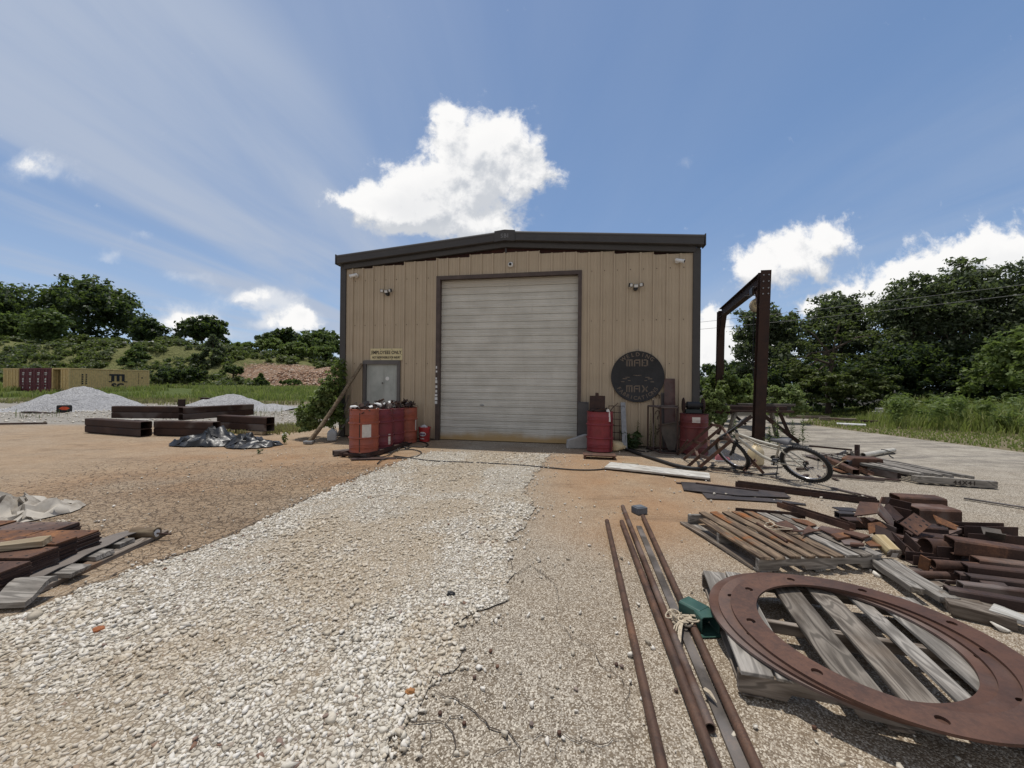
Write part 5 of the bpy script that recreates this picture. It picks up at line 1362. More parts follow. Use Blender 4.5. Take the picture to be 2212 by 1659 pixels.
# long limp strip of belting between the planks and the plates
def strip(name, label, pts, w, t, mt, cat):
    mb = MB(); vs = []; pts = [Vector(p) for p in pts]; n = len(pts)
    for i, p in enumerate(pts):
        d = (pts[min(i+1, n-1)] - pts[max(i-1, 0)]); d.z = 0; s = Vector((d.y, -d.x, 0)).normalized()*w/2
        vs += [p - s, p + s, p + s + Vector((0, 0, t)), p - s + Vector((0, 0, t))]
    fs = []
    for i in range(n-1):
        for k in range(4): l = (k+1) % 4; fs.append((4*i+k, 4*i+l, 4*i+4+l, 4*i+4+k))
    fs += [(3, 2, 1, 0), (4*n-4, 4*n-3, 4*n-2, 4*n-1)]
    return O(name, mb.add(vs, fs), mt, label=label, cat=cat, smooth=.5)
BELT = plain('belting_grey_brown', (.17, .145, .125), .85, 0, .3, 5, .4)
zs = [.052, .05, .083, .088, .075, .088, .09, .08, .086, .083, .07, .05]
strip('belt_strip', 'limp grey brown strip of belting lying under the drilled plates', [(-3.36 - .019*i, 2.52 + .105*i, zs[i]) for i in range(12)], .16, .007, BELT, 'belt')
# bent board at the very front
zs = [.02, .022, .04, .065, .07, .05]
a_, b_ = G('c7', 60, 1420, .02), G('c7', 440, 1170, .06)
strip('bent_board', 'bent grey board with a dark broken end lying at the front left corner', [a_.lerp(b_, k/5) + Vector((0, 0, zs[k]-.02)) for k in range(6)], .22, .035, WOODG, 'board')
a_, b_ = G('c7', -60, 770, .23), G('c7', 520, 715, .225)
plank('pale_board', a_, b_, .10, .045, WOODT, label='pale tan board lying on top of the drilled plate stacks', cat='board')
# round post with a pale end and a rod in it
a_, b_ = G('c7', 1470, 650, .0), G('c7', 1735, 650, .0)
o = thing('post_offcut', 'short round wooden post offcut with a pale end beside the grey planks', 'post', (a_+b_)/2)
F = frame(a_, b_); mb = MB(); outer, _ = profile('rod', .105, .1, n=20); mb.extr(outer, (b_-a_).length); O('log', mb, WOODP, o, frm=F, smooth=.5)
mb = MB(); L = (b_-a_).length; mb.prism([(.03*cos(t)*(1+.2*sin(3*t)), .0525+.034*sin(t)) for t in [k*.524 for k in range(12)]], L, L+.002, Matrix(((0,0,1,0),(1,0,0,0),(0,1,0,0),(0,0,0,1)))); O('pale_end', mb, WHITEP, o, frm=F)
mb = MB(); mb.tube([(L, 0, .05), (L+.14, -.01, .048)], .008, 8); O('iron_rod', mb, RUSTD, o, frm=F)
# bits on the pavement
for k, (x, y) in enumerate(((700, 460), (820, 450), (1090, 460))):
    p = G('c7', x, y); n = 5 if k == 0 else 3
    ON('stone_chips', *stones(np.array([(p.x + rg2.uniform(-.05, .05), p.y + rg2.uniform(-.03, .03)) for _ in range(n)]), np.full(n, .02), 50+k), STONE, kind='stuff', label='few white stone chips lying on the cracked pavement near the canvas', cat='stones')
# flowering weed by the bush and weeds in the seam
def spire(name, label, p, h, mt, seed, n=60, ls=.10, group=None, lean=(0, 0)):
    o = thing(name, label, 'weed', p, group=group); rgx = np.random.default_rng(seed); p = Vector(p); tip = p + Vector((lean[0], lean[1], h)); mb = MB()
    mb.tube([p, p.lerp(tip, .5) + Vector((rgx.uniform(-.02, .02), 0, 0)), tip], [.006, .005, .002], 5); O('stem', mb, mt, o); vs = []; fs = []
    for k in range(n):
        t = .08 + .92*k/n; b = p.lerp(tip, t); a = k*2.4 + rgx.uniform(-.3, .3); L = ls*(1.25 - .85*t)*rgx.uniform(.7, 1.2); d = Vector((cos(a), sin(a), rgx.uniform(-.15, .55))).normalized(); s_ = Vector((-sin(a), cos(a), 0))*L*.13; q = b + d*L
        m = b + d*L*.5 + Vector((0, 0, L*.10)); q.z -= L*.12; i = len(vs); vs += [b - s_*.3, b + s_*.3, m + s_, q, m - s_]; fs += [(i, i+1, i+2, i+4), (i+4, i+2, i+3, i+3)]
    mb = MB().add(vs, [tuple(dict.fromkeys(f)) for f in fs]); O('foliage', mb, mt, o)
    return o
def herb(name, label, p, h, mt, seed, n=160, ls=.05, r=.07, flowers=0, group=None, cat='weed'):
    o = thing(name, label, cat, p, group=group); rgx = np.random.default_rng(seed); mb = MB(); p = Vector(p)
    ns = 4; tips = []
    for k in range(ns):
        e = p + Vector((rgx.uniform(-r, r), rgx.uniform(-r, r), h*rgx.uniform(.7, 1.0))); m = p.lerp(e, .5) + Vector((rgx.uniform(-.02, .02), 0, 0)); mb.tube([p, m, e], [.005, .004, .002], 5); tips.append(e)
    O('stem', mb, LEAF_LIGHT, o)
    C = np.array([p.lerp(tips[rgx.integers(0, ns)], rgx.uniform(.08, 1))[:] for _ in range(40)]); v, f = leaves(C, np.full(40, min(r*.9, ls*1.1)), int(n*.42), ls*.9, seed, .5, .6, .35, 3.4); ON('foliage', v, f, mt, parent=o)
    if flowers:
        C = np.array([t[:] for t in tips]); v, f = leaves(C, np.full(ns, .03), flowers, .02, seed+3, .8, .6, .2, 1.1); ON('flower', v, f, FLOWER, parent=o)
    return o
herb('flowering_weed', 'small white flowering weed in the seam beside the bush', G('p', 615, 958), .26, LEAF_LIGHT, 5, 120, .04, .06, 40)
herb('weed', 'small green weed tuft on the pavement seam left of the bush', G('p', 560, 978), .07, LEAF_MID, 6, 60, .03, .05)
# ------------------------------------------------------------------ bush and pole at the left corner of the workshop
def bpt(t, d, z=0.0): return BM @ Vector((t, -d, z))
rtree('dense green bush growing up the left corner of the workshop', 636, 766, 776, 10.35, LEAF_LIGHT, 201, [(.40, 0, .74, .36, .22), (.22, -.1, .48, .55, .30), (-.2, 0, .28, .66, .28), (.52, 0, .90, .20, .12), (-.62, 0, .16, .34, .17), (.35, -.2, .25, .5, .25)], 7000, .052, False, name='bush', cat='bush', group='bushes against the workshop', up=.5)
rtree('pale sprouting bush in front of the dense bush at the workshop corner', 640, 745, 800, 10.15, LEAF_PALE, 202, [(.35, 0, .70, .34, .26), (.05, 0, .42, .5, .30), (-.45, 0, .25, .45, .24)], 2600, .060, False, name='bush', cat='bush', group='bushes against the workshop', up=.6)
# timber pole leaning on the door frame
a_ = G('c4', -80, 965); a_ = G('p', 668, 958); t, z = wallpt('p', 781, 786, .12); b_ = bpt(t, .10, z)
o = thing('leaning_pole', 'long round wooden pole leaning against the entry door frame', 'pole', a_)
mb = MB(); ps = [a_.lerp(b_, k/6) + Vector((0, 0, -.03*sin(PI*k/6))) for k in range(7)]; mb.tube([a_ + Vector((0, 0, .04))] + ps[1:], [.055, .054, .052, .05, .049, .047, .045], 12); O('pole', mb, WOODP, o, smooth=.7)
mb = MB(); mb.cbox(a_ + Vector((.0, 0, .035)), (.22, .17, .07)); O('foot_block', mb, GALV, o, bevel=.01)
a_ = bpt(-4.52, .28); b_ = bpt(-4.33, .1, 1.15); plank('narrow_board', a_, b_, .08, .022, WOODD, label='narrow dark board leaning against the wall behind the pole', cat='board')
a_ = bpt(-4.45, .55); b_ = bpt(-4.15, .2, .65); plank('narrow_board', a_, b_, .09, .03, WOODG, label='short grey board leaning between the white jug and the orange drum', cat='board')
# white jug
def jug(label, p, rz, m, sc=1.0, lay=False):
    F = Matrix.Translation(p) @ Matrix.Rotation(rz, 4, 'Z') @ (Matrix.Translation((0, 0, .08*sc)) @ Matrix.Rotation(R(90), 4, 'X') if lay else Matrix.Identity(4)) @ Matrix.Scale(sc, 4)
    o = thing('plastic_jug', label, 'jug', world=F)
    mb = MB(); sec = [(0, .82), (.02, 1), (.20, 1), (.25, .8), (.285, .4), (.30, .27)]; vs = []; fs = []
    base = [(-.11, -.05), (-.09, -.075), (.09, -.075), (.11, -.05), (.11, .05), (.09, .075), (-.09, .075), (-.11, .05)]
    for z, k in sec:
        for x, y in base: vs.append((x*k, y*max(k, .45), z))
    for i in range(len(sec)-1):
        for j in range(8): l = (j+1) % 8; fs.append((i*8+j, i*8+l, i*8+8+l, i*8+8+j))
    fs += [tuple(range(7, -1, -1)), tuple(range(40, 48))]
    O('body', mb.add(vs, fs), m, o, frm=F, bevel=.006, smooth=.7)
    mb = MB(); mb.tube([(.03, 0, .285), (.09, 0, .29), (.115, 0, .24), (.108, 0, .17)], .012, 8); O('handle', mb, m, o, frm=F, smooth=.7)
    mb = MB(); mb.lathe([(.028, .295), (.028, .33), (0, .33)], 12, Matrix.Translation((0, 0, 0))); O('cap', mb, m, o, frm=F)
    return o
jug('white plastic jug standing in the shade between bush and orange drum', G('p', 717, 952), R(20), plain('plastic_dull_white', (.42, .44, .44), .45), 1.0)

# ------------------------------------------------------------------ oil drums
def drum_proto():
    o = thing('oil_drum', 'x', 'drum'); r = .286; H = .88; pr = [(0, .012), (r-.01, .012), (r+.004, 0), (r+.006, .012), (r, .022)]
    for z in (.10, .13, .16): pr += [(r, z-.012), (r+.008, z), (r, z+.012)]
    for z in (.295, .59): pr += [(r, z-.020), (r+.020, z-.008), (r+.022, z), (r+.020, z+.008), (r, z+.020)]
    for z in (.70, .73, .76): pr += [(r, z-.012), (r+.008, z), (r, z+.012)]
    pr += [(r, H-.014), (r+.006, H-.012), (r+.008, H-.004), (r+.004, H), (r-.006, H), (r-.008, H-.05), (r-.010, .45), (0, .44)]
    mb = MB(); mb.lathe(pr, 48); O('shell', mb, RED, o, frm=Matrix.Identity(4), smooth=.9)
    mb = MB(); mb.lathe([(0, .70), (r-.012, .72), (r-.012, .71), (0, .69)], 24); O('fill', mb, DARKIN, o, frm=Matrix.Identity(4))
    return o
def drum(label, c, z, m, rz=0.0, group='steel oil drums in front of the workshop', paper=None, drip=False, H=1.0):
    F = Matrix.Translation((c[0], c[1], z)) @ Matrix.Rotation(rz, 4, 'Z') @ Matrix.Scale(H, 4, (0, 0, 1))
    d = drum_proto(); d.matrix_basis = F; WM[d.name] = F; d['label'] = label; d['group'] = group
    for ch in kids(d):
        WM[ch.name] = F
        if ch.name.startswith('shell'): ch.data.materials[0] = m
    def patch(a0, a1, z0, z1, name, mt):
        vs = []; n = 6; rr_ = .2915
        for i in range(n+1):
            a = a0 + (a1-a0)*i/n; vs += [(rr_*cos(a), rr_*sin(a), z0 + .006*sin(i)), (rr_*cos(a), rr_*sin(a), z1)]
        O(name, MB().add(vs, [(2*i, 2*i+2, 2*i+3, 2*i+1) for i in range(n)]), mt, d, frm=F)
    for (a0, a1, z0, z1) in (paper or ()): patch(R(a0), R(a1), z0, z1, 'paper_label', PAPER)
    if drip: patch(R(drip-2), R(drip+1.5), .02, .80, 'tar_streak', LETTER)
    return d
def gD(x, Y): q = A('p', x, 900, Y); return (q.x, Y)
D1, D2, D3, D4 = gD(787, 8.02), gD(820.5, 8.60), gD(846.5, 9.20), gD(876, 9.80)
# label angle: -90 deg looks to the camera
drum('bright orange drum standing frontmost at the left of the shutter', D1, .075, ORANGE, 0, paper=((-77, -42, .30, .57),), drip=-86)
drum('crimson drum directly behind the frontmost orange one', D2, .04, CRIM, R(30), paper=((-63, -50, .1, .33),))
drum('dark crimson drum between the front crimson one and the rear orange one', D3, .015, CRIM, R(80))
drum('orange drum standing rearmost beside the shutter frame', D4, .0, ORANGE, R(140), paper=((-160, -150, .3, .6),))
DR5 = gD(1296, 8.70); DR6 = gD(1499, 8.50)
drum('red ribbed drum with black drips right of the shutter', DR5, .02, RED, R(10), drip=-62)
d6 = drum('dull red drum at the right corner of the workshop under a reel', DR6, .0, REDD, R(60), paper=((-182, -150, .70, .82),))
# scrap heaped in the drums
def scrapfill(c, z, seed, label, n=42, r=.27, hgt=.18):
    rg = random.Random(seed); mb = MB()
    for i in range(n):
        a = rg.uniform(0, 6.28); q = r*.92*rg.random()**.5; p = Vector((c[0] + q*cos(a), c[1] + q*sin(a), z + rg.uniform(-.06, hgt)*(1.1 - q/r*.8)))
        d = Vector((rg.uniform(-1, 1), rg.uniform(-1, 1), rg.uniform(-.35, .35))).normalized(); L = rg.uniform(.06, .2); k = rg.random()
        mb.mi = rg.choice((0, 0, 0, 0, 1, 2)) if k < .965 else 3
        if k < .45: mb.beam(p - d*L/2, p + d*L/2, rg.uniform(.012, .07), rg.uniform(.005, .014), rg.uniform(0, 3))
        elif k < .6: mb.beam(p - d*.06, p + d*.06, rg.uniform(.06, .12), .006, rg.uniform(0, 3))
        elif k < .85:
            e = p + d*L*1.2; m = p.lerp(e, .5) + Vector((rg.uniform(-.05, .05), rg.uniform(-.05, .05), rg.uniform(0, .07))); mb.tube([p, p.lerp(m, .6), m, m.lerp(e, .6), e], rg.uniform(.004, .009), 6)
        else: mb.beam(p - d*.04, p + d*.04, .05, .035, rg.uniform(0, 3))
    return O('scrap_metal', mb, [RUSTD, RUST, STEELD, WHITEP], kind='stuff', label=label, cat='scrap', bevel=.0)
scrapfill(D1, .93, 1, 'tangled rusty scrap heaped in the frontmost orange drum', 60)
scrapfill(D2, .92, 2, 'tangled scrap heaped in the crimson drum behind the orange one', 50, hgt=.18)
scrapfill(D3, .90, 3, 'tangled dark scrap heaped in the dark crimson drum', 50, hgt=.22)
scrapfill(D4, .89, 4, 'dark wire and strips heaped in the rear orange drum', 45, hgt=.18)
def bottle(label, p, d):
    F = frame(p, Vector(p) + Vector(d)); mb = MB(); mb.lathe([(0, 0), (.035, .004), (.036, .10), (.03, .13), (.013, .16), (.013, .185), (0, .186)], 14, Matrix.Rotation(PI/2, 4, 'Y')); O('plastic_bottle', mb, WHITEP, label=label, cat='bottle', frm=F, smooth=.8)
bottle('white plastic bottle lying on the scrap of the front crimson drum', (D2[0]+.10, D2[1]-.2, 1.0), (-1, .3, .25))
bottle('white plastic bottle at the left rim of the frontmost orange drum', (D1[0]-.22, D1[1]-.14, .985), (1, -.4, .1))
scrapfill(DR5, .90, 8, 'dark bent strips and rods standing in the red drum right of the shutter', 22, hgt=.08)
q = Vector((DR5[0]-.06, DR5[1]-.02, .72)); F = Matrix.Translation(q) @ Matrix.Rotation(R(6), 4, 'Z') @ Matrix.Rotation(R(-8), 4, 'X')
mb = MB(); mb.prism([(-.19, 0), (.17, 0), (.20, .53), (.05, .535), (.045, .60), (-.025, .60), (-.03, .535), (-.16, .53)], -.005, .005, Matrix.Rotation(PI/2, 4, 'X')); O('steel_plate', mb, RUSTD, label='dark square steel plate standing upright in the red drum', cat='steel plate', frm=F)
mb = MB(); q = Vector((DR5[0]+.15, DR5[1]-.24, .70)); mb.prism([(-.03, 0), (.025, -.02), (.03, .2), (.0, .27), (-.045, .24)], -.01, .01, Matrix.Translation(q) @ Matrix.Rotation(PI/2, 4, 'X') @ Matrix.Rotation(R(5), 4, 'Z')); O('white_strip', mb, WHITEP, label='white bent strip hanging over the rim of the red drum', cat='strip')
mb = MB(); p = Vector((DR5[0]+.16, DR5[1]-.05, .75)); mb.tube([p, p + Vector((.06, 0, .17)), p + Vector((.12, 0, .24)), p + Vector((.24, .02, .34))], .009, 7); O('steel_rod', mb, RUSTD, label='bent rod sticking out of the right side of the red drum', cat='rod')

# steel skid the left drums stand on, plate in front, hoses
sk = thing('steel_skid', 'rusty steel skid frame under the orange and crimson drums', 'skid', (D1[0], D1[1], 0))
mb = MB(); v0 = Vector((D1[0], D1[1], 0)); dirn = (Vector((*D4, 0)) - v0).normalized(); sidev = Vector((dirn.y, -dirn.x, 0))
for s in (-.30, .30):
    mb = MB(); mb.beam(v0 - dirn*.34 + sidev*s + Vector((0, 0, .045)), v0 + dirn*1.3 + sidev*s + Vector((0, 0, .045)), .07, .09); O('runner', mb, RUSTD, sk, bevel=.004)
for k in (-.3, .3, .9): mb = MB(); mb.beam(v0 + dirn*k - sidev*.265 + Vector((0, 0, .045)), v0 + dirn*k + sidev*.265 + Vector((0, 0, .045)), .07, .05); O('crossbar', mb, RUSTD, sk, bevel=.004)
a_, b_ = G('p', 720, 984), G('p', 775, 978); steel('channel_offcut', a_, b_, 'box', .13, .10, RUSTD, .01, label='short rusty box section sticking out left of the orange drum', cat='steel section')
a_, b_ = G('p', 760, 992), G('p', 858, 990); plank('flat_plate', a_, b_, .16, .012, RUSTD, label='dark flat plate on the ground in front of the orange drum', cat='steel plate', warp=.004)
def hose(name, label, pts, r, mt=RUBBER, cat='hose', closed=False, k='p', z=None):
    P_ = [G(k, *q[:2]) if len(q) == 2 else Vector(q) for q in pts]; out = []
    n = len(P_)
    for i in range(n if closed else n-1):
        p0, p1, p2, p3 = P_[(i-1) % n if closed else max(i-1, 0)], P_[i], P_[(i+1) % n], P_[(i+2) % n if closed else min(i+2, n-1)]
        for s in range(6):
            u_ = s/6; out.append(.5*((2*p1) + (-p0+p2)*u_ + (2*p0-5*p1+4*p2-p3)*u_*u_ + (-p0+3*p1-3*p2+p3)*u_**3))
    if not closed: out.append(P_[-1])
    out = [p + Vector((0, 0, max(0, r - p.z) if p.z < r else 0)) for p in out]
    mb = MB(); mb.tube(out, r, 8, closed=closed); return O(name, mb, mt, label=label, cat=cat, smooth=1.0)
hose('cable', 'long black cable running across the gravel to the white plank', [(850, 986), (880, 990), (935, 997), (1010, 1000), (1110, 1005), (1180, 1011), (1240, 1016), (1290, 1016), (1330, 1010)], .012, cat='cable')
hose('hose', 'looped black hose lying right of the crimson drums', [(838, 980), (860, 974), (890, 972), (910, 978), (900, 987), (870, 991), (845, 990), (825, 995), (815, 1003)], .012)
hose('hose', 'black hose tangle on the ground in front of the orange drums', [(790, 990), (800, 981), (812, 985), (822, 988), (838, 985), (850, 976), (862, 970), (870, 962), (885, 958), (880, 966), (862, 966), (858, 974)], .011)
hose('hose', 'black hose coiled at the foot of the shutter frame by the pail', [(880, 962), (895, 955), (915, 956), (925, 962), (912, 967), (890, 966), (878, 970), (870, 963)], .012)
# pail and crumpled bag
p = bpt(-2.02, .34); F = Matrix.Translation(p) @ Matrix.Rotation(-TH, 4, 'Z')
o = thing('pail', 'red plastic pail with a white oval label beside the shutter frame', 'pail', world=F)
mb = MB(); mb.lathe([(0, .008), (.125, .0), (.148, .33), (.156, .335), (.156, .355), (.150, .375), (.142, .37), (.12, .05), (0, .04)], 28); O('body', mb, paint('plastic_red', (.36, .03, .03), amt=.12, rough=.4, zdrip=False), o, frm=F, smooth=.7)
mb = MB(); vs = []; n = 20
for k in range(n):
    a = 2*PI*k/n; ang = -PI/2 + .62*cos(a); z = .20 + .06*sin(a); vs.append(((.1275+z*.069)*cos(ang)*1.006, (.1275+z*.069)*sin(ang)*1.006, z))
vs.append((0, -(.1275+.2*.069)*1.012, .20)); O('oval_label', mb.add(vs, [(k, (k+1) % n, n) for k in range(n)]), WHITEP, o, frm=F, smooth=1.5)
mb = text_mb('S.M.E', .062, .002, .0012, 1.0, Matrix.Translation((0, -.1455, .18)) @ RX); O('lettering', mb, plain('ink_blue', (.05, .07, .2), .6), o, frm=F)
mb = text_mb('meta', .05, .002, .001, 1.0, Matrix.Translation((0, -.136, .075)) @ RX); O('lettering', mb, WHITEP, o, frm=F)
mb = MB(); mb.tube([(-.152, 0, .33), (-.16, -.06, .25), (-.1, -.158, .17), (.0, -.17, .15), (.1, -.158, .17), (.16, -.06, .25), (.152, 0, .33)], .004, 6); O('bail_handle', mb, LETTER, o, frm=F)
BAG = plain('plastic_bag_white', (.55, .55, .56), .4, 0, .25, 9)
def lump(name, label, cat, c, size, mt, seed, z0=0.0):
    bm = bmesh.new(); bmesh.ops.create_icosphere(bm, subdivisions=4, radius=1.0); r = random.Random(seed); off = Vector((r.uniform(0, 9), r.uniform(0, 9), r.uniform(0, 9)))
    from mathutils import noise as mn
    for v in bm.verts:
        n_ = mn.noise(v.co*1.6 + off)*.35 + (1-abs(mn.noise(v.co*3.1 + off)))*.28 + (1-abs(mn.noise(v.co*6.1 + off)))*.12 - .2
        v.co *= 1 + n_; v.co = Vector((v.co.x*size[0], v.co.y*size[1], max(v.co.z*size[2], -size[2]*.45)))
    lo = min(v.co.z for v in bm.verts)
    mb = MB().add([Vector(c) + Vector((v.co.x, v.co.y, v.co.z - lo + z0)) for v in bm.verts], [[q.index for q in f.verts] for f in bm.faces]); bm.free()
    return O(name, mb, mt, label=label, cat=cat, smooth=.6)
lump('plastic_bag', 'crumpled whitish plastic bag between rear orange drum and pail', 'bag', bpt(-2.38, .33), (.11, .11, .24), BAG, 3)
lump('plastic_bag', 'small crumpled white bag lying inside the red pail', 'bag', p + Vector((-.02, .02, .27)), (.09, .09, .10), BAG, 5)

# ------------------------------------------------------------------ right of the shutter
F = BM @ Matrix.Translation((1.99, -.20, 0)); mb = MB(); mb.box((-.13, -.12, .0), (.13, .12, 1.06)); mb.box((-.135, -.125, .30), (.135, .125, .31)); mb.box((-.135, -.125, 1.06), (.135, .125, 1.075)); O('steel_post', mb, plain('steel_dark_grey', (.085, .082, .082), .6, .1, .25, 5), label='dark grey square steel box post standing at the right side of the shutter', cat='post', frm=F, bevel=.006)
F = BM @ Matrix.Translation((1.86, -.47, 0)) @ Matrix.Rotation(R(14), 4, 'Z'); mb = MB(); mb.prism([(-.26, 0), (.28, 0), (.28, .30), (.20, .33), (-.24, .19)], -.08, .08, Matrix.Rotation(PI/2, 4, 'X')); O('concrete_chunk', mb, CONC, label='slanted grey concrete chunk between the shutter and the red drum', cat='block', frm=F, bevel=.012)
a_, b_ = G('c5', 190, 1385), G('c5', 560, 1400); a_.z = b_.z = 0
F = frame(a_ + Vector((0, .1, 0)), b_ + Vector((0, .1, 0))); L = (b_-a_).length; mb = MB(); mb.box((0, -.14, .07), (L, .16, .082)); mb.box((.02, -.13, 0), (.06, .15, .07)); mb.box((L-.06, -.13, 0), (L-.02, .15, .07)); mb.box((.06, -.13, .055), (L-.06, -.12, .07)); O('steel_step', mb, RUST, label='flat rusty steel plate on low feet before the red drum', cat='steel plate', frm=F, bevel=.003)
a_, b_ = G('c5', 612, 1450), G('c5', 795, 1462); plank('wood_block', a_, b_, .10, .045, WOODT, label='small pale wood block behind the white plank', cat='timber')
# wire mesh panel leaning, galvanised channel, yellowed jug
t0, _ = wallpt('c5', 515, 1000, .2); t1, _ = wallpt('c5', 640, 1000, .2)
mb = MB()
for k in range(7): z = .06 + k*.155; mb.tube([bpt(t0-.1, .34 - z*.22, z), bpt(t1, .34 - z*.22, z)], .009, 6)
for k in range(4): t = t0 - .1 + (t1-t0+.1)*k/3; mb.tube([bpt(t, .33, .02), bpt(t, .12, 1.0)], .007, 6)
O('wire_panel', mb, RUSTD, label='rusty wire mesh panel leaning on the wall behind the red drum', cat='mesh panel')
t, _ = wallpt('c5', 640, 1100, .3); o = steel('channel_post', bpt(t, .42), bpt(t-.02, .10, 1.08), 'channel', .11, .045, GALV, .006, PI, label='pale galvanised channel leaning upright on the wall', cat='channel')
jug('yellowed plastic jug lying behind the red drum', Vector(bpt(2.56, .52)) , R(40), CREAMP, 1.35, True)
# weeds at the wall
def tallweed(label, t, d, h, seed, n=260, ls=.075, group='weeds growing along the wall', spread=.14, mt=LEAF_MID):
    return herb('wall_weed', label, bpt(t, d), h, mt, seed, n, ls, spread, 0, group)
t, _ = wallpt('c5', 720, 1200, .2); tallweed('low dark leafy weed at the wall beside the galvanised channel', t, .22, .42, 11, 170, .09, spread=.2)
t, _ = wallpt('c5', 785, 1200, .15); spire('wall_weed', 'taller leafy weed at the wall right of the low one', bpt(t, .15), .66, LEAF_MID, 12, 50, .15, 'weeds growing along the wall')
t, _ = wallpt('c5', 940, 1200, .3); spire('wall_weed', 'thin climbing weed on the left of the rusty rod', bpt(t-.02, .25), .85, LEAF_MID, 13, 55, .09, 'weeds growing along the wall')
t, _ = wallpt('c5', 985, 1200, .3); spire('wall_weed', 'thin climbing weed on the right of the rusty rod', bpt(t, .22), .8, LEAF_MID, 14, 50, .09, 'weeds growing along the wall')
t, _ = wallpt('c5', 960, 1100, .3); steel('steel_rod', bpt(t, .32), bpt(t+.03, .06, 1.14), 'rod', .035, .035, RUSTD, label='thin rusty rod leaning upright between the weeds', cat='rod')
# tall plates and hanging horseshoes
t, _ = wallpt('c5', 1150, 800, .25); steel('tall_plate', bpt(t-.02, .36), bpt(t+.01, .06, 1.66), 'flat', .24, .014, MAROON if False else rusty('rust_red_plate', (.045, .020, .017), (.085, .034, .027), (.13, .06, .04), .4), roll=PI, label='tallest rusty red steel plate leaning upright on the wall', cat='steel plate')
t, _ = wallpt('c5', 1085, 800, .2); steel('narrow_plate', bpt(t, .30), bpt(t, .05, 1.32), 'flat', .12, .012, STEELD, roll=PI, label='narrow grey steel strip leaning left of the tallest plate', cat='steel plate')
hs = thing('horseshoe_string', 'string of rusty horseshoes hanging down left of the tall plates', 'horseshoes', bpt(t-.13, .05, .3))
for k, z in enumerate((1.22, 1.0, .84, .72, .50, .36)):
    c_ = bpt(t-.13 + (.04 if k % 2 else 0), .055, z); s_ = -1 if k in (1, 4) else 1
    mb = MB(); mb.tube([c_ + E*(.045*cos(a)) + Vector((0, 0, s_*.055*sin(a))) for a in [R(-40 + 26*i) for i in range(11)]], .009, 6); O('horseshoe', mb, RUSTD, hs, smooth=1)
mb = MB(); mb.tube([bpt(t-.12, .04, 1.32), bpt(t-.11, .05, .36)], .003, 5); O('string', mb, LETTER, hs)
# hopper / grey funnel of sheet metal
t, _ = wallpt('c5', 1150, 1150, .6); F = BM @ Matrix.Translation((t, -.62, 0))
mb = MB(); mb.prism([(-.05, .06), (.08, .06), (.27, .72), (-.26, .62)], -.006, .006, Matrix.Rotation(PI/2, 4, 'X') @ Matrix.Rotation(R(-6), 4, 'X')); mb.prism([(-.26, .62), (.27, .72), (.25, .70), (-.24, .60)], -.05, .004, Matrix.Rotation(PI/2, 4, 'X')); O('sheet_funnel', mb, STEELG, label='grey tapered sheet metal piece standing inside the pipe rail cart', cat='sheet metal', frm=F)
# pipe rail cart
RAILM = RUSTD
ct = thing('pipe_cart', 'rusty pipe rail cart frame standing at the wall left of the corner drum', 'cart', bpt(3.9, .6))
c_ = [G('c5', 1035, 1345), G('c5', 1225, 1355), bpt(4.10, .35), bpt(3.47, .33)]
zt = 1.02
for k, (p, nm) in enumerate(zip(c_, ('post',)*4)):
    mb = MB(); mb.tube([p + Vector((0, 0, .04)), p + Vector((0, 0, zt))], .018, 8); O('post', mb, RAILM, ct, smooth=1)
for z in (.05, zt):
    for k in range(4):
        if z > .5 and k == 1: pass
        mb = MB(); mb.tube([c_[k] + Vector((0, 0, z)), c_[(k+1) % 4] + Vector((0, 0, z))], .019, 8); O('rail', mb, RAILM, ct, smooth=1)
mb = MB(); mb.tube([c_[1] + Vector((0, 0, .05)), G('c5', 1340, 1180, .45)], .016, 8); O('brace', mb, RAILM, ct, smooth=1)
# reel on the corner drum
q = Vector((DR6[0]-.02, DR6[1], .885)); F = Matrix.Translation(q) @ Matrix.Rotation(R(-12), 4, 'Z')
o = thing('hose_reel', 'dark reel with two round flanges sitting on the corner drum', 'reel', world=F)
for s in (-1, 1):
    mb = MB(); mb.lathe([(0, -.008), (.165, -.008), (.172, 0), (.165, .008), (0, .008)], 32, Matrix.Translation((s*.20, 0, .175)) @ Matrix.Rotation(PI/2, 4, 'Y')); O('flange', mb, RUSTD, o, frm=F, smooth=.5)
    for a in range(0, 360, 60):
        pass
mb = MB(); mb.tube([(-.2, 0, .175), (.2, 0, .175)], .05, 16); mb.tube([(-.13, 0, .175), (.13, 0, .175)], .085, 16); O('core', mb, BLACKM, o, frm=F, smooth=.5)
mb = MB(); mb.box((-.17, -.07, 0), (.17, .07, .09)); mb.lathe([(.05, .09), (.05, .13), (0, .13)], 12, Matrix.Translation((.05, 0, 0))); O('base', mb, plain('cast_green_black', (.03, .04, .038), .5), o, frm=F, bevel=.01)
# thick hose from the wall to the plank, coils
hose('drain_hose', 'thick black hose running from the wall down to the white plank', [tuple(bpt(2.5, .5, .03)), (1345, 972), (1385, 985), (1425, 998), (1460, 1009), (1500, 1016), (1525, 1014)], .032)
hose('cable', 'thin black cable looped on the ground below the wall weeds', [(1350, 965), (1372, 973), (1400, 976), (1425, 968), (1445, 972), (1480, 982), (1465, 977), (1432, 976), (1395, 970)], .012, cat='cable')
hose('cable', 'black cable draped along the white plank to the bicycle', [(1330, 1010, ) , (1400, 1013), (1460, 1014), (1520, 1011), (1575, 1013), (1640, 1014), (1690, 1010)], .011, cat='cable')
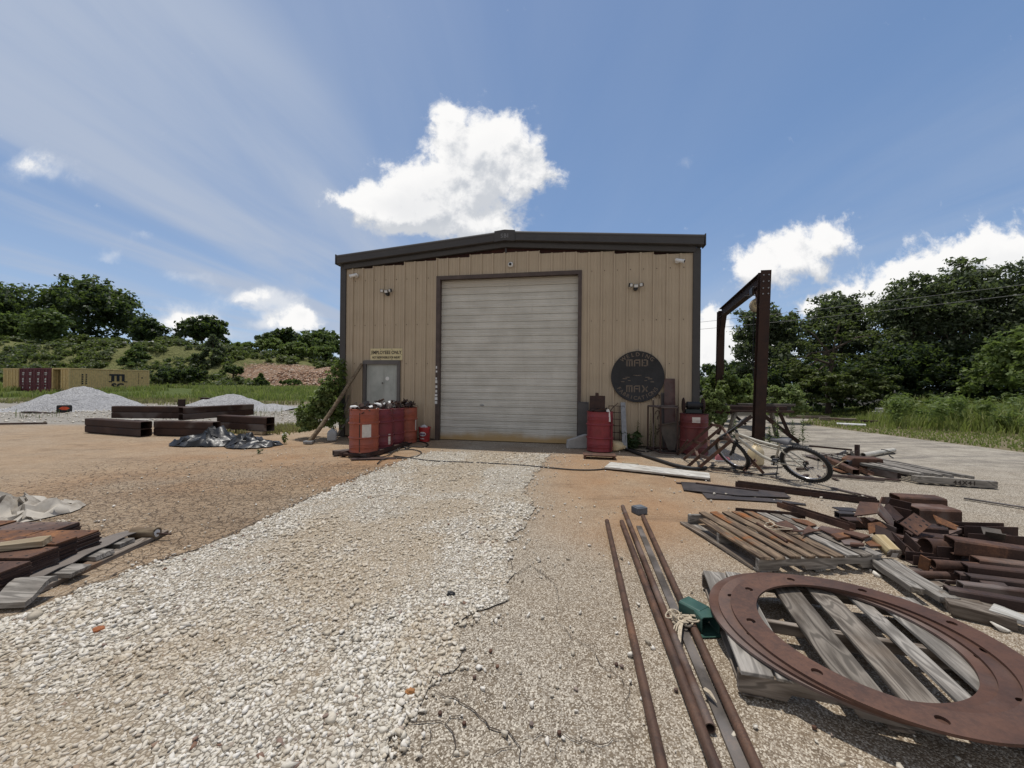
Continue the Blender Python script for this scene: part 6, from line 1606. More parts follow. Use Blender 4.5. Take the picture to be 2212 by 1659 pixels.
# ------------------------------------------------------------------ steel hoist frame
ZT = 4.42
g0 = Vector((6.60, 10.30, 0)); g1 = Vector((8.07, 15.0, 0)); gv = (g1-g0).normalized(); gs = Vector((gv.y, -gv.x, 0))
hf = thing('hoist_frame', 'tall dark rusty steel hoist frame standing right of the workshop', 'hoist frame', g0)
def ibeam_at(name, p0, p1, w, h, t, roll, parent=hf):
    outer, _ = profile('ibeam', w, h, t); L = (p1-p0).length; F = frame(p0, p1, roll)
    return O(name, MB().extr(outer, L), RUSTBB if 'RUSTBB' in globals() else RUSTD, parent, frm=F @ Matrix.Translation((0, 0, -h/2)), bevel=.002)
def upright(p, top, lean):
    outer, _ = profile('ibeam', .245, .26, .016); x = (top-p).normalized(); y = gs - x*gs.dot(x); y.normalize(); z = x.cross(y)
    F = Matrix((x, y, z)).transposed().to_4x4(); F.translation = p
    return O('post', MB().extr(outer, (top-p).length, M=Matrix.Translation((0, 0, -.13))), RUSTBB, hf, frm=F, bevel=.002)
lean = Vector((.14, 0, 0))
p1_ = upright(g0, g0 + lean + Vector((0, 0, ZT+.16)), lean); p2_ = upright(g1, g1 + lean*.4 + Vector((0, 0, ZT)), lean)
bb0 = g0 + lean + gv*.13 + Vector((0, 0, ZT)); bb1 = g1 + lean*.4 - gv*.13 + Vector((0, 0, ZT-.10))
ibeam_at('crossbeam', bb0, bb1, .20, .34, .016, 0)
for (a, b) in ((g0 + lean*.8 + gv*.13 + Vector((0, 0, ZT-.95)), g0 + lean + gv*.62 + Vector((0, 0, ZT-.2))), (g1 + lean*.3 - gv*.13 + Vector((0, 0, ZT-1.15)), g1 + lean*.4 - gv*.62 + Vector((0, 0, ZT-.25)))):
    steel('knee_brace', a, b, 'ibeam', .16, .16, RUSTBB, .012, parent=hf)
for s in (-1, 1):
    for p in (g0, g1):
        a = p + gs*s*.13 + Vector((0, 0, .66)); b = p + gs*s*.92 + Vector((0, 0, .0)); steel('foot_brace', b, a, 'angle', .10, .10, RUSTBB, .012, parent=hf)
for i, (xx_, zz_) in enumerate([(sx, z) for z in (4.45, 4.28, 4.10, 3.95) for sx in (-.06, .06)]):
    q = g0 + lean*(zz_/4.5) - gv*.135 + gs*xx_ + Vector((0, 0, zz_)); mb = MB(); mb.lathe([(0, -.004), (.02, -.004), (.02, .016), (0, .016)], 6, Matrix.Translation(q) @ gv.to_track_quat('Z', 'Y').to_matrix().to_4x4() @ Matrix.Rotation(PI, 4, 'X')); O('bolt', mb, GALV, p1_)
# chain hoist
hp = bb0 + gv*.62; F = Matrix.Translation(hp) @ gv.to_track_quat('Y', 'Z').to_matrix().to_4x4()
ch = thing('chain_hoist', 'cream chain hoist hanging from the steel hoist frame by a trolley', 'hoist', world=F)
mb = MB()
for s in (-1, 1):
    mb.box((s*.125-.008, -.14, -.36), (s*.125+.008, .14, -.12))
    for y in (-.09, .09): mb.lathe([(0, -.02), (.055, -.02), (.055, .02), (0, .02)], 14, Matrix.Translation((s*.09, y, -.13)) @ Matrix.Rotation(PI/2, 4, 'Y'))
mb.tube([(-.16, 0, -.31), (.16, 0, -.31)], .014, 8); mb.tube([(-.3, 0, -.33), (-.15, 0, -.33)], .025, 8)
O('trolley', mb, BLACKM, ch, frm=F)
mb = MB(); mb.tube([(0, 0, -.31), (.03, 0, -.37), (.0, 0, -.42), (-.02, 0, -.40)], .014, 8); O('hook', mb, BLACKM, ch, frm=F, smooth=1)
mb = MB(); pr = [(.155*cos(t), .185*sin(t)) for t in [2*PI*k/20 for k in range(20)]]; pr = [(x*1.05 if abs(x) < .12 else x, y) for x, y in pr]
mb.prism(pr, -.10, .10, Matrix.Translation((0, 0, -.60)) @ Matrix.Rotation(PI/2, 4, 'X')); hb = O('hoist_body', mb, HOISTC, ch, frm=F, bevel=.02)
mb = MB(); mb.prism([(.11*cos(t), .125*sin(t)) for t in [2*PI*k/18 for k in range(18)]], .101, .106, Matrix.Translation((0, 0, -.60)) @ Matrix.Rotation(PI/2, 4, 'X')); O('cover_plate', mb, CREAMP, hb, frm=F)
mb = MB()
for k, (w_, z_) in enumerate(((.12, .05), (.15, .02), (.13, -.01), (.09, -.05))): mb.box((-w_/2, -.1085, -.60+z_), (w_/2, -.107, -.60+z_+.014))
O('cover_lettering', mb, LETTER, hb, frm=F)
def chain(name, pts, parent, mt=BLACKM, r=.012, ln=.05):
    mb = MB(); acc = 0; pts = [Vector(p) for p in pts]; k = 0
    for a, b in zip(pts, pts[1:]):
        L = (b-a).length; n = max(1, int(L/(ln*.72))); d = (b-a).normalized(); s = d.orthogonal().normalized(); u2 = d.cross(s)
        for i in range(n):
            c = a + d*(i+.5)*L/n; w = s if k % 2 else u2; k += 1
            mb.tube([c + d*(ln/2)*cos(t) + w*(ln/3)*sin(t) for t in [2*PI*q/8 for q in range(8)]], r*.45, 5, closed=True)
    return O(name, mb, mt, parent, frm=None if parent is None else F)
wld = lambda q: F @ Vector(q)
chain('load_chain', [(-.05, 0, -.78), (-.06, .02, -2.3), (-.02, .03, -2.75), (.03, .02, -2.3), (.03, 0, -.78)], ch)
chain('hand_chain', [(.10, .0, -.70), (.11, .0, -2.2), (.14, 0, -2.6), (.16, 0, -2.2), (.13, 0, -.70)], ch)

# overhead wires
WIREM = plain('wire_grey', (.20, .20, .19), .6)
for k, (ya, yb, sag, lab) in enumerate(((688, 612, .15, 'upper overhead wire crossing in front of the trees on the right'), (704, 632, .25, 'lower overhead wire crossing in front of the trees on the right'))):
    a, b = A('p', 1330, ya + 26 - k*4, 27), A('p', 2700, yb - 60, 15); mb = MB(); mb.tube([a.lerp(b, i/30) - Vector((0, 0, sag*4*(i/30)*(1-i/30))) for i in range(31)], .010, 6); O('overhead_wire', mb, WIREM, label=lab, cat='wire')

# workbench of dark steel behind the hoist frame post
F = Matrix.Translation((7.25, 11.55, 0)) @ Matrix.Rotation(R(-6), 4, 'Z')
wb = thing('steel_trestle', 'dark steel trestle table with long sections on it behind the hoist frame', 'table', world=F)
mb = MB(); mb.box((-.95, -.35, .74), (.95, .35, .80)); O('table_top', mb, RUSTD, wb, frm=F, bevel=.004)
for sx in (-1, 1):
    for sy in (-1, 1): mb = MB(); mb.beam((sx*.62, sy*.22, .74), (sx*.86, sy*.36, 0), .10, .09); O('leg', mb, RUSTD if sx*sy < 0 else WOODG, wb, frm=F)
for k, (y, z, x0, x1, w, h, m) in enumerate(((-.2, .80, -1.25, .8, .12, .12, RUSTD), (.05, .80, -1.0, 1.05, .14, .14, STEELD), (-.1, .92, -.5, 1.1, .10, .07, STEELG), (.22, .80, -.9, .9, .1, .1, RUSTD))):
    a, b = F @ Vector((x0, y, z)), F @ Vector((x1, y, z)); steel('steel_section', a, b, 'channel' if k % 2 else 'box', w, h, m, .012, label=('long rusty box section lying along the front of the trestle table', 'dark steel channel lying in the middle of the trestle table', 'grey box section lying topmost on the trestle table', 'rusty channel lying at the back of the trestle table')[k], cat='steel section')
q = A('p', 1627, 930, 11.3); F = Matrix.Translation((q.x, 11.2, 0)); mb = MB(); mb.box((-.06, -.06, 0), (.06, .06, .55)); O('wood_post', mb, WOODT, label='short pale wood post standing at the left of the trestle table', cat='post', frm=F, bevel=.006)
# tall weeds around
for k, (x, y, h, lab) in enumerate(((1734, 962, .82, 'tall leafy weed standing alone right of the trestle table'), (1711, 956, .62, 'shorter leafy weed in front of the trestle legs'), (1679, 966, .98, 'tall weed just right of the hoist frame post'), (1662, 962, .5, 'low weed at the foot of the hoist frame post'), (1588, 955, .6, 'leafy weed between the corner drum and the hoist frame'))):
    spire('tall_weed', lab, G('p', x, y), h, LEAF_LIGHT if k != 3 else LEAF_BUSH, 300+k, 90, .17, 'tall weeds around the hoist frame')
# verge odds and ends
q = G('p', 1932, 907); F = Matrix.Translation((q.x, q.y+.6, 0)) @ Matrix.Rotation(R(20), 4, 'Z'); mb = MB(); mb.box((-.42, -.2, 0), (.42, .2, .36)); mb.box((-.2, -.2, .36), (.25, .2, .52)); O('concrete_block', mb, CONC, label='pale grey concrete block lying in the grass verge under the trees', cat='block', frm=F, bevel=.02)
steel('white_pipe', G('p', 1806, 919), G('p', 1870, 922), 'pipe', .11, .11, WHITEP, label='white pipe lying at the far edge of the concrete under the trees', cat='pipe')
for k, (xa, ya, xb, yb, lab) in enumerate(((1770, 908, 1850, 911, 'dark timber lying under the feathery tree'), (1700, 903, 1790, 905, 'dark timber lying behind the tall weeds'), (1860, 914, 1900, 916, 'rusty beam end beside the white pipe under the trees'))):
    plank('timber', G('p', xa, ya), G('p', xb, yb), .2, .14, WOODD if k < 2 else RUSTD, label=lab, cat='timber')

# ------------------------------------------------------------------ leaning rack of angle iron
rk = thing('angle_rack', 'rusty angle iron rack tipped over in front of the bicycle', 'rack', Vector((3.5, 7.4, 0)))
def W3(k, x, y, Y): return A(k, x, y, Y)
fl = [G('c5', 1228, 1352), G('c5', 1300, 1402), G('c5', 1345, 1482), G('c5', 1455, 1512)]
tp = [W3('c5', 1620, 1020, 8.05), W3('c5', 1732, 1040, 7.6), W3('c5', 1715, 1158, 7.0), W3('c5', 1835, 1195, 6.62)]
for a, b in zip(fl, tp): steel('rail', a, b, 'angle', .055, .055, RUST, .006, parent=rk)
def cross(i, j, s, t=None): 
    t = s if t is None else t; steel('rung', fl[i].lerp(tp[i], s), fl[j].lerp(tp[j], t), 'angle', .055, .055, RUST, .006, parent=rk)
cross(0, 1, .985); cross(0, 1, .46); cross(2, 3, .985); cross(2, 3, .36); cross(1, 2, .62); cross(1, 3, .98); cross(1, 2, .30)

# ------------------------------------------------------------------ bicycle
RC = Vector((4.70, 6.05, 0)); FC = Vector((4.10, 7.03, 0)); bx = (FC-RC).normalized(); by = Vector((-bx.y, bx.x, 0))
BF = Matrix((bx, by, Vector((0, 0, 1)))).transposed().to_4x4(); BF.translation = RC; BF = BF @ Matrix.Rotation(R(-32), 4, 'X') @ Matrix.Translation((0, 0, .0))
bk = thing('bicycle', 'cream mountain bicycle leaning over on its kickstand beside the rusty rack', 'bicycle', world=BF)
WR = .34
def wheel(cx_, turn):
    T = BF @ Matrix.Translation((cx_, 0, WR)) @ Matrix.Rotation(turn, 4, 'Z')
    ring = lambda r, n=48: [(r*cos(2*PI*k/n), 0, r*sin(2*PI*k/n)) for k in range(n)]
    mb = MB(); mb.tube(ring(WR-.028), .029, 10, closed=True)
    for k in range(60):
        a = 2*PI*k/60
        for s in (-1, 1): mb.cbox((0, 0, 0), (.014, .018, .010), Matrix.Rotation(-a, 4, 'Y') @ Matrix.Translation((WR-.002, s*.013, 0)))
    w = O('wheel', mb, TYRE, bk, frm=T, smooth=.8)
    mb = MB(); mb.tube(ring(WR-.062), .013, 8, closed=True); O('rim', mb, CHROME, w, frm=T, smooth=1)
    mb = MB()
    for k in range(28):
        a = 2*PI*k/28; s = 1 if k % 2 else -1; o_ = .5 if (k//2) % 2 else -.5
        mb.tube([(.022*cos(a+o_), s*.028, .022*sin(a+o_)), ((WR-.07)*cos(a), 0, (WR-.07)*sin(a))], .0016, 4)
    O('spokes', mb, CHROME, w, frm=T)
    mb = MB(); mb.tube([(0, -.055, 0), (0, .055, 0)], .016, 10); mb.lathe([(0, -.03), (.028, -.03), (.028, -.026), (.018, -.02), (.018, .02), (.028, .026), (.028, .03), (0, .03)], 14, Matrix.Rotation(PI/2, 4, 'X')); O('hub', mb, BLACKM, w, frm=T)
wheel(0, 0); wheel(1.12, R(-14))
bbk, stop_, hd0, hd1 = (.43, 0, .30), (.28, 0, .66), (.93, 0, .70), (.895, 0, .83)
mb = MB(); mb.tube([hd0, hd1], .028, 12); mb.tube([(.90, 0, .80), (.62, 0, .70), (.31, 0, .63)], .022, 10); mb.tube([(.925, 0, .715), (.74, 0, .50), (.60, 0, .37), (.45, 0, .30)], .027, 10); mb.tube([bbk, stop_], .017, 10); mb.tube([(.43, -.035, .30), (.43, .035, .30)], .024, 12)
for s in (-1, 1): mb.tube([(.43, s*.03, .30), (.2, s*.05, .33), (0, s*.062, WR)], .015, 8); mb.tube([(.30, s*.02, .61), (.15, s*.05, .49), (0, s*.062, WR)], .013, 8)
mb.tube([(.86, 0, .755), (.60, 0, .62), (.34, 0, .565)], .013, 8)
O('frame', mb, BIKEW, bk, frm=BF, smooth=.9)
mb = MB()
for s in (-1, 1): mb.tube([(.95, s*.062, .66), (1.02, s*.062, .52)], .020, 10); mb.tube([(1.02, s*.062, .52), (1.12, s*.062, WR)], .015, 10)
mb.tube([(.95, -.062, .66), (.95, .062, .66)], .02, 8); mb.tube([(.955, 0, .62), (.93, 0, .72)], .018, 8); O('fork', mb, BLACKM, bk, frm=BF, smooth=.9)
T = BF @ Matrix.Translation((.885, 0, .85)) @ Matrix.Rotation(R(-14), 4, 'Z')
mb = MB(); mb.tube([(0, 0, -.02), (.05, 0, .05)], .018, 10); mb.tube([(.05, -.31, .075), (.05, -.14, .06), (.055, 0, .05), (.05, .14, .06), (.05, .31, .075)], .012, 10)
hbb = O('handlebar', mb, BLACKM, bk, frm=T, smooth=.9)
for s in (-1, 1): mb = MB(); mb.tube([(.05, s*.20, .067), (.05, s*.32, .076)], .017, 10); O('grip', mb, RUBBER, hbb, frm=T, smooth=.9); mb = MB(); mb.tube([(.07, s*.18, .06), (.11, s*.22, .04), (.12, s*.29, .03)], .006, 6); O('brake_lever', mb, GALV, hbb, frm=T, smooth=.9)
mb = MB(); mb.tube([stop_, (.255, 0, .735)], .013, 10); O('seat_post', mb, CHROME, bk, frm=BF, smooth=.9)
mb = MB(); vs = []; fs = []; secs = [(-.14, .075, .035), (-.10, .085, .05), (-.03, .06, .045), (.05, .032, .035), (.12, .022, .028), (.145, .010, .015)]
for x, w, h in secs: vs += [(x + w_[0]*0, w*w_[0], .74 + h*w_[1]) for w_ in ((-1, 0), (-.8, .75), (0, 1), (.8, .75), (1, 0), (0, -.3))]
for i in range(len(secs)-1):
    for k in range(6): l = (k+1) % 6; fs.append((6*i+k, 6*i+l, 6*i+6+l, 6*i+6+k))
fs += [tuple(range(5, -1, -1)), tuple(range(30, 36))]
O('saddle', mb.add(vs, fs), plain('saddle_grey', (.09, .09, .095), .6), bk, frm=BF @ Matrix.Translation((.255, 0, 0)), smooth=1.2)
mb = MB(); mb.lathe([(.035, -.002), (.085, -.002), (.09, 0), (.085, .002), (.035, .002)], 32, Matrix.Translation((.43, -.055, .30)) @ Matrix.Rotation(PI/2, 4, 'X'))
for a, s in ((R(-60), -1), (R(120), 1)):
    e = (.43 + .17*cos(a), s*.075, .30 + .17*sin(a)); mb.tube([(.43, s*.06, .30), e], .011, 8)
ck_ = O('crankset', mb, BLACKM, bk, frm=BF, smooth=.6)
for a, s in ((R(-60), -1), (R(120), 1)):
    mb = MB(); mb.cbox((.43 + .17*cos(a), s*.125, .30 + .17*sin(a)), (.09, .09, .02)); O('pedal', mb, BLACKP, ck_, frm=BF, bevel=.004)
mb = MB(); mb.tube([(.43, -.055, .387), (.02, -.05, .385)], .005, 5); mb.tube([(.43, -.055, .213), (.05, -.05, .24), (.02, -.05, .255)], .005, 5); mb.lathe([(.0, -.015), (.042, -.015), (.03, .015), (0, .015)], 18, Matrix.Translation((0, -.045, WR)) @ Matrix.Rotation(PI/2, 4, 'X')); O('chain', mb, RUSTD, bk, frm=BF)
mb = MB(); mb.tube([(.02, -.05, .30), (.04, -.055, .25), (.02, -.055, .19)], .014, 8); mb.lathe([(0, -.006), (.025, -.006), (.025, .006), (0, .006)], 12, Matrix.Translation((.02, -.05, .20)) @ Matrix.Rotation(PI/2, 4, 'X')); O('derailleur', mb, BLACKM, bk, frm=BF)
kp = BF @ Vector((.38, .04, .27)); ke = BF @ Vector((.36, .12, .22)); ke = Vector((ke.x - .05, ke.y - .03, .0))
mb = MB(); mb.tube([kp, ke], .007, 8); mb.tube([ke, ke + Vector((.07, -.05, .0)) + Vector((0, 0, .006))], .008, 6); O('kickstand', mb, BLACKM, bk, smooth=.9)
# pink shoe, jug, offcuts around the bicycle
q = G('c6', 540, 745)
sh_ = thing('shoe', 'pink shoe with a white sole lying beside the front wheel of the bicycle', 'shoe', q)
F = Matrix.Translation(q + Vector((0, .05, 0))) @ Matrix.Rotation(R(-8), 4, 'Z')
def shoeouts(k): return [(-.13*k, -.035*k), (-.10*k, -.045*k), (0, -.042*k), (.09*k, -.05*k), (.14*k, -.03*k), (.15*k, .0), (.14*k, .03*k), (.09*k, .045*k), (0, .036*k), (-.10*k, .04*k), (-.13*k, .03*k)]
mb = MB(); mb.prism(shoeouts(1.05), 0, .03); O('sole', mb, WHITEP, sh_, frm=F, bevel=.006)
vs = []; fs = []; o1 = shoeouts(1.0)
for kz, (sc, z, sh2) in enumerate(((1, .03, 0), (.98, .055, 0), (.85, .085, -.012), (.55, .115, -.05), (.42, .135, -.065))): vs += [(x*sc + sh2, y*min(1, sc+.2), z) for x, y in o1]
for i in range(4):
    for k in range(11): l = (k+1) % 11; fs.append((11*i+k, 11*i+l, 11*i+11+l, 11*i+11+k))
O('upper', MB().add(vs, fs + [tuple(range(44, 55))]), PINK, sh_, frm=F, smooth=1.0)
mb = MB()
for k in range(4): mb.tube([(.0 + k*.022, -.03, .088 - k*.006), (.0 + k*.022, 0, .104 - k*.008), (.0 + k*.022, .03, .088 - k*.006)], .004, 5)
O('laces', mb, WHITEP, sh_, frm=F)
q = W3('c6', 860, 735, 7.25); jug('yellowed plastic jug standing behind the frame of the bicycle', Vector((q.x, 7.3, 0)), R(25), CREAMP, 1.25)
def bar(name, label, k, a, b, kind, w, h, m, za=0, zb=None, roll=0, t=.006, cat='steel section', group=None):
    zb = za if zb is None else zb
    return steel(name, G(k, *a, za), G(k, *b, zb), kind, w, h, m, t, roll, label=label, cat=cat, group=group)
bar('angle_iron', 'rusty angle iron sloping down under the down tube of the bicycle', 'c6', (735, 668), (915, 862), 'angle', .05, .05, RUST, .30, .0)
bar('angle_iron', 'short rusty angle iron crossing behind the kickstand', 'c6', (850, 730), (735, 840), 'angle', .04, .04, RUST, .16, .0)
bar('flat_bar', 'dark flat bar lying under the kickstand of the bicycle', 'c6', (880, 868), (1055, 852), 'flat', .06, .01, STEELD)
bar('flat_bar', 'dark flat bar lying behind the middle of the bicycle', 'c6', (820, 790), (1040, 800), 'flat', .06, .01, RUSTD)
bar('flat_bar', 'dark flat bar pointing at the rear wheel from the left', 'c6', (990, 885), (1150, 925), 'flat', .07, .008, RUSTD)
bar('flat_bar', 'thin dark bar lying in the shade before the rack', 'c6', (420, 825), (900, 870), 'rod', .018, .018, RUSTD)
hose('cable', 'black cable loop on the ground below the front wheel', [(470, 780), (425, 785), (415, 800), (520, 815), (640, 830), (760, 850), (900, 872), (1040, 870)], .011, cat='cable', k='c6')

# scrap behind the bicycle
bar('box_section', 'rusty box section pointing at the rear wheel behind the bicycle', 'c6', (1510, 735), (1795, 868), 'box', .10, .09, RUST, .05, .03)
bar('box_section', 'second rusty box section lying left of the one at the rear wheel', 'c6', (1455, 705), (1600, 735), 'box', .12, .10, RUSTD, .02)
bar('flat_bar', 'reddish flat bar lying in front of the box sections by the rear wheel', 'c6', (1500, 785), (1690, 850), 'flat', .10, .012, RUSTO, .01)
bar('channel_section', 'rusty channel lying right of the box sections behind the bicycle', 'c6', (1700, 775), (1935, 870), 'channel', .09, .05, RUST, .02)
bar('channel_section', 'dark channel with a hollow end lying in front of the trough', 'c6', (1950, 860), (2205, 905), 'channel', .12, .10, RUSTD, .0, roll=0)
bar('long_bar', 'long dark bar lying on the ground right of the rear wheel', 'c6', (1500, 880), (2060, 930), 'angle', .05, .04, RUSTD)
bar('long_bar', 'long dark bar lying behind the one right of the rear wheel', 'c6', (1500, 868), (2212, 925), 'flat', .07, .02, RUSTD)
bar('long_bar', 'thin dark bar lying along the foot of the scrap behind the bicycle', 'c6', (1350, 600), (1760, 640), 'angle', .04, .04, RUSTD, .10)
bar('pale_angle', 'whitish angle piece standing up in the scrap behind the bicycle', 'c6', (1595, 700), (1700, 655), 'angle', .07, .06, GALV, .10, .20)
bar('pale_angle', 'grey angle piece leaning left of the upright in the scrap', 'c6', (1715, 665), (1785, 730), 'angle', .08, .06, STEELG, .24, .06)
bar('short_upright', 'short rusty upright standing at the end of the wire mesh behind the bicycle', 'c6', (1795, 720), (1815, 718), 'flat', .06, .30, RUSTD, .0)
mb = MB(); a_, b_, c2_, d2_ = G('c6', 1430, 690, .05), G('c6', 1800, 700, .05), G('c6', 1815, 640, .22), G('c6', 1400, 690, .22)
for k in range(9): s = k/8; mb.tube([a_.lerp(b_, s), d2_.lerp(c2_, s)], .006, 5)
for k in range(4): s = k/3; mb.tube([a_.lerp(d2_, s), b_.lerp(c2_, s)], .006, 5)
O('mesh_offcut', mb, RUSTD, label='rusty wire mesh offcut tilted up behind the rear wheel', cat='mesh panel')
bar('small_tube', 'short dark square tube lying on the scrap behind the bicycle', 'c6', (1700, 775), (1790, 745), 'box', .08, .07, STEELD, .10)
bar('flat_scrap', 'brown flat offcut lying left of the trough in the scrap', 'c6', (1640, 800), (1760, 775), 'flat', .12, .012, RUST, .05)
bar('flat_scrap', 'dark plate offcut lying flat behind the rear tyre', 'c6', (1330, 680), (1470, 720), 'flat', .22, .012, RUSTD, .02)
q = G('c6', 1905, 825); F = Matrix.Translation(q + Vector((0, .1, 0))) @ Matrix.Rotation(R(-14), 4, 'Z')
mb = MB(); mb.prism([(-.26, 0), (.23, 0), (.26, .05), (.24, .22), (-.20, .22), (-.27, .17)], -.13, .13, Matrix.Rotation(PI/2, 4, 'X')); O('steel_trough', mb, RUST, label='rusty trough shaped steel block right of the box sections', cat='steel block', frm=F, bevel=.012)
hose('bent_rod', 'thin bent tan rod curving over the scrap by the rear tyre', [tuple(G('c6', 1510, 800, .03)), tuple(G('c6', 1590, 790, .1)), tuple(G('c6', 1660, 745, .18)), tuple(G('c6', 1700, 728, .22))], .008, WOODT, 'rod')
a_, b_ = G('c6', 1860, 705, .0), G('c6', 2150, 655, .0); steel('pvc_pipe', a_, b_, 'pipe', .105, .105, plain('pvc_dirty_white', (.50, .47, .40), .5, 0, .3, 7), .007, label='dirty white plastic pipe lying on the concrete behind the trough', cat='pipe')
m_ = a_.lerp(b_, .75); hose('rope', 'rope looped around the dirty white plastic pipe', [tuple(a_.lerp(b_, .55) + Vector((0, -.08, .02))), tuple(a_.lerp(b_, .6) + Vector((0, 0, .115))), tuple(m_ + Vector((.1, -.1, .02))), tuple(m_ + Vector((-.1, -.16, .012))), tuple(a_.lerp(b_, .3) + Vector((.2, -.25, .012)))], .008, RUBBER, 'rope')
for k in range(26):
    xs, ys = random.uniform(1330, 2080), random.uniform(700, 900); ys = ys if xs < 1900 or ys > 820 else 850
    a_ = G('c6', xs, ys); d_ = Vector((random.uniform(-1, 1), random.uniform(-.5, .5), 0)).normalized()*random.uniform(.1, .35)
    steel('scrap_piece', a_, a_ + d_, random.choice(('flat', 'angle', 'flat', 'rod')), random.uniform(.02, .06), random.uniform(.01, .03), random.choice((RUSTD, RUST, STEELD)), .006, label='short offcut of rusty steel lying in the scrap behind the bicycle', cat='scrap', group='small steel offcuts behind the bicycle')

# grey slatted pallet with a stencilled end timber
sp0, sp1 = G('c8', 1530, 200), G('c8', 2035, 232); ed_ = (sp1-sp0).normalized(); dn_ = Vector((-.08, 1, 0)).normalized()
sl = thing('slatted_skid', 'grey skid of long parallel slats with a stencilled end timber', 'skid', (sp0+sp1)/2)
L_ = (sp1-sp0).length
for k in range(7):
    a_ = sp0 + ed_*(.02 + (L_-.22)*k/6) + dn_*.06 + Vector((0, 0, .10)); plank('slat', a_, a_ + dn_*(1.75 - .05*k), .075, .045, WOODG, parent=sl)
et = plank('end_timber', sp0, sp1, .10, .10, WOODG, parent=sl)
for s in (.7, 1.5): a_ = sp0 + dn_*s + Vector((0, 0, .0)); plank('bearer', a_, a_ + ed_*(L_-.1), .09, .10, WOODD, parent=sl)
F = frame(sp0, sp1); mb = text_mb('44X41', .085, .0015, .002, 1.25, F @ Matrix.Translation((L_*.60, -.0525, .022)) @ RX); O('stencil_lettering', mb, LETTER, et)

# ------------------------------------------------------------------ flat stock in front of the bicycle
a_, b_ = G('c5', 450, 1470, .02), G('c5', 1576, 1586, .02); a_.z = b_.z = .02; plank('white_plank', a_, b_, .46, .03, WOODW, label='wide whitewashed weathered plank lying in front of the red drum', cat='plank', warp=.008)
def flatpiece(label, k, pts, z, t, m, name='plate_offcut', cat='steel plate', tilt=None):
    P_ = [G(k, *q, z) for q in pts]; mb = MB(); n = len(P_)
    vs = [(p.x, p.y, z) for p in P_] + [(p.x, p.y, z+t) for p in P_]
    mb.add(vs, [(i, (i+1) % n, n+(i+1) % n, n+i) for i in range(n)] + [tuple(range(n-1, -1, -1)), tuple(range(n, 2*n))])
    return O(name, mb, m, label=label, cat=cat, bevel=.001)
flatpiece('widest dark flat plate lying in front of the rear bicycle wheel', 'c8', ((88, 200), (200, 206), (560, 248), (730, 268), (770, 297), (440, 285), (105, 250)), .012, .010, STEELD, 'wide_flat_plate')
flatpiece('narrower dark flat plate lying nearest below the widest one', 'c8', ((215, 264), (300, 268), (420, 292), (640, 303), (860, 336), (862, 343), (640, 324), (420, 310), (250, 303)), .0, .010, STEELD, 'wide_flat_plate')
bar('thin_flat_bar', 'thin dark flat bar lying on top of the widest flat bar', 'c8', (180, 205), (570, 252), 'flat', .05, .01, RUSTD, .026)
bar('thin_flat_bar', 'thin dark flat bar at the left end of the flat bars', 'c8', (60, 205), (330, 222), 'flat', .06, .01, RUSTD, .0)
bar('channel_bar', 'longest dark channel bar lying behind the flat bars', 'c8', (425, 222), (1310, 335), 'channel', .10, .06, RUSTD, .0)
bar('angle_bar', 'dark angle bar lying close behind the longest channel bar', 'c8', (440, 205), (1180, 300), 'angle', .07, .05, RUSTD, .0)
bar('thin_flat_bar', 'thin bar lying alone behind the scrap heap', 'c8', (1022, 236), (1290, 300), 'flat', .05, .015, RUSTD)
bar('thin_flat_bar', 'thin greyish bar lying alone at the right picture edge', 'c8', (1840, 302), (2300, 372), 'flat', .05, .015, STEELG)
bar('angle_bar', 'short dark angle bar lying across the back of the rust stained pallet', 'c8', (420, 385), (850, 420), 'angle', .07, .06, RUSTD, .10)
bar('steel_bar', 'brown bar lying across the rust stained pallet towards the heap', 'c8', (700, 352), (1150, 500), 'channel', .08, .06, RUST, .14, .15)
for (x, y) in ((295, 282), (365, 282), (955, 305)):
    p = G('c8', x, y); ON('stone_chip', *stones(np.array([(p.x, p.y, .012)]), np.array([.03]), int(x)), STONE, label={295: 'left white stone on the narrower flat bar', 365: 'right white stone on the narrower flat bar', 955: 'white stone beside the longest channel bar'}[x], cat='stone')

# ------------------------------------------------------------------ pallets
WOODGB = wood('wood_grey_brown_grain', (.075, .062, .05), (.27, .235, .195), (.18, .13, .09), .15)
def pallet(label, P1, av, bv, La, Wb, centres, widths, decks, mt_deck, mt_str, group='wooden pallets', mats=None):
    """boards run along av; three stringers along bv"""
    o = thing('wooden_pallet', label, 'pallet', P1 + av*La/2 + bv*Wb/2, group=group)
    for k, (c_, w) in enumerate(zip(centres, widths)):
        a_ = P1 + bv*c_ - av*.012 + Vector((0, 0, .115)); plank('deck_board', a_, a_ + av*(La*(decks[k])+.02), w, .019, mats[k] if mats else mt_deck, parent=o, warp=.003, seed=k+int(P1.x*100), ends=.012)
    for s in (.02, .5, .98):
        a_ = P1 + av*La*s
        F = frame(a_ + Vector((0, 0, .018)), a_ + bv*Wb + Vector((0, 0, .018))); mb = MB()
        n1, n2 = Wb*.16, Wb*.38; n3, n4 = Wb*.62, Wb*.84; h = .095
        mb.prism([(0, 0), (n1, 0), (n1+.02, .035), (n2-.02, .035), (n2, 0), (n3, 0), (n3+.02, .035), (n4-.02, .035), (n4, 0), (Wb, 0), (Wb, h), (0, h)], -.019, .019, Matrix(((1,0,0,0),(0,0,1,0),(0,1,0,0),(0,0,0,1)))); O('stringer', mb, mt_str, o, frm=F, bevel=.002)
    for c_ in (.05, .5, .95): a_ = P1 + bv*Wb*c_; plank('bottom_board', a_, a_ + av*La, .095, .017, mt_str, parent=o, warp=.001)
    return o
av, bv = Vector((.255, .967, 0)).normalized(), Vector((.967, -.255, 0)).normalized()
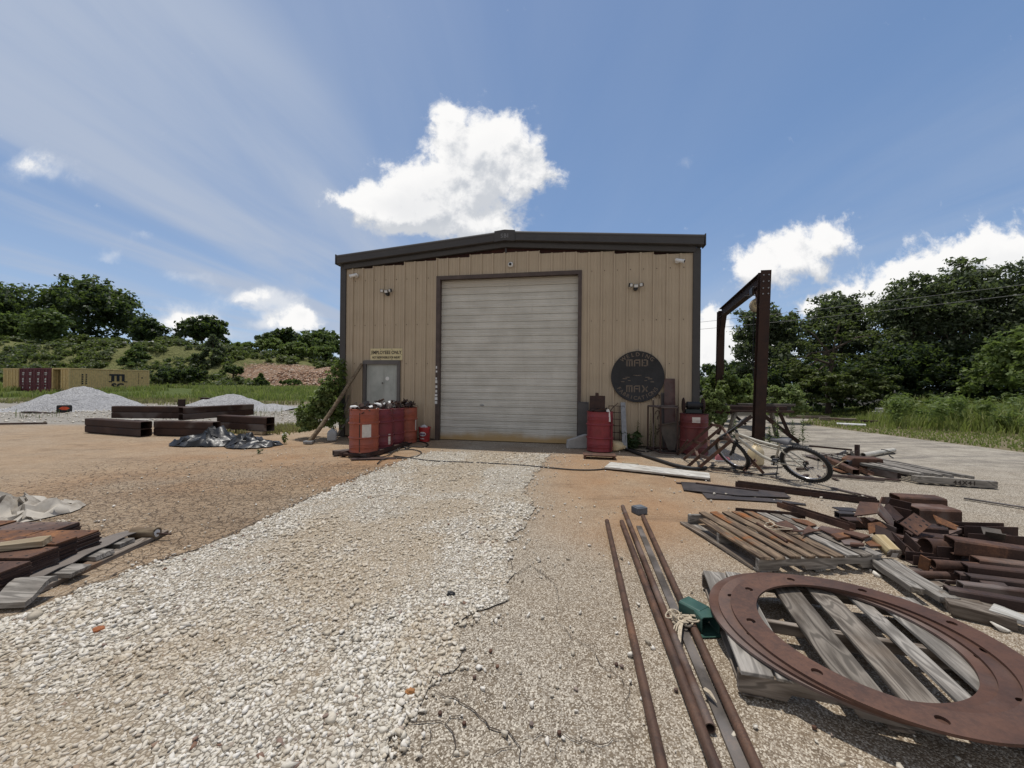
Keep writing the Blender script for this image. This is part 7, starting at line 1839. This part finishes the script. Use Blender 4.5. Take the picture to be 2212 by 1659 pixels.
PP = Vector((1.10, 1.845, 0))
pallet('grey weathered wooden pallet carrying the three steel rings', PP, Vector((.30, .954, 0)), Vector((.954, -.30, 0)), 1.04, 1.24, (.075, .205, .495, .70, .89, 1.06, 1.18), (.14, .10, .155, .145, .085, .14, .10), (.99, 1, 1, 1, 1, 1, 1), WOODG, WOODD, mats=[WOODG, WOODG, WOODGB, WOODGB, WOODG, WOODG, WOODG])
P2 = Vector((1.97, 3.05, 0)); a2, b2 = Vector((-.07, .997, 0)).normalized(), Vector((.997, .08, 0)).normalized()
pallet('rust stained wooden pallet with loose scrap on it beside the heap', P2, a2, b2, 1.08, 1.06, (.05, .17, .30, .43, .55, .68, .80, .92, 1.02), (.09, .085, .09, .085, .09, .085, .09, .085, .07), (.80, 1, 1, 1, 1, 1, 1, 1, 1), WOODR, WOODG, mats=[WOODR, WOODR, WOODR, WOODR, WOODR, WOODR, WOODG, WOODGB, WOODG])
# broken board hanging at its left side
plank('broken_board', G('c8', 270, 470, .09), G('c8', 640, 660, .10), .08, .018, WOODT, label='split pale board along the left side of the rust stained pallet', cat='board')
plank('bottom_plank', G('c8', 110, 455), G('c8', 560, 735), .10, .02, WOODD, label='low brown plank on the ground left of the rust stained pallet', cat='plank')

# rings
def plate_with_holes(loops, t, res=1):
    """flat plate from an outer loop and inner loops of (x, y), thickness t, lying on z = 0"""
    cu = bpy.data.curves.new('plate', 'CURVE'); cu.dimensions = '2D'; cu.fill_mode = 'BOTH'; cu.extrude = t/2
    for lp in loops:
        sp = cu.splines.new('POLY'); sp.points.add(len(lp)-1); sp.use_cyclic_u = True
        for q, (x, y) in zip(sp.points, lp): q.co = (x, y, 0, 1)
    ob = bpy.data.objects.new('plate', cu); COL.objects.link(ob); ev = ob.evaluated_get(bpy.context.evaluated_depsgraph_get()); me = ev.to_mesh()
    mb = MB().add([Vector((p.co.x, p.co.y, p.co.z + t/2)) for p in me.vertices], [tuple(p.vertices) for p in me.polygons]); ev.to_mesh_clear(); bpy.data.objects.remove(ob); bpy.data.curves.remove(cu)
    return mb
def circ(x, y, r, n): return [(x + r*cos(2*PI*k/n), y + r*sin(2*PI*k/n)) for k in range(n)]
def ring(label, c, z, rot):
    F = Matrix.Translation((c[0], c[1], z)) @ Matrix.Rotation(rot, 4, 'Z'); ro, ri, t = .632, .498, .0125
    mb = plate_with_holes([circ(0, 0, ro, 128), circ(0, 0, ri, 112)] + [circ((ro+ri)/2*cos(2*PI*k/9), (ro+ri)/2*sin(2*PI*k/9), .0225, 24) for k in range(9)], t)
    return tag(O('steel_ring', mb, RUSTR, frm=F), label, 'ring', 'large rusty steel flange rings')
ring('bottom rusty steel ring of the stack on the grey pallet', (1.81, 2.125), .140, .3)
ring('middle rusty steel ring of the stack on the grey pallet', (1.85, 2.09), .1530, .42)
ring('top rusty steel ring of the stack on the grey pallet', (1.90, 2.045), .1660, .17)

# green bracket and grey block
q = G('d1', 610, 425); F = Matrix.Translation((q.x + .035, q.y, 0)) @ Matrix.Rotation(R(4), 4, 'Z')
gb = thing('green_bracket', 'green painted angled steel bracket open at its end beside the rings', 'bracket', world=F)
outer, inner = profile('box', .115, .105, .007); mb = MB()
mb.extr(outer, .10, inner, Matrix.Rotation(R(90), 4, 'Z')); O('front_tube', mb, GREEN, gb, frm=F, bevel=.002)
mb = MB(); mb.extr(outer, .14, inner, Matrix.Translation((0, .10, .002)) @ Matrix.Rotation(R(118), 4, 'Z') @ Matrix.Translation((-.02, 0, 0))); O('rear_tube', mb, GREEN, gb, frm=F, bevel=.002)
mb = MB(); mb.box((-.075, -.03, -.0), (.075, .005, .006)); O('foot_plate', mb, GREEN, gb, frm=F, bevel=.001)
q = G('p', 1381, 1108); F = Matrix.Translation(q) @ Matrix.Rotation(R(20), 4, 'Z'); mb = MB(); mb.box((-.07, -.06, 0), (.07, .06, .075)); mb.box((-.055, -.045, .075), (.055, .045, .083)); O('grey_block', mb, plain('block_blue_grey', (.12, .13, .145), .7), label='small blue grey block lying alone behind the far ends of the pipes', cat='block', frm=F, bevel=.006)

# long pipes bundled on the ground
def gp_(x, y): return G('p', x, y)
def long_(label, far, near, kind, w, h, m, ext, t=.004, z=0.0):
    a_, b_ = gp_(*far), gp_(*near); d_ = (b_-a_).normalized(); b_ = b_ + d_*ext; a_.z = b_.z = z
    return steel('steel_pipe' if kind == 'pipe' else 'flat_bar', a_, b_, kind, w, h, m, t, label=label, cat='pipe' if kind == 'pipe' else 'bar', group='long steel stock lying side by side')
long_('long rusty pipe lying apart at the left of the bundle', (1311, 1130), (1428, 1659), 'pipe', .046, .046, RUSTP, .55)
long_('long rusty pipe second from the left in the bundle', (1343, 1132), (1541, 1659), 'pipe', .048, .048, RUSTP, .55)
long_('long rusty pipe with its open end turned to the camera', (1345, 1098), (1534, 1585), 'pipe', .046, .046, RUSTP, .0, .005)
long_('long grey flat bar between the pipes of the bundle', (1380, 1138), (1602, 1659), 'flat', .052, .012, STEELG, .55)
long_('long rusty pipe at the right of the bundle tied with cloth', (1389, 1120), (1629, 1659), 'pipe', .046, .046, RUSTP, .55)
# cloth tie
q = G('d1', 500, 345, .05); ra = random.Random(9)
tie = thing('cloth_tie', 'frayed pale cloth knotted around the bundle of pipes', 'cloth', (q.x, q.y, 0))
mb = MB()
for k in range(16):
    c_ = q + Vector((ra.uniform(-.05, .05), ra.uniform(-.03, .03), ra.uniform(-.012, .02))); r_ = ra.uniform(.022, .045); a0 = ra.uniform(0, 6.28); tl = ra.uniform(-1, 1)
    mb.tube([c_ + Vector((r_*cos(a0+t_), r_*.8*sin(a0+t_), r_*.5*sin(a0+t_*1.5)*tl)) for t_ in [i*.55 for i in range(9)]], [.004 + .004*ra.random() for _ in range(9)], 5)
for k in range(7):
    e = G('d1', 450 + ra.uniform(-15, 40), 430 + ra.uniform(0, 90), .012); m = q.lerp(e, .5) + Vector((ra.uniform(-.02, .0), 0, .02)); mb.tube([q, m, e], [.006, .005, .002], 5)
for k in range(4):
    e = G('d1', 660 + ra.uniform(-10, 25), 770 + ra.uniform(-30, 30), .03); s_ = G('d1', 610 + ra.uniform(-8, 8), 700 + ra.uniform(-12, 12), .04); mb.tube([s_, s_.lerp(e, .5) + Vector((0, 0, .01)), e], [.005, .005, .002], 5)
O('knot', mb, ROPE, tie, smooth=1)
# small rusty slugs and dark lumps on the pavement
for k, (kk, x, y) in enumerate((('d3', 1265, 565), ('d3', 1310, 668), ('d3', 1158, 740), ('d3', 930, 980), ('d3', 1090, 1050), ('d3', 1720, 1112), ('d3', 2135, 668), ('d3', 2100, 655), ('d3', 1535, 1050), ('d1', 1000, 752), ('d1', 1160, 898), ('d1', 465, 708))):
    p = G(kk, x, y); mb = MB(); mb.lathe([(0, 0), (.008, .0), (.010, .003), (.009, .011), (0, .014)], 9, Matrix.Translation(p) @ Matrix.Rotation(ra.uniform(-.3, .3), 4, 'X')); O('rusty_slug', mb, RUST, label='small round rusty steel slug lying on the pavement', cat='slug', group='rusty slugs on the pavement')
lump('dark_stone', 'single black stone lying on the white gravel of the drive', 'stone', G('d3', 1000, 190), (.028, .02, .018), BLACKM, 8)
lump('brick_chip', 'orange brick chip lying on the white gravel near the left planks', 'brick', G('d2', 655, 428), (.032, .02, .016), plain('brick_orange', (.33, .12, .05), .9), 9)
lump('brick_chip', 'small orange brick chip near the broken pavement edge', 'brick', G('d3', 730, 838), (.02, .015, .014), plain('brick_tan', (.38, .18, .07), .9), 10)

# ------------------------------------------------------------------ scrap on the rust stained pallet
flatpiece('curved rusty plate offcut lying on the right of the rust stained pallet', 'c8', ((935, 490), (960, 475), (1150, 510), (1230, 535), (1225, 560), (1180, 600), (1100, 590), (1060, 545), (1000, 520)), .140, .012, RUSTR)
flatpiece('star shaped rusty plate offcut in the middle of the pallet scrap', 'c8', ((760, 505), (850, 500), (880, 470), (905, 495), (960, 500), (880, 515), (830, 535), (850, 512)), .154, .010, RUST)
flatpiece('rusty plate offcut with a pale rope on it at the back of the pallet', 'c8', ((670, 455), (740, 440), (800, 480), (820, 500), (720, 500)), .140, .010, RUST)
flatpiece('small square rusty plate on top of the curved offcut', 'c8', ((1015, 530), (1090, 520), (1140, 545), (1060, 560)), .153, .018, RUSTO)
flatpiece('bent rusty offcut near the heap end of the pallet', 'c8', ((1095, 520), (1150, 510), (1260, 540), (1210, 555)), .172, .016, RUST)
flatpiece('orange rust plate at the right corner of the pallet', 'c8', ((1225, 575), (1300, 560), (1330, 600), (1260, 600)), .140, .010, RUSTO)
flatpiece('small rusty bar offcut near the front right of the pallet', 'c8', ((1135, 585), (1225, 590), (1220, 600), (1135, 597)), .153, .02, RUST)
flatpiece('rusty strip offcut at the back edge of the pallet scrap', 'c8', ((770, 425), (870, 440), (930, 470), (890, 475), (800, 445)), .140, .010, RUSTO)
bar('rusty_rod', 'rusty rod lying along the boards of the stained pallet', 'c8', (560, 460), (745, 575), 'rod', .022, .022, RUST, .138)
hose('rope', 'pale thin rope coiled on the rust stained pallet', [tuple(G('c8', x, y, .16)) for x, y in ((610, 455), (650, 445), (665, 465), (620, 480), (605, 465), (640, 490), (700, 490), (780, 490), (690, 470), (640, 440), (635, 430))], .0045, ROPE, 'rope')

# ------------------------------------------------------------------ scrap heap on the right
H = 'rusty steel offcuts heaped on the right'
def piece(name, label, a, b, kind, w, h, m, za, zb=None, roll=0, t=.008, cat='steel section', k='d7'):
    return bar(name, label, k, a, b, kind, w, h, m, za, zb, roll, t, cat, H)
piece('box_offcut', 'biggest rusty box offcut at the back top of the heap', (850, 420), (1300, 440), 'box', .23, .17, RUST, .04, .04)
piece('box_offcut', 'rusty box offcut lying behind the biggest box of the heap', (680, 260), (1190, 290), 'box', .2, .15, RUST, .03, .04)
piece('channel_offcut', 'open rusty channel end facing the camera left of the biggest box', (560, 330), (840, 400), 'channel', .18, .15, RUSTD, .14, .12, roll=.25)
piece('angle_offcut', 'rusty angle offcut hanging below the tilted bent plate', (300, 430), (440, 560), 'angle', .12, .12, RUST, .16, .03, roll=.5, t=.010)
piece('angle_offcut', 'upright rusty plate offcut in the upper left of the heap', (480, 540), (690, 640), 'angle', .10, .14, RUSTD, .08, .05, t=.010)
piece('channel_offcut', 'rusty channel offcut pointing to the camera left of the big pipe', (690, 640), (850, 800), 'channel', .11, .10, RUSTD, .10, .04)
piece('channel_offcut', 'second rusty channel offcut lying under the first one left of the big pipe', (650, 690), (820, 850), 'channel', .10, .08, RUSTD, .03, .0)
piece('flat_offcut', 'brown flat offcut lying between the drilled plate and the big pipe', (710, 590), (1000, 660), 'flat', .11, .012, RUST, .13, .10)
piece('box_offcut', 'box offcut deep under the drilled plate', (720, 560), (1200, 600), 'box', .16, .11, RUSTD, .02)
piece('box_offcut', 'dark box offcut filling the middle of the heap', (820, 640), (1230, 690), 'box', .14, .09, RUSTD, .0)
piece('pipe_offcut', 'big rusty pipe offcut with its open end to the left', (1010, 800), (1330, 830), 'pipe', .15, .15, RUST, .06, .05, t=.007)
piece('box_tube', 'thickest long rusty box tube running to the right picture edge', (1275, 760), (2200, 900), 'box', .135, .125, RUST, .13, .11)
piece('flat_offcut', 'square rusty plate standing upright in front of the big pipe', (1150, 850), (1395, 865), 'flat', .012, .115, RUSTD, .06)
piece('box_tube', 'long rusty box tube second from the front of the heap top', (1560, 935), (2200, 1010), 'box', .10, .085, RUST, .075, .07)
piece('pipe_offcut', 'rusty pipe offcut in the middle below the thickest box tube', (1100, 945), (1600, 985), 'pipe', .075, .075, RUST, .06, .06)
piece('pipe_offcut', 'short rusty pipe offcut lying lower in front of the middle pipe', (1240, 1000), (1480, 1015), 'pipe', .05, .05, RUST, .03)
piece('pipe_offcut', 'thin rusty pipe offcut lying nearest the grey planks', (870, 1045), (1260, 1060), 'pipe', .055, .055, RUSTP, .03, .03)
piece('box_tube', 'dark tall box tube in the lower middle of the heap', (1450, 1040), (2200, 1130), 'box', .085, .105, RUSTD, .035, .04)
piece('box_tube', 'rusty square tube with a pale edge below the tall dark box tube', (1480, 1110), (2200, 1200), 'box', .075, .07, RUSTD, .03, .03)
piece('box_tube', 'short dark square tube end beside the rusty pipes', (1370, 1085), (1480, 1100), 'box', .07, .07, RUSTD, .02)
piece('box_tube', 'dark square tube behind the front most tube of the heap', (1400, 1190), (2200, 1290), 'box', .07, .065, RUSTD, .015, .015)
piece('box_tube', 'front most long rusty square tube of the heap', (1245, 1265), (2250, 1440), 'box', .075, .075, RUSTD, .05, .05)
piece('flat_offcut', 'tan flat plate standing on edge left of the rusty pipes', (940, 930), (1050, 990), 'flat', .012, .11, RUSTO, .03, .02)
piece('channel_offcut', 'rusty channel lying behind the tan plate on edge', (840, 880), (1230, 915), 'channel', .09, .08, RUSTD, .03)
piece('angle_offcut', 'rusty angle lying flat in front of the channel with the tan plate', (1060, 985), (1200, 995), 'angle', .08, .05, RUST, .02)
piece('channel_offcut', 'wide dark channel at the right back of the heap', (1380, 660), (2010, 700), 'channel', .20, .13, RUSTD, .0)
piece('channel_offcut', 'dark channel under the wide one at the right back', (1380, 560), (1960, 575), 'channel', .12, .10, RUSTD, .05)
piece('angle_offcut', 'grey ribbed angle piece on the wide channel at the right back', (1650, 540), (1870, 575), 'angle', .12, .08, STEELG, .13, roll=.6)
piece('flat_offcut', 'dark flat offcut lying left of the heap behind the pallet', (30, 290), (260, 300), 'flat', .14, .012, STEELD, .03)
piece('box_offcut', 'grey box offcut at the left end of the heap behind the pallet', (40, 385), (230, 395), 'box', .09, .07, STEELD, .03)
piece('box_offcut', 'dark box offcut under the bent plates at the left of the heap', (120, 470), (480, 480), 'box', .12, .08, RUSTD, .0)
piece('flat_offcut', 'dark wide plate lying at the bottom of the heap', (900, 1010), (1500, 1060), 'flat', .22, .015, RUSTD, .0)
piece('flat_offcut', 'rust red plate lying under the tubes near the right edge', (1500, 980), (2150, 1060), 'flat', .30, .02, RUSTD, .0)
piece('flat_offcut', 'narrow rusty bar between the long box tubes on the right', (1400, 905), (2150, 960), 'flat', .10, .03, RUST, .05)
# drilled plate tilted on the heap
c4_ = [A('d7', 735, 440, 3.62), A('d7', 885, 318, 3.76), A('d7', 1150, 442, 3.70), A('d7', 935, 578, 3.52)]
ex = (c4_[3]-c4_[0]).normalized(); ey = c4_[1]-c4_[0]; Ly = ey.length; ey = (ey - ex*ey.dot(ex)).normalized(); ez = ex.cross(ey); Lx = (c4_[3]-c4_[0]).length
if ez.z < 0: ez = -ez
F = Matrix((ex, ey, ez)).transposed().to_4x4(); F.translation = c4_[0]
def quad(label, pts, t, m, name='bent_plate', k='d7'):
    """flat steel plate through four measured corners (x, y, distance)"""
    P_ = [A(k, *q) for q in pts]; n = (P_[1]-P_[0]).cross(P_[3]-P_[0]).normalized()*t; mb = MB()
    mb.add(P_ + [p + n for p in P_], [(0, 1, 2, 3), (7, 6, 5, 4), (0, 4, 5, 1), (1, 5, 6, 2), (2, 6, 7, 3), (3, 7, 4, 0)]); return mb
bbk_ = thing('bent_bracket', 'rusty folded steel bracket standing at the left top of the heap', 'bracket', A('d7', 470, 540, 3.75), group=H)
O('top_flange', quad('', ((228, 372, 3.66), (480, 340, 3.66), (505, 228, 3.86), (290, 212, 3.86)), .012, RUST), RUST, bbk_)
O('side_flange', quad('', ((482, 338, 3.66), (648, 505, 3.66), (655, 400, 3.86), (508, 226, 3.86)), .012, RUST), RUST, bbk_)
O('rear_flange', quad('', ((290, 375, 3.72), (400, 545, 3.70), (470, 470, 3.74), (330, 372, 3.76)), .012, RUST), RUST, bbk_)
tag(O('bent_plate', quad('', ((545, 268, 3.95), (615, 222, 4.0), (780, 375, 3.9), (700, 420, 3.8)), .012, RUSTD), RUSTD), 'dark plate slanting down between the folded bracket and the biggest box', 'steel plate', H)
tag(O('bent_plate', quad('', ((520, 225, 4.02), (545, 150, 4.05), (640, 152, 4.12), (600, 235, 4.06)), .012, RUST), RUST), 'small rusty plate standing up behind the folded bracket', 'steel plate', H)
tag(O('bent_plate', quad('', ((385, 440, 3.60), (520, 425, 3.62), (600, 490, 3.58), (400, 560, 3.5)), .010, RUSTO), RUSTO), 'rusty plate leaning inside the folded bracket', 'steel plate', H)
tag(O('bent_plate', quad('', ((1110, 345, 3.86), (1385, 470, 3.80), (1360, 515, 3.74), (1160, 440, 3.78)), .010, RUSTO), RUSTO), 'orange rust plate tilted right of the drilled plate', 'steel plate', H)
tag(O('bent_plate', quad('', ((470, 455, 3.52), (700, 555, 3.44), (700, 650, 3.40), (470, 560, 3.48)), .012, RUSTD), RUSTD), 'dark plate standing upright behind the bright timber offcut', 'steel plate', H)
tag(O('bent_plate', quad('', ((1890, 550, 3.72), (1960, 560, 3.72), (2060, 705, 3.60), (1960, 690, 3.60)), .010, RUST), RUST), 'rusty triangular plate at the right end of the wide channel', 'steel plate', H)
dpl = thing('drilled_plate', 'square rusty plate with eight drilled holes tilted on top of the heap', 'steel plate', world=F, group=H)
mb = MB(); mb.box((0, 0, -.012), (Lx, Ly, 0)); O('plate', mb, RUST, dpl, frm=F, bevel=.0015)
for (a, b) in ((.15, .2), (.15, .5), (.25, .85), (.45, .15), (.62, .88), (.72, .55), (.80, .15), (.88, .80)):
    mb = MB(); mb.lathe([(.012, -.003), (.012, .0008), (0, .0008)], 12, Matrix.Translation((Lx*a, Ly*b, 0))); O('bolt_hole', mb, HOLE, dpl, frm=F)
# bright timber offcut with a paper tag
a_, b_ = G('d7', 490, 610, .17), G('d7', 665, 785, .10); F = frame(a_, b_); L = (b_-a_).length
tb = thing('timber_offcut', 'bright yellowish timber offcut with a dark end between pallet and heap', 'timber', world=F)
mb = MB(); mb.extr([(-.045, -.03), (.045, -.03), (.055, .015), (.04, .052), (-.04, .052), (-.055, .015)], L); O('block', mb, wood('wood_fresh', (.42, .32, .17), (.62, .50, .30), (.5, .36, .2), .2), tb, frm=F, bevel=.006)
mb = MB(); mb.extr([(-.045, -.03), (.045, -.03), (.055, .015), (.04, .052), (-.04, .052), (-.055, .015)], .006, M=Matrix.Translation((L+.0005, 0, 0))); O('dark_end', mb, WOODD, tb, frm=F)
mb = MB(); mb.box((L+.007, -.02, -.025), (L+.009, .025, .02)); O('paper_tag', mb, PAPER, tb, frm=F)
# grey planks beside the heap
plank('grey_plank', G('d7', 400, 845, .05), G('d7', 930, 1235, .05), .075, .045, WOODG, label='long grey weathered plank lying in front of the heap on the left', cat='plank')
plank('grey_plank', G('d7', 600, 890, .05), G('d7', 1290, 1330, .05), .11, .04, WOODG, label='longer grey weathered plank lying beside the first one nearer the heap', cat='plank')
plank('grey_plank', G('d7', 560, 870, .0), G('d7', 1180, 1180, .0), .14, .03, WOODD, label='dark plank lying lower between the grey planks and the heap', cat='plank')
plank('pale_board', G('d7', 1740, 1420, .05), G('d7', 2200, 1560, .05), .13, .03, WOODW, label='pale stained board sticking out under the front tube at the right edge', cat='board')
plank('dark_timber', G('d7', 1240, 1400), G('d7', 1950, 1560), .18, .08, WOODD, label='dark timber lying in the shade below the front tube', cat='timber')
plank('dark_timber', G('d7', 1250, 1350, .03), G('d7', 1640, 1400, .03), .05, .05, WOODD, label='short dark timber at the end of the longer grey plank', cat='timber')
# small offcuts that fill the heap
for k in range(34):
    x, y = random.uniform(450, 2050), 0; y = random.uniform(560, 720) if x < 1200 else random.uniform(720, 1150)
    a_ = G('d7', x, y, random.uniform(0, .04)); d_ = Vector((random.uniform(.3, 1), random.uniform(-.5, .3), random.uniform(-.1, .1))).normalized()*random.uniform(.12, .4)
    steel('scrap_piece', a_, a_ + d_, random.choice(('flat', 'angle', 'channel', 'box')), random.uniform(.03, .09), random.uniform(.02, .07), random.choice((RUSTD, RUST, RUSTD)), .006, random.uniform(-.3, .3), label='rusty steel offcut buried among the larger pieces of the right heap', cat='scrap', group='small offcuts filling the right heap')
p = G('d7', 475, 1025); ON('white_stone', *stones(np.array([(p.x, p.y)]), np.array([.035]), 3), STONE, label='white stone in the shade between rings and grey planks', cat='stone')
p = G('d7', 1840, 1615); ON('white_stone', *stones(np.array([(p.x, p.y)]), np.array([.045]), 5), STONE, label='white stone in the shade at the right edge below the pale board', cat='stone')
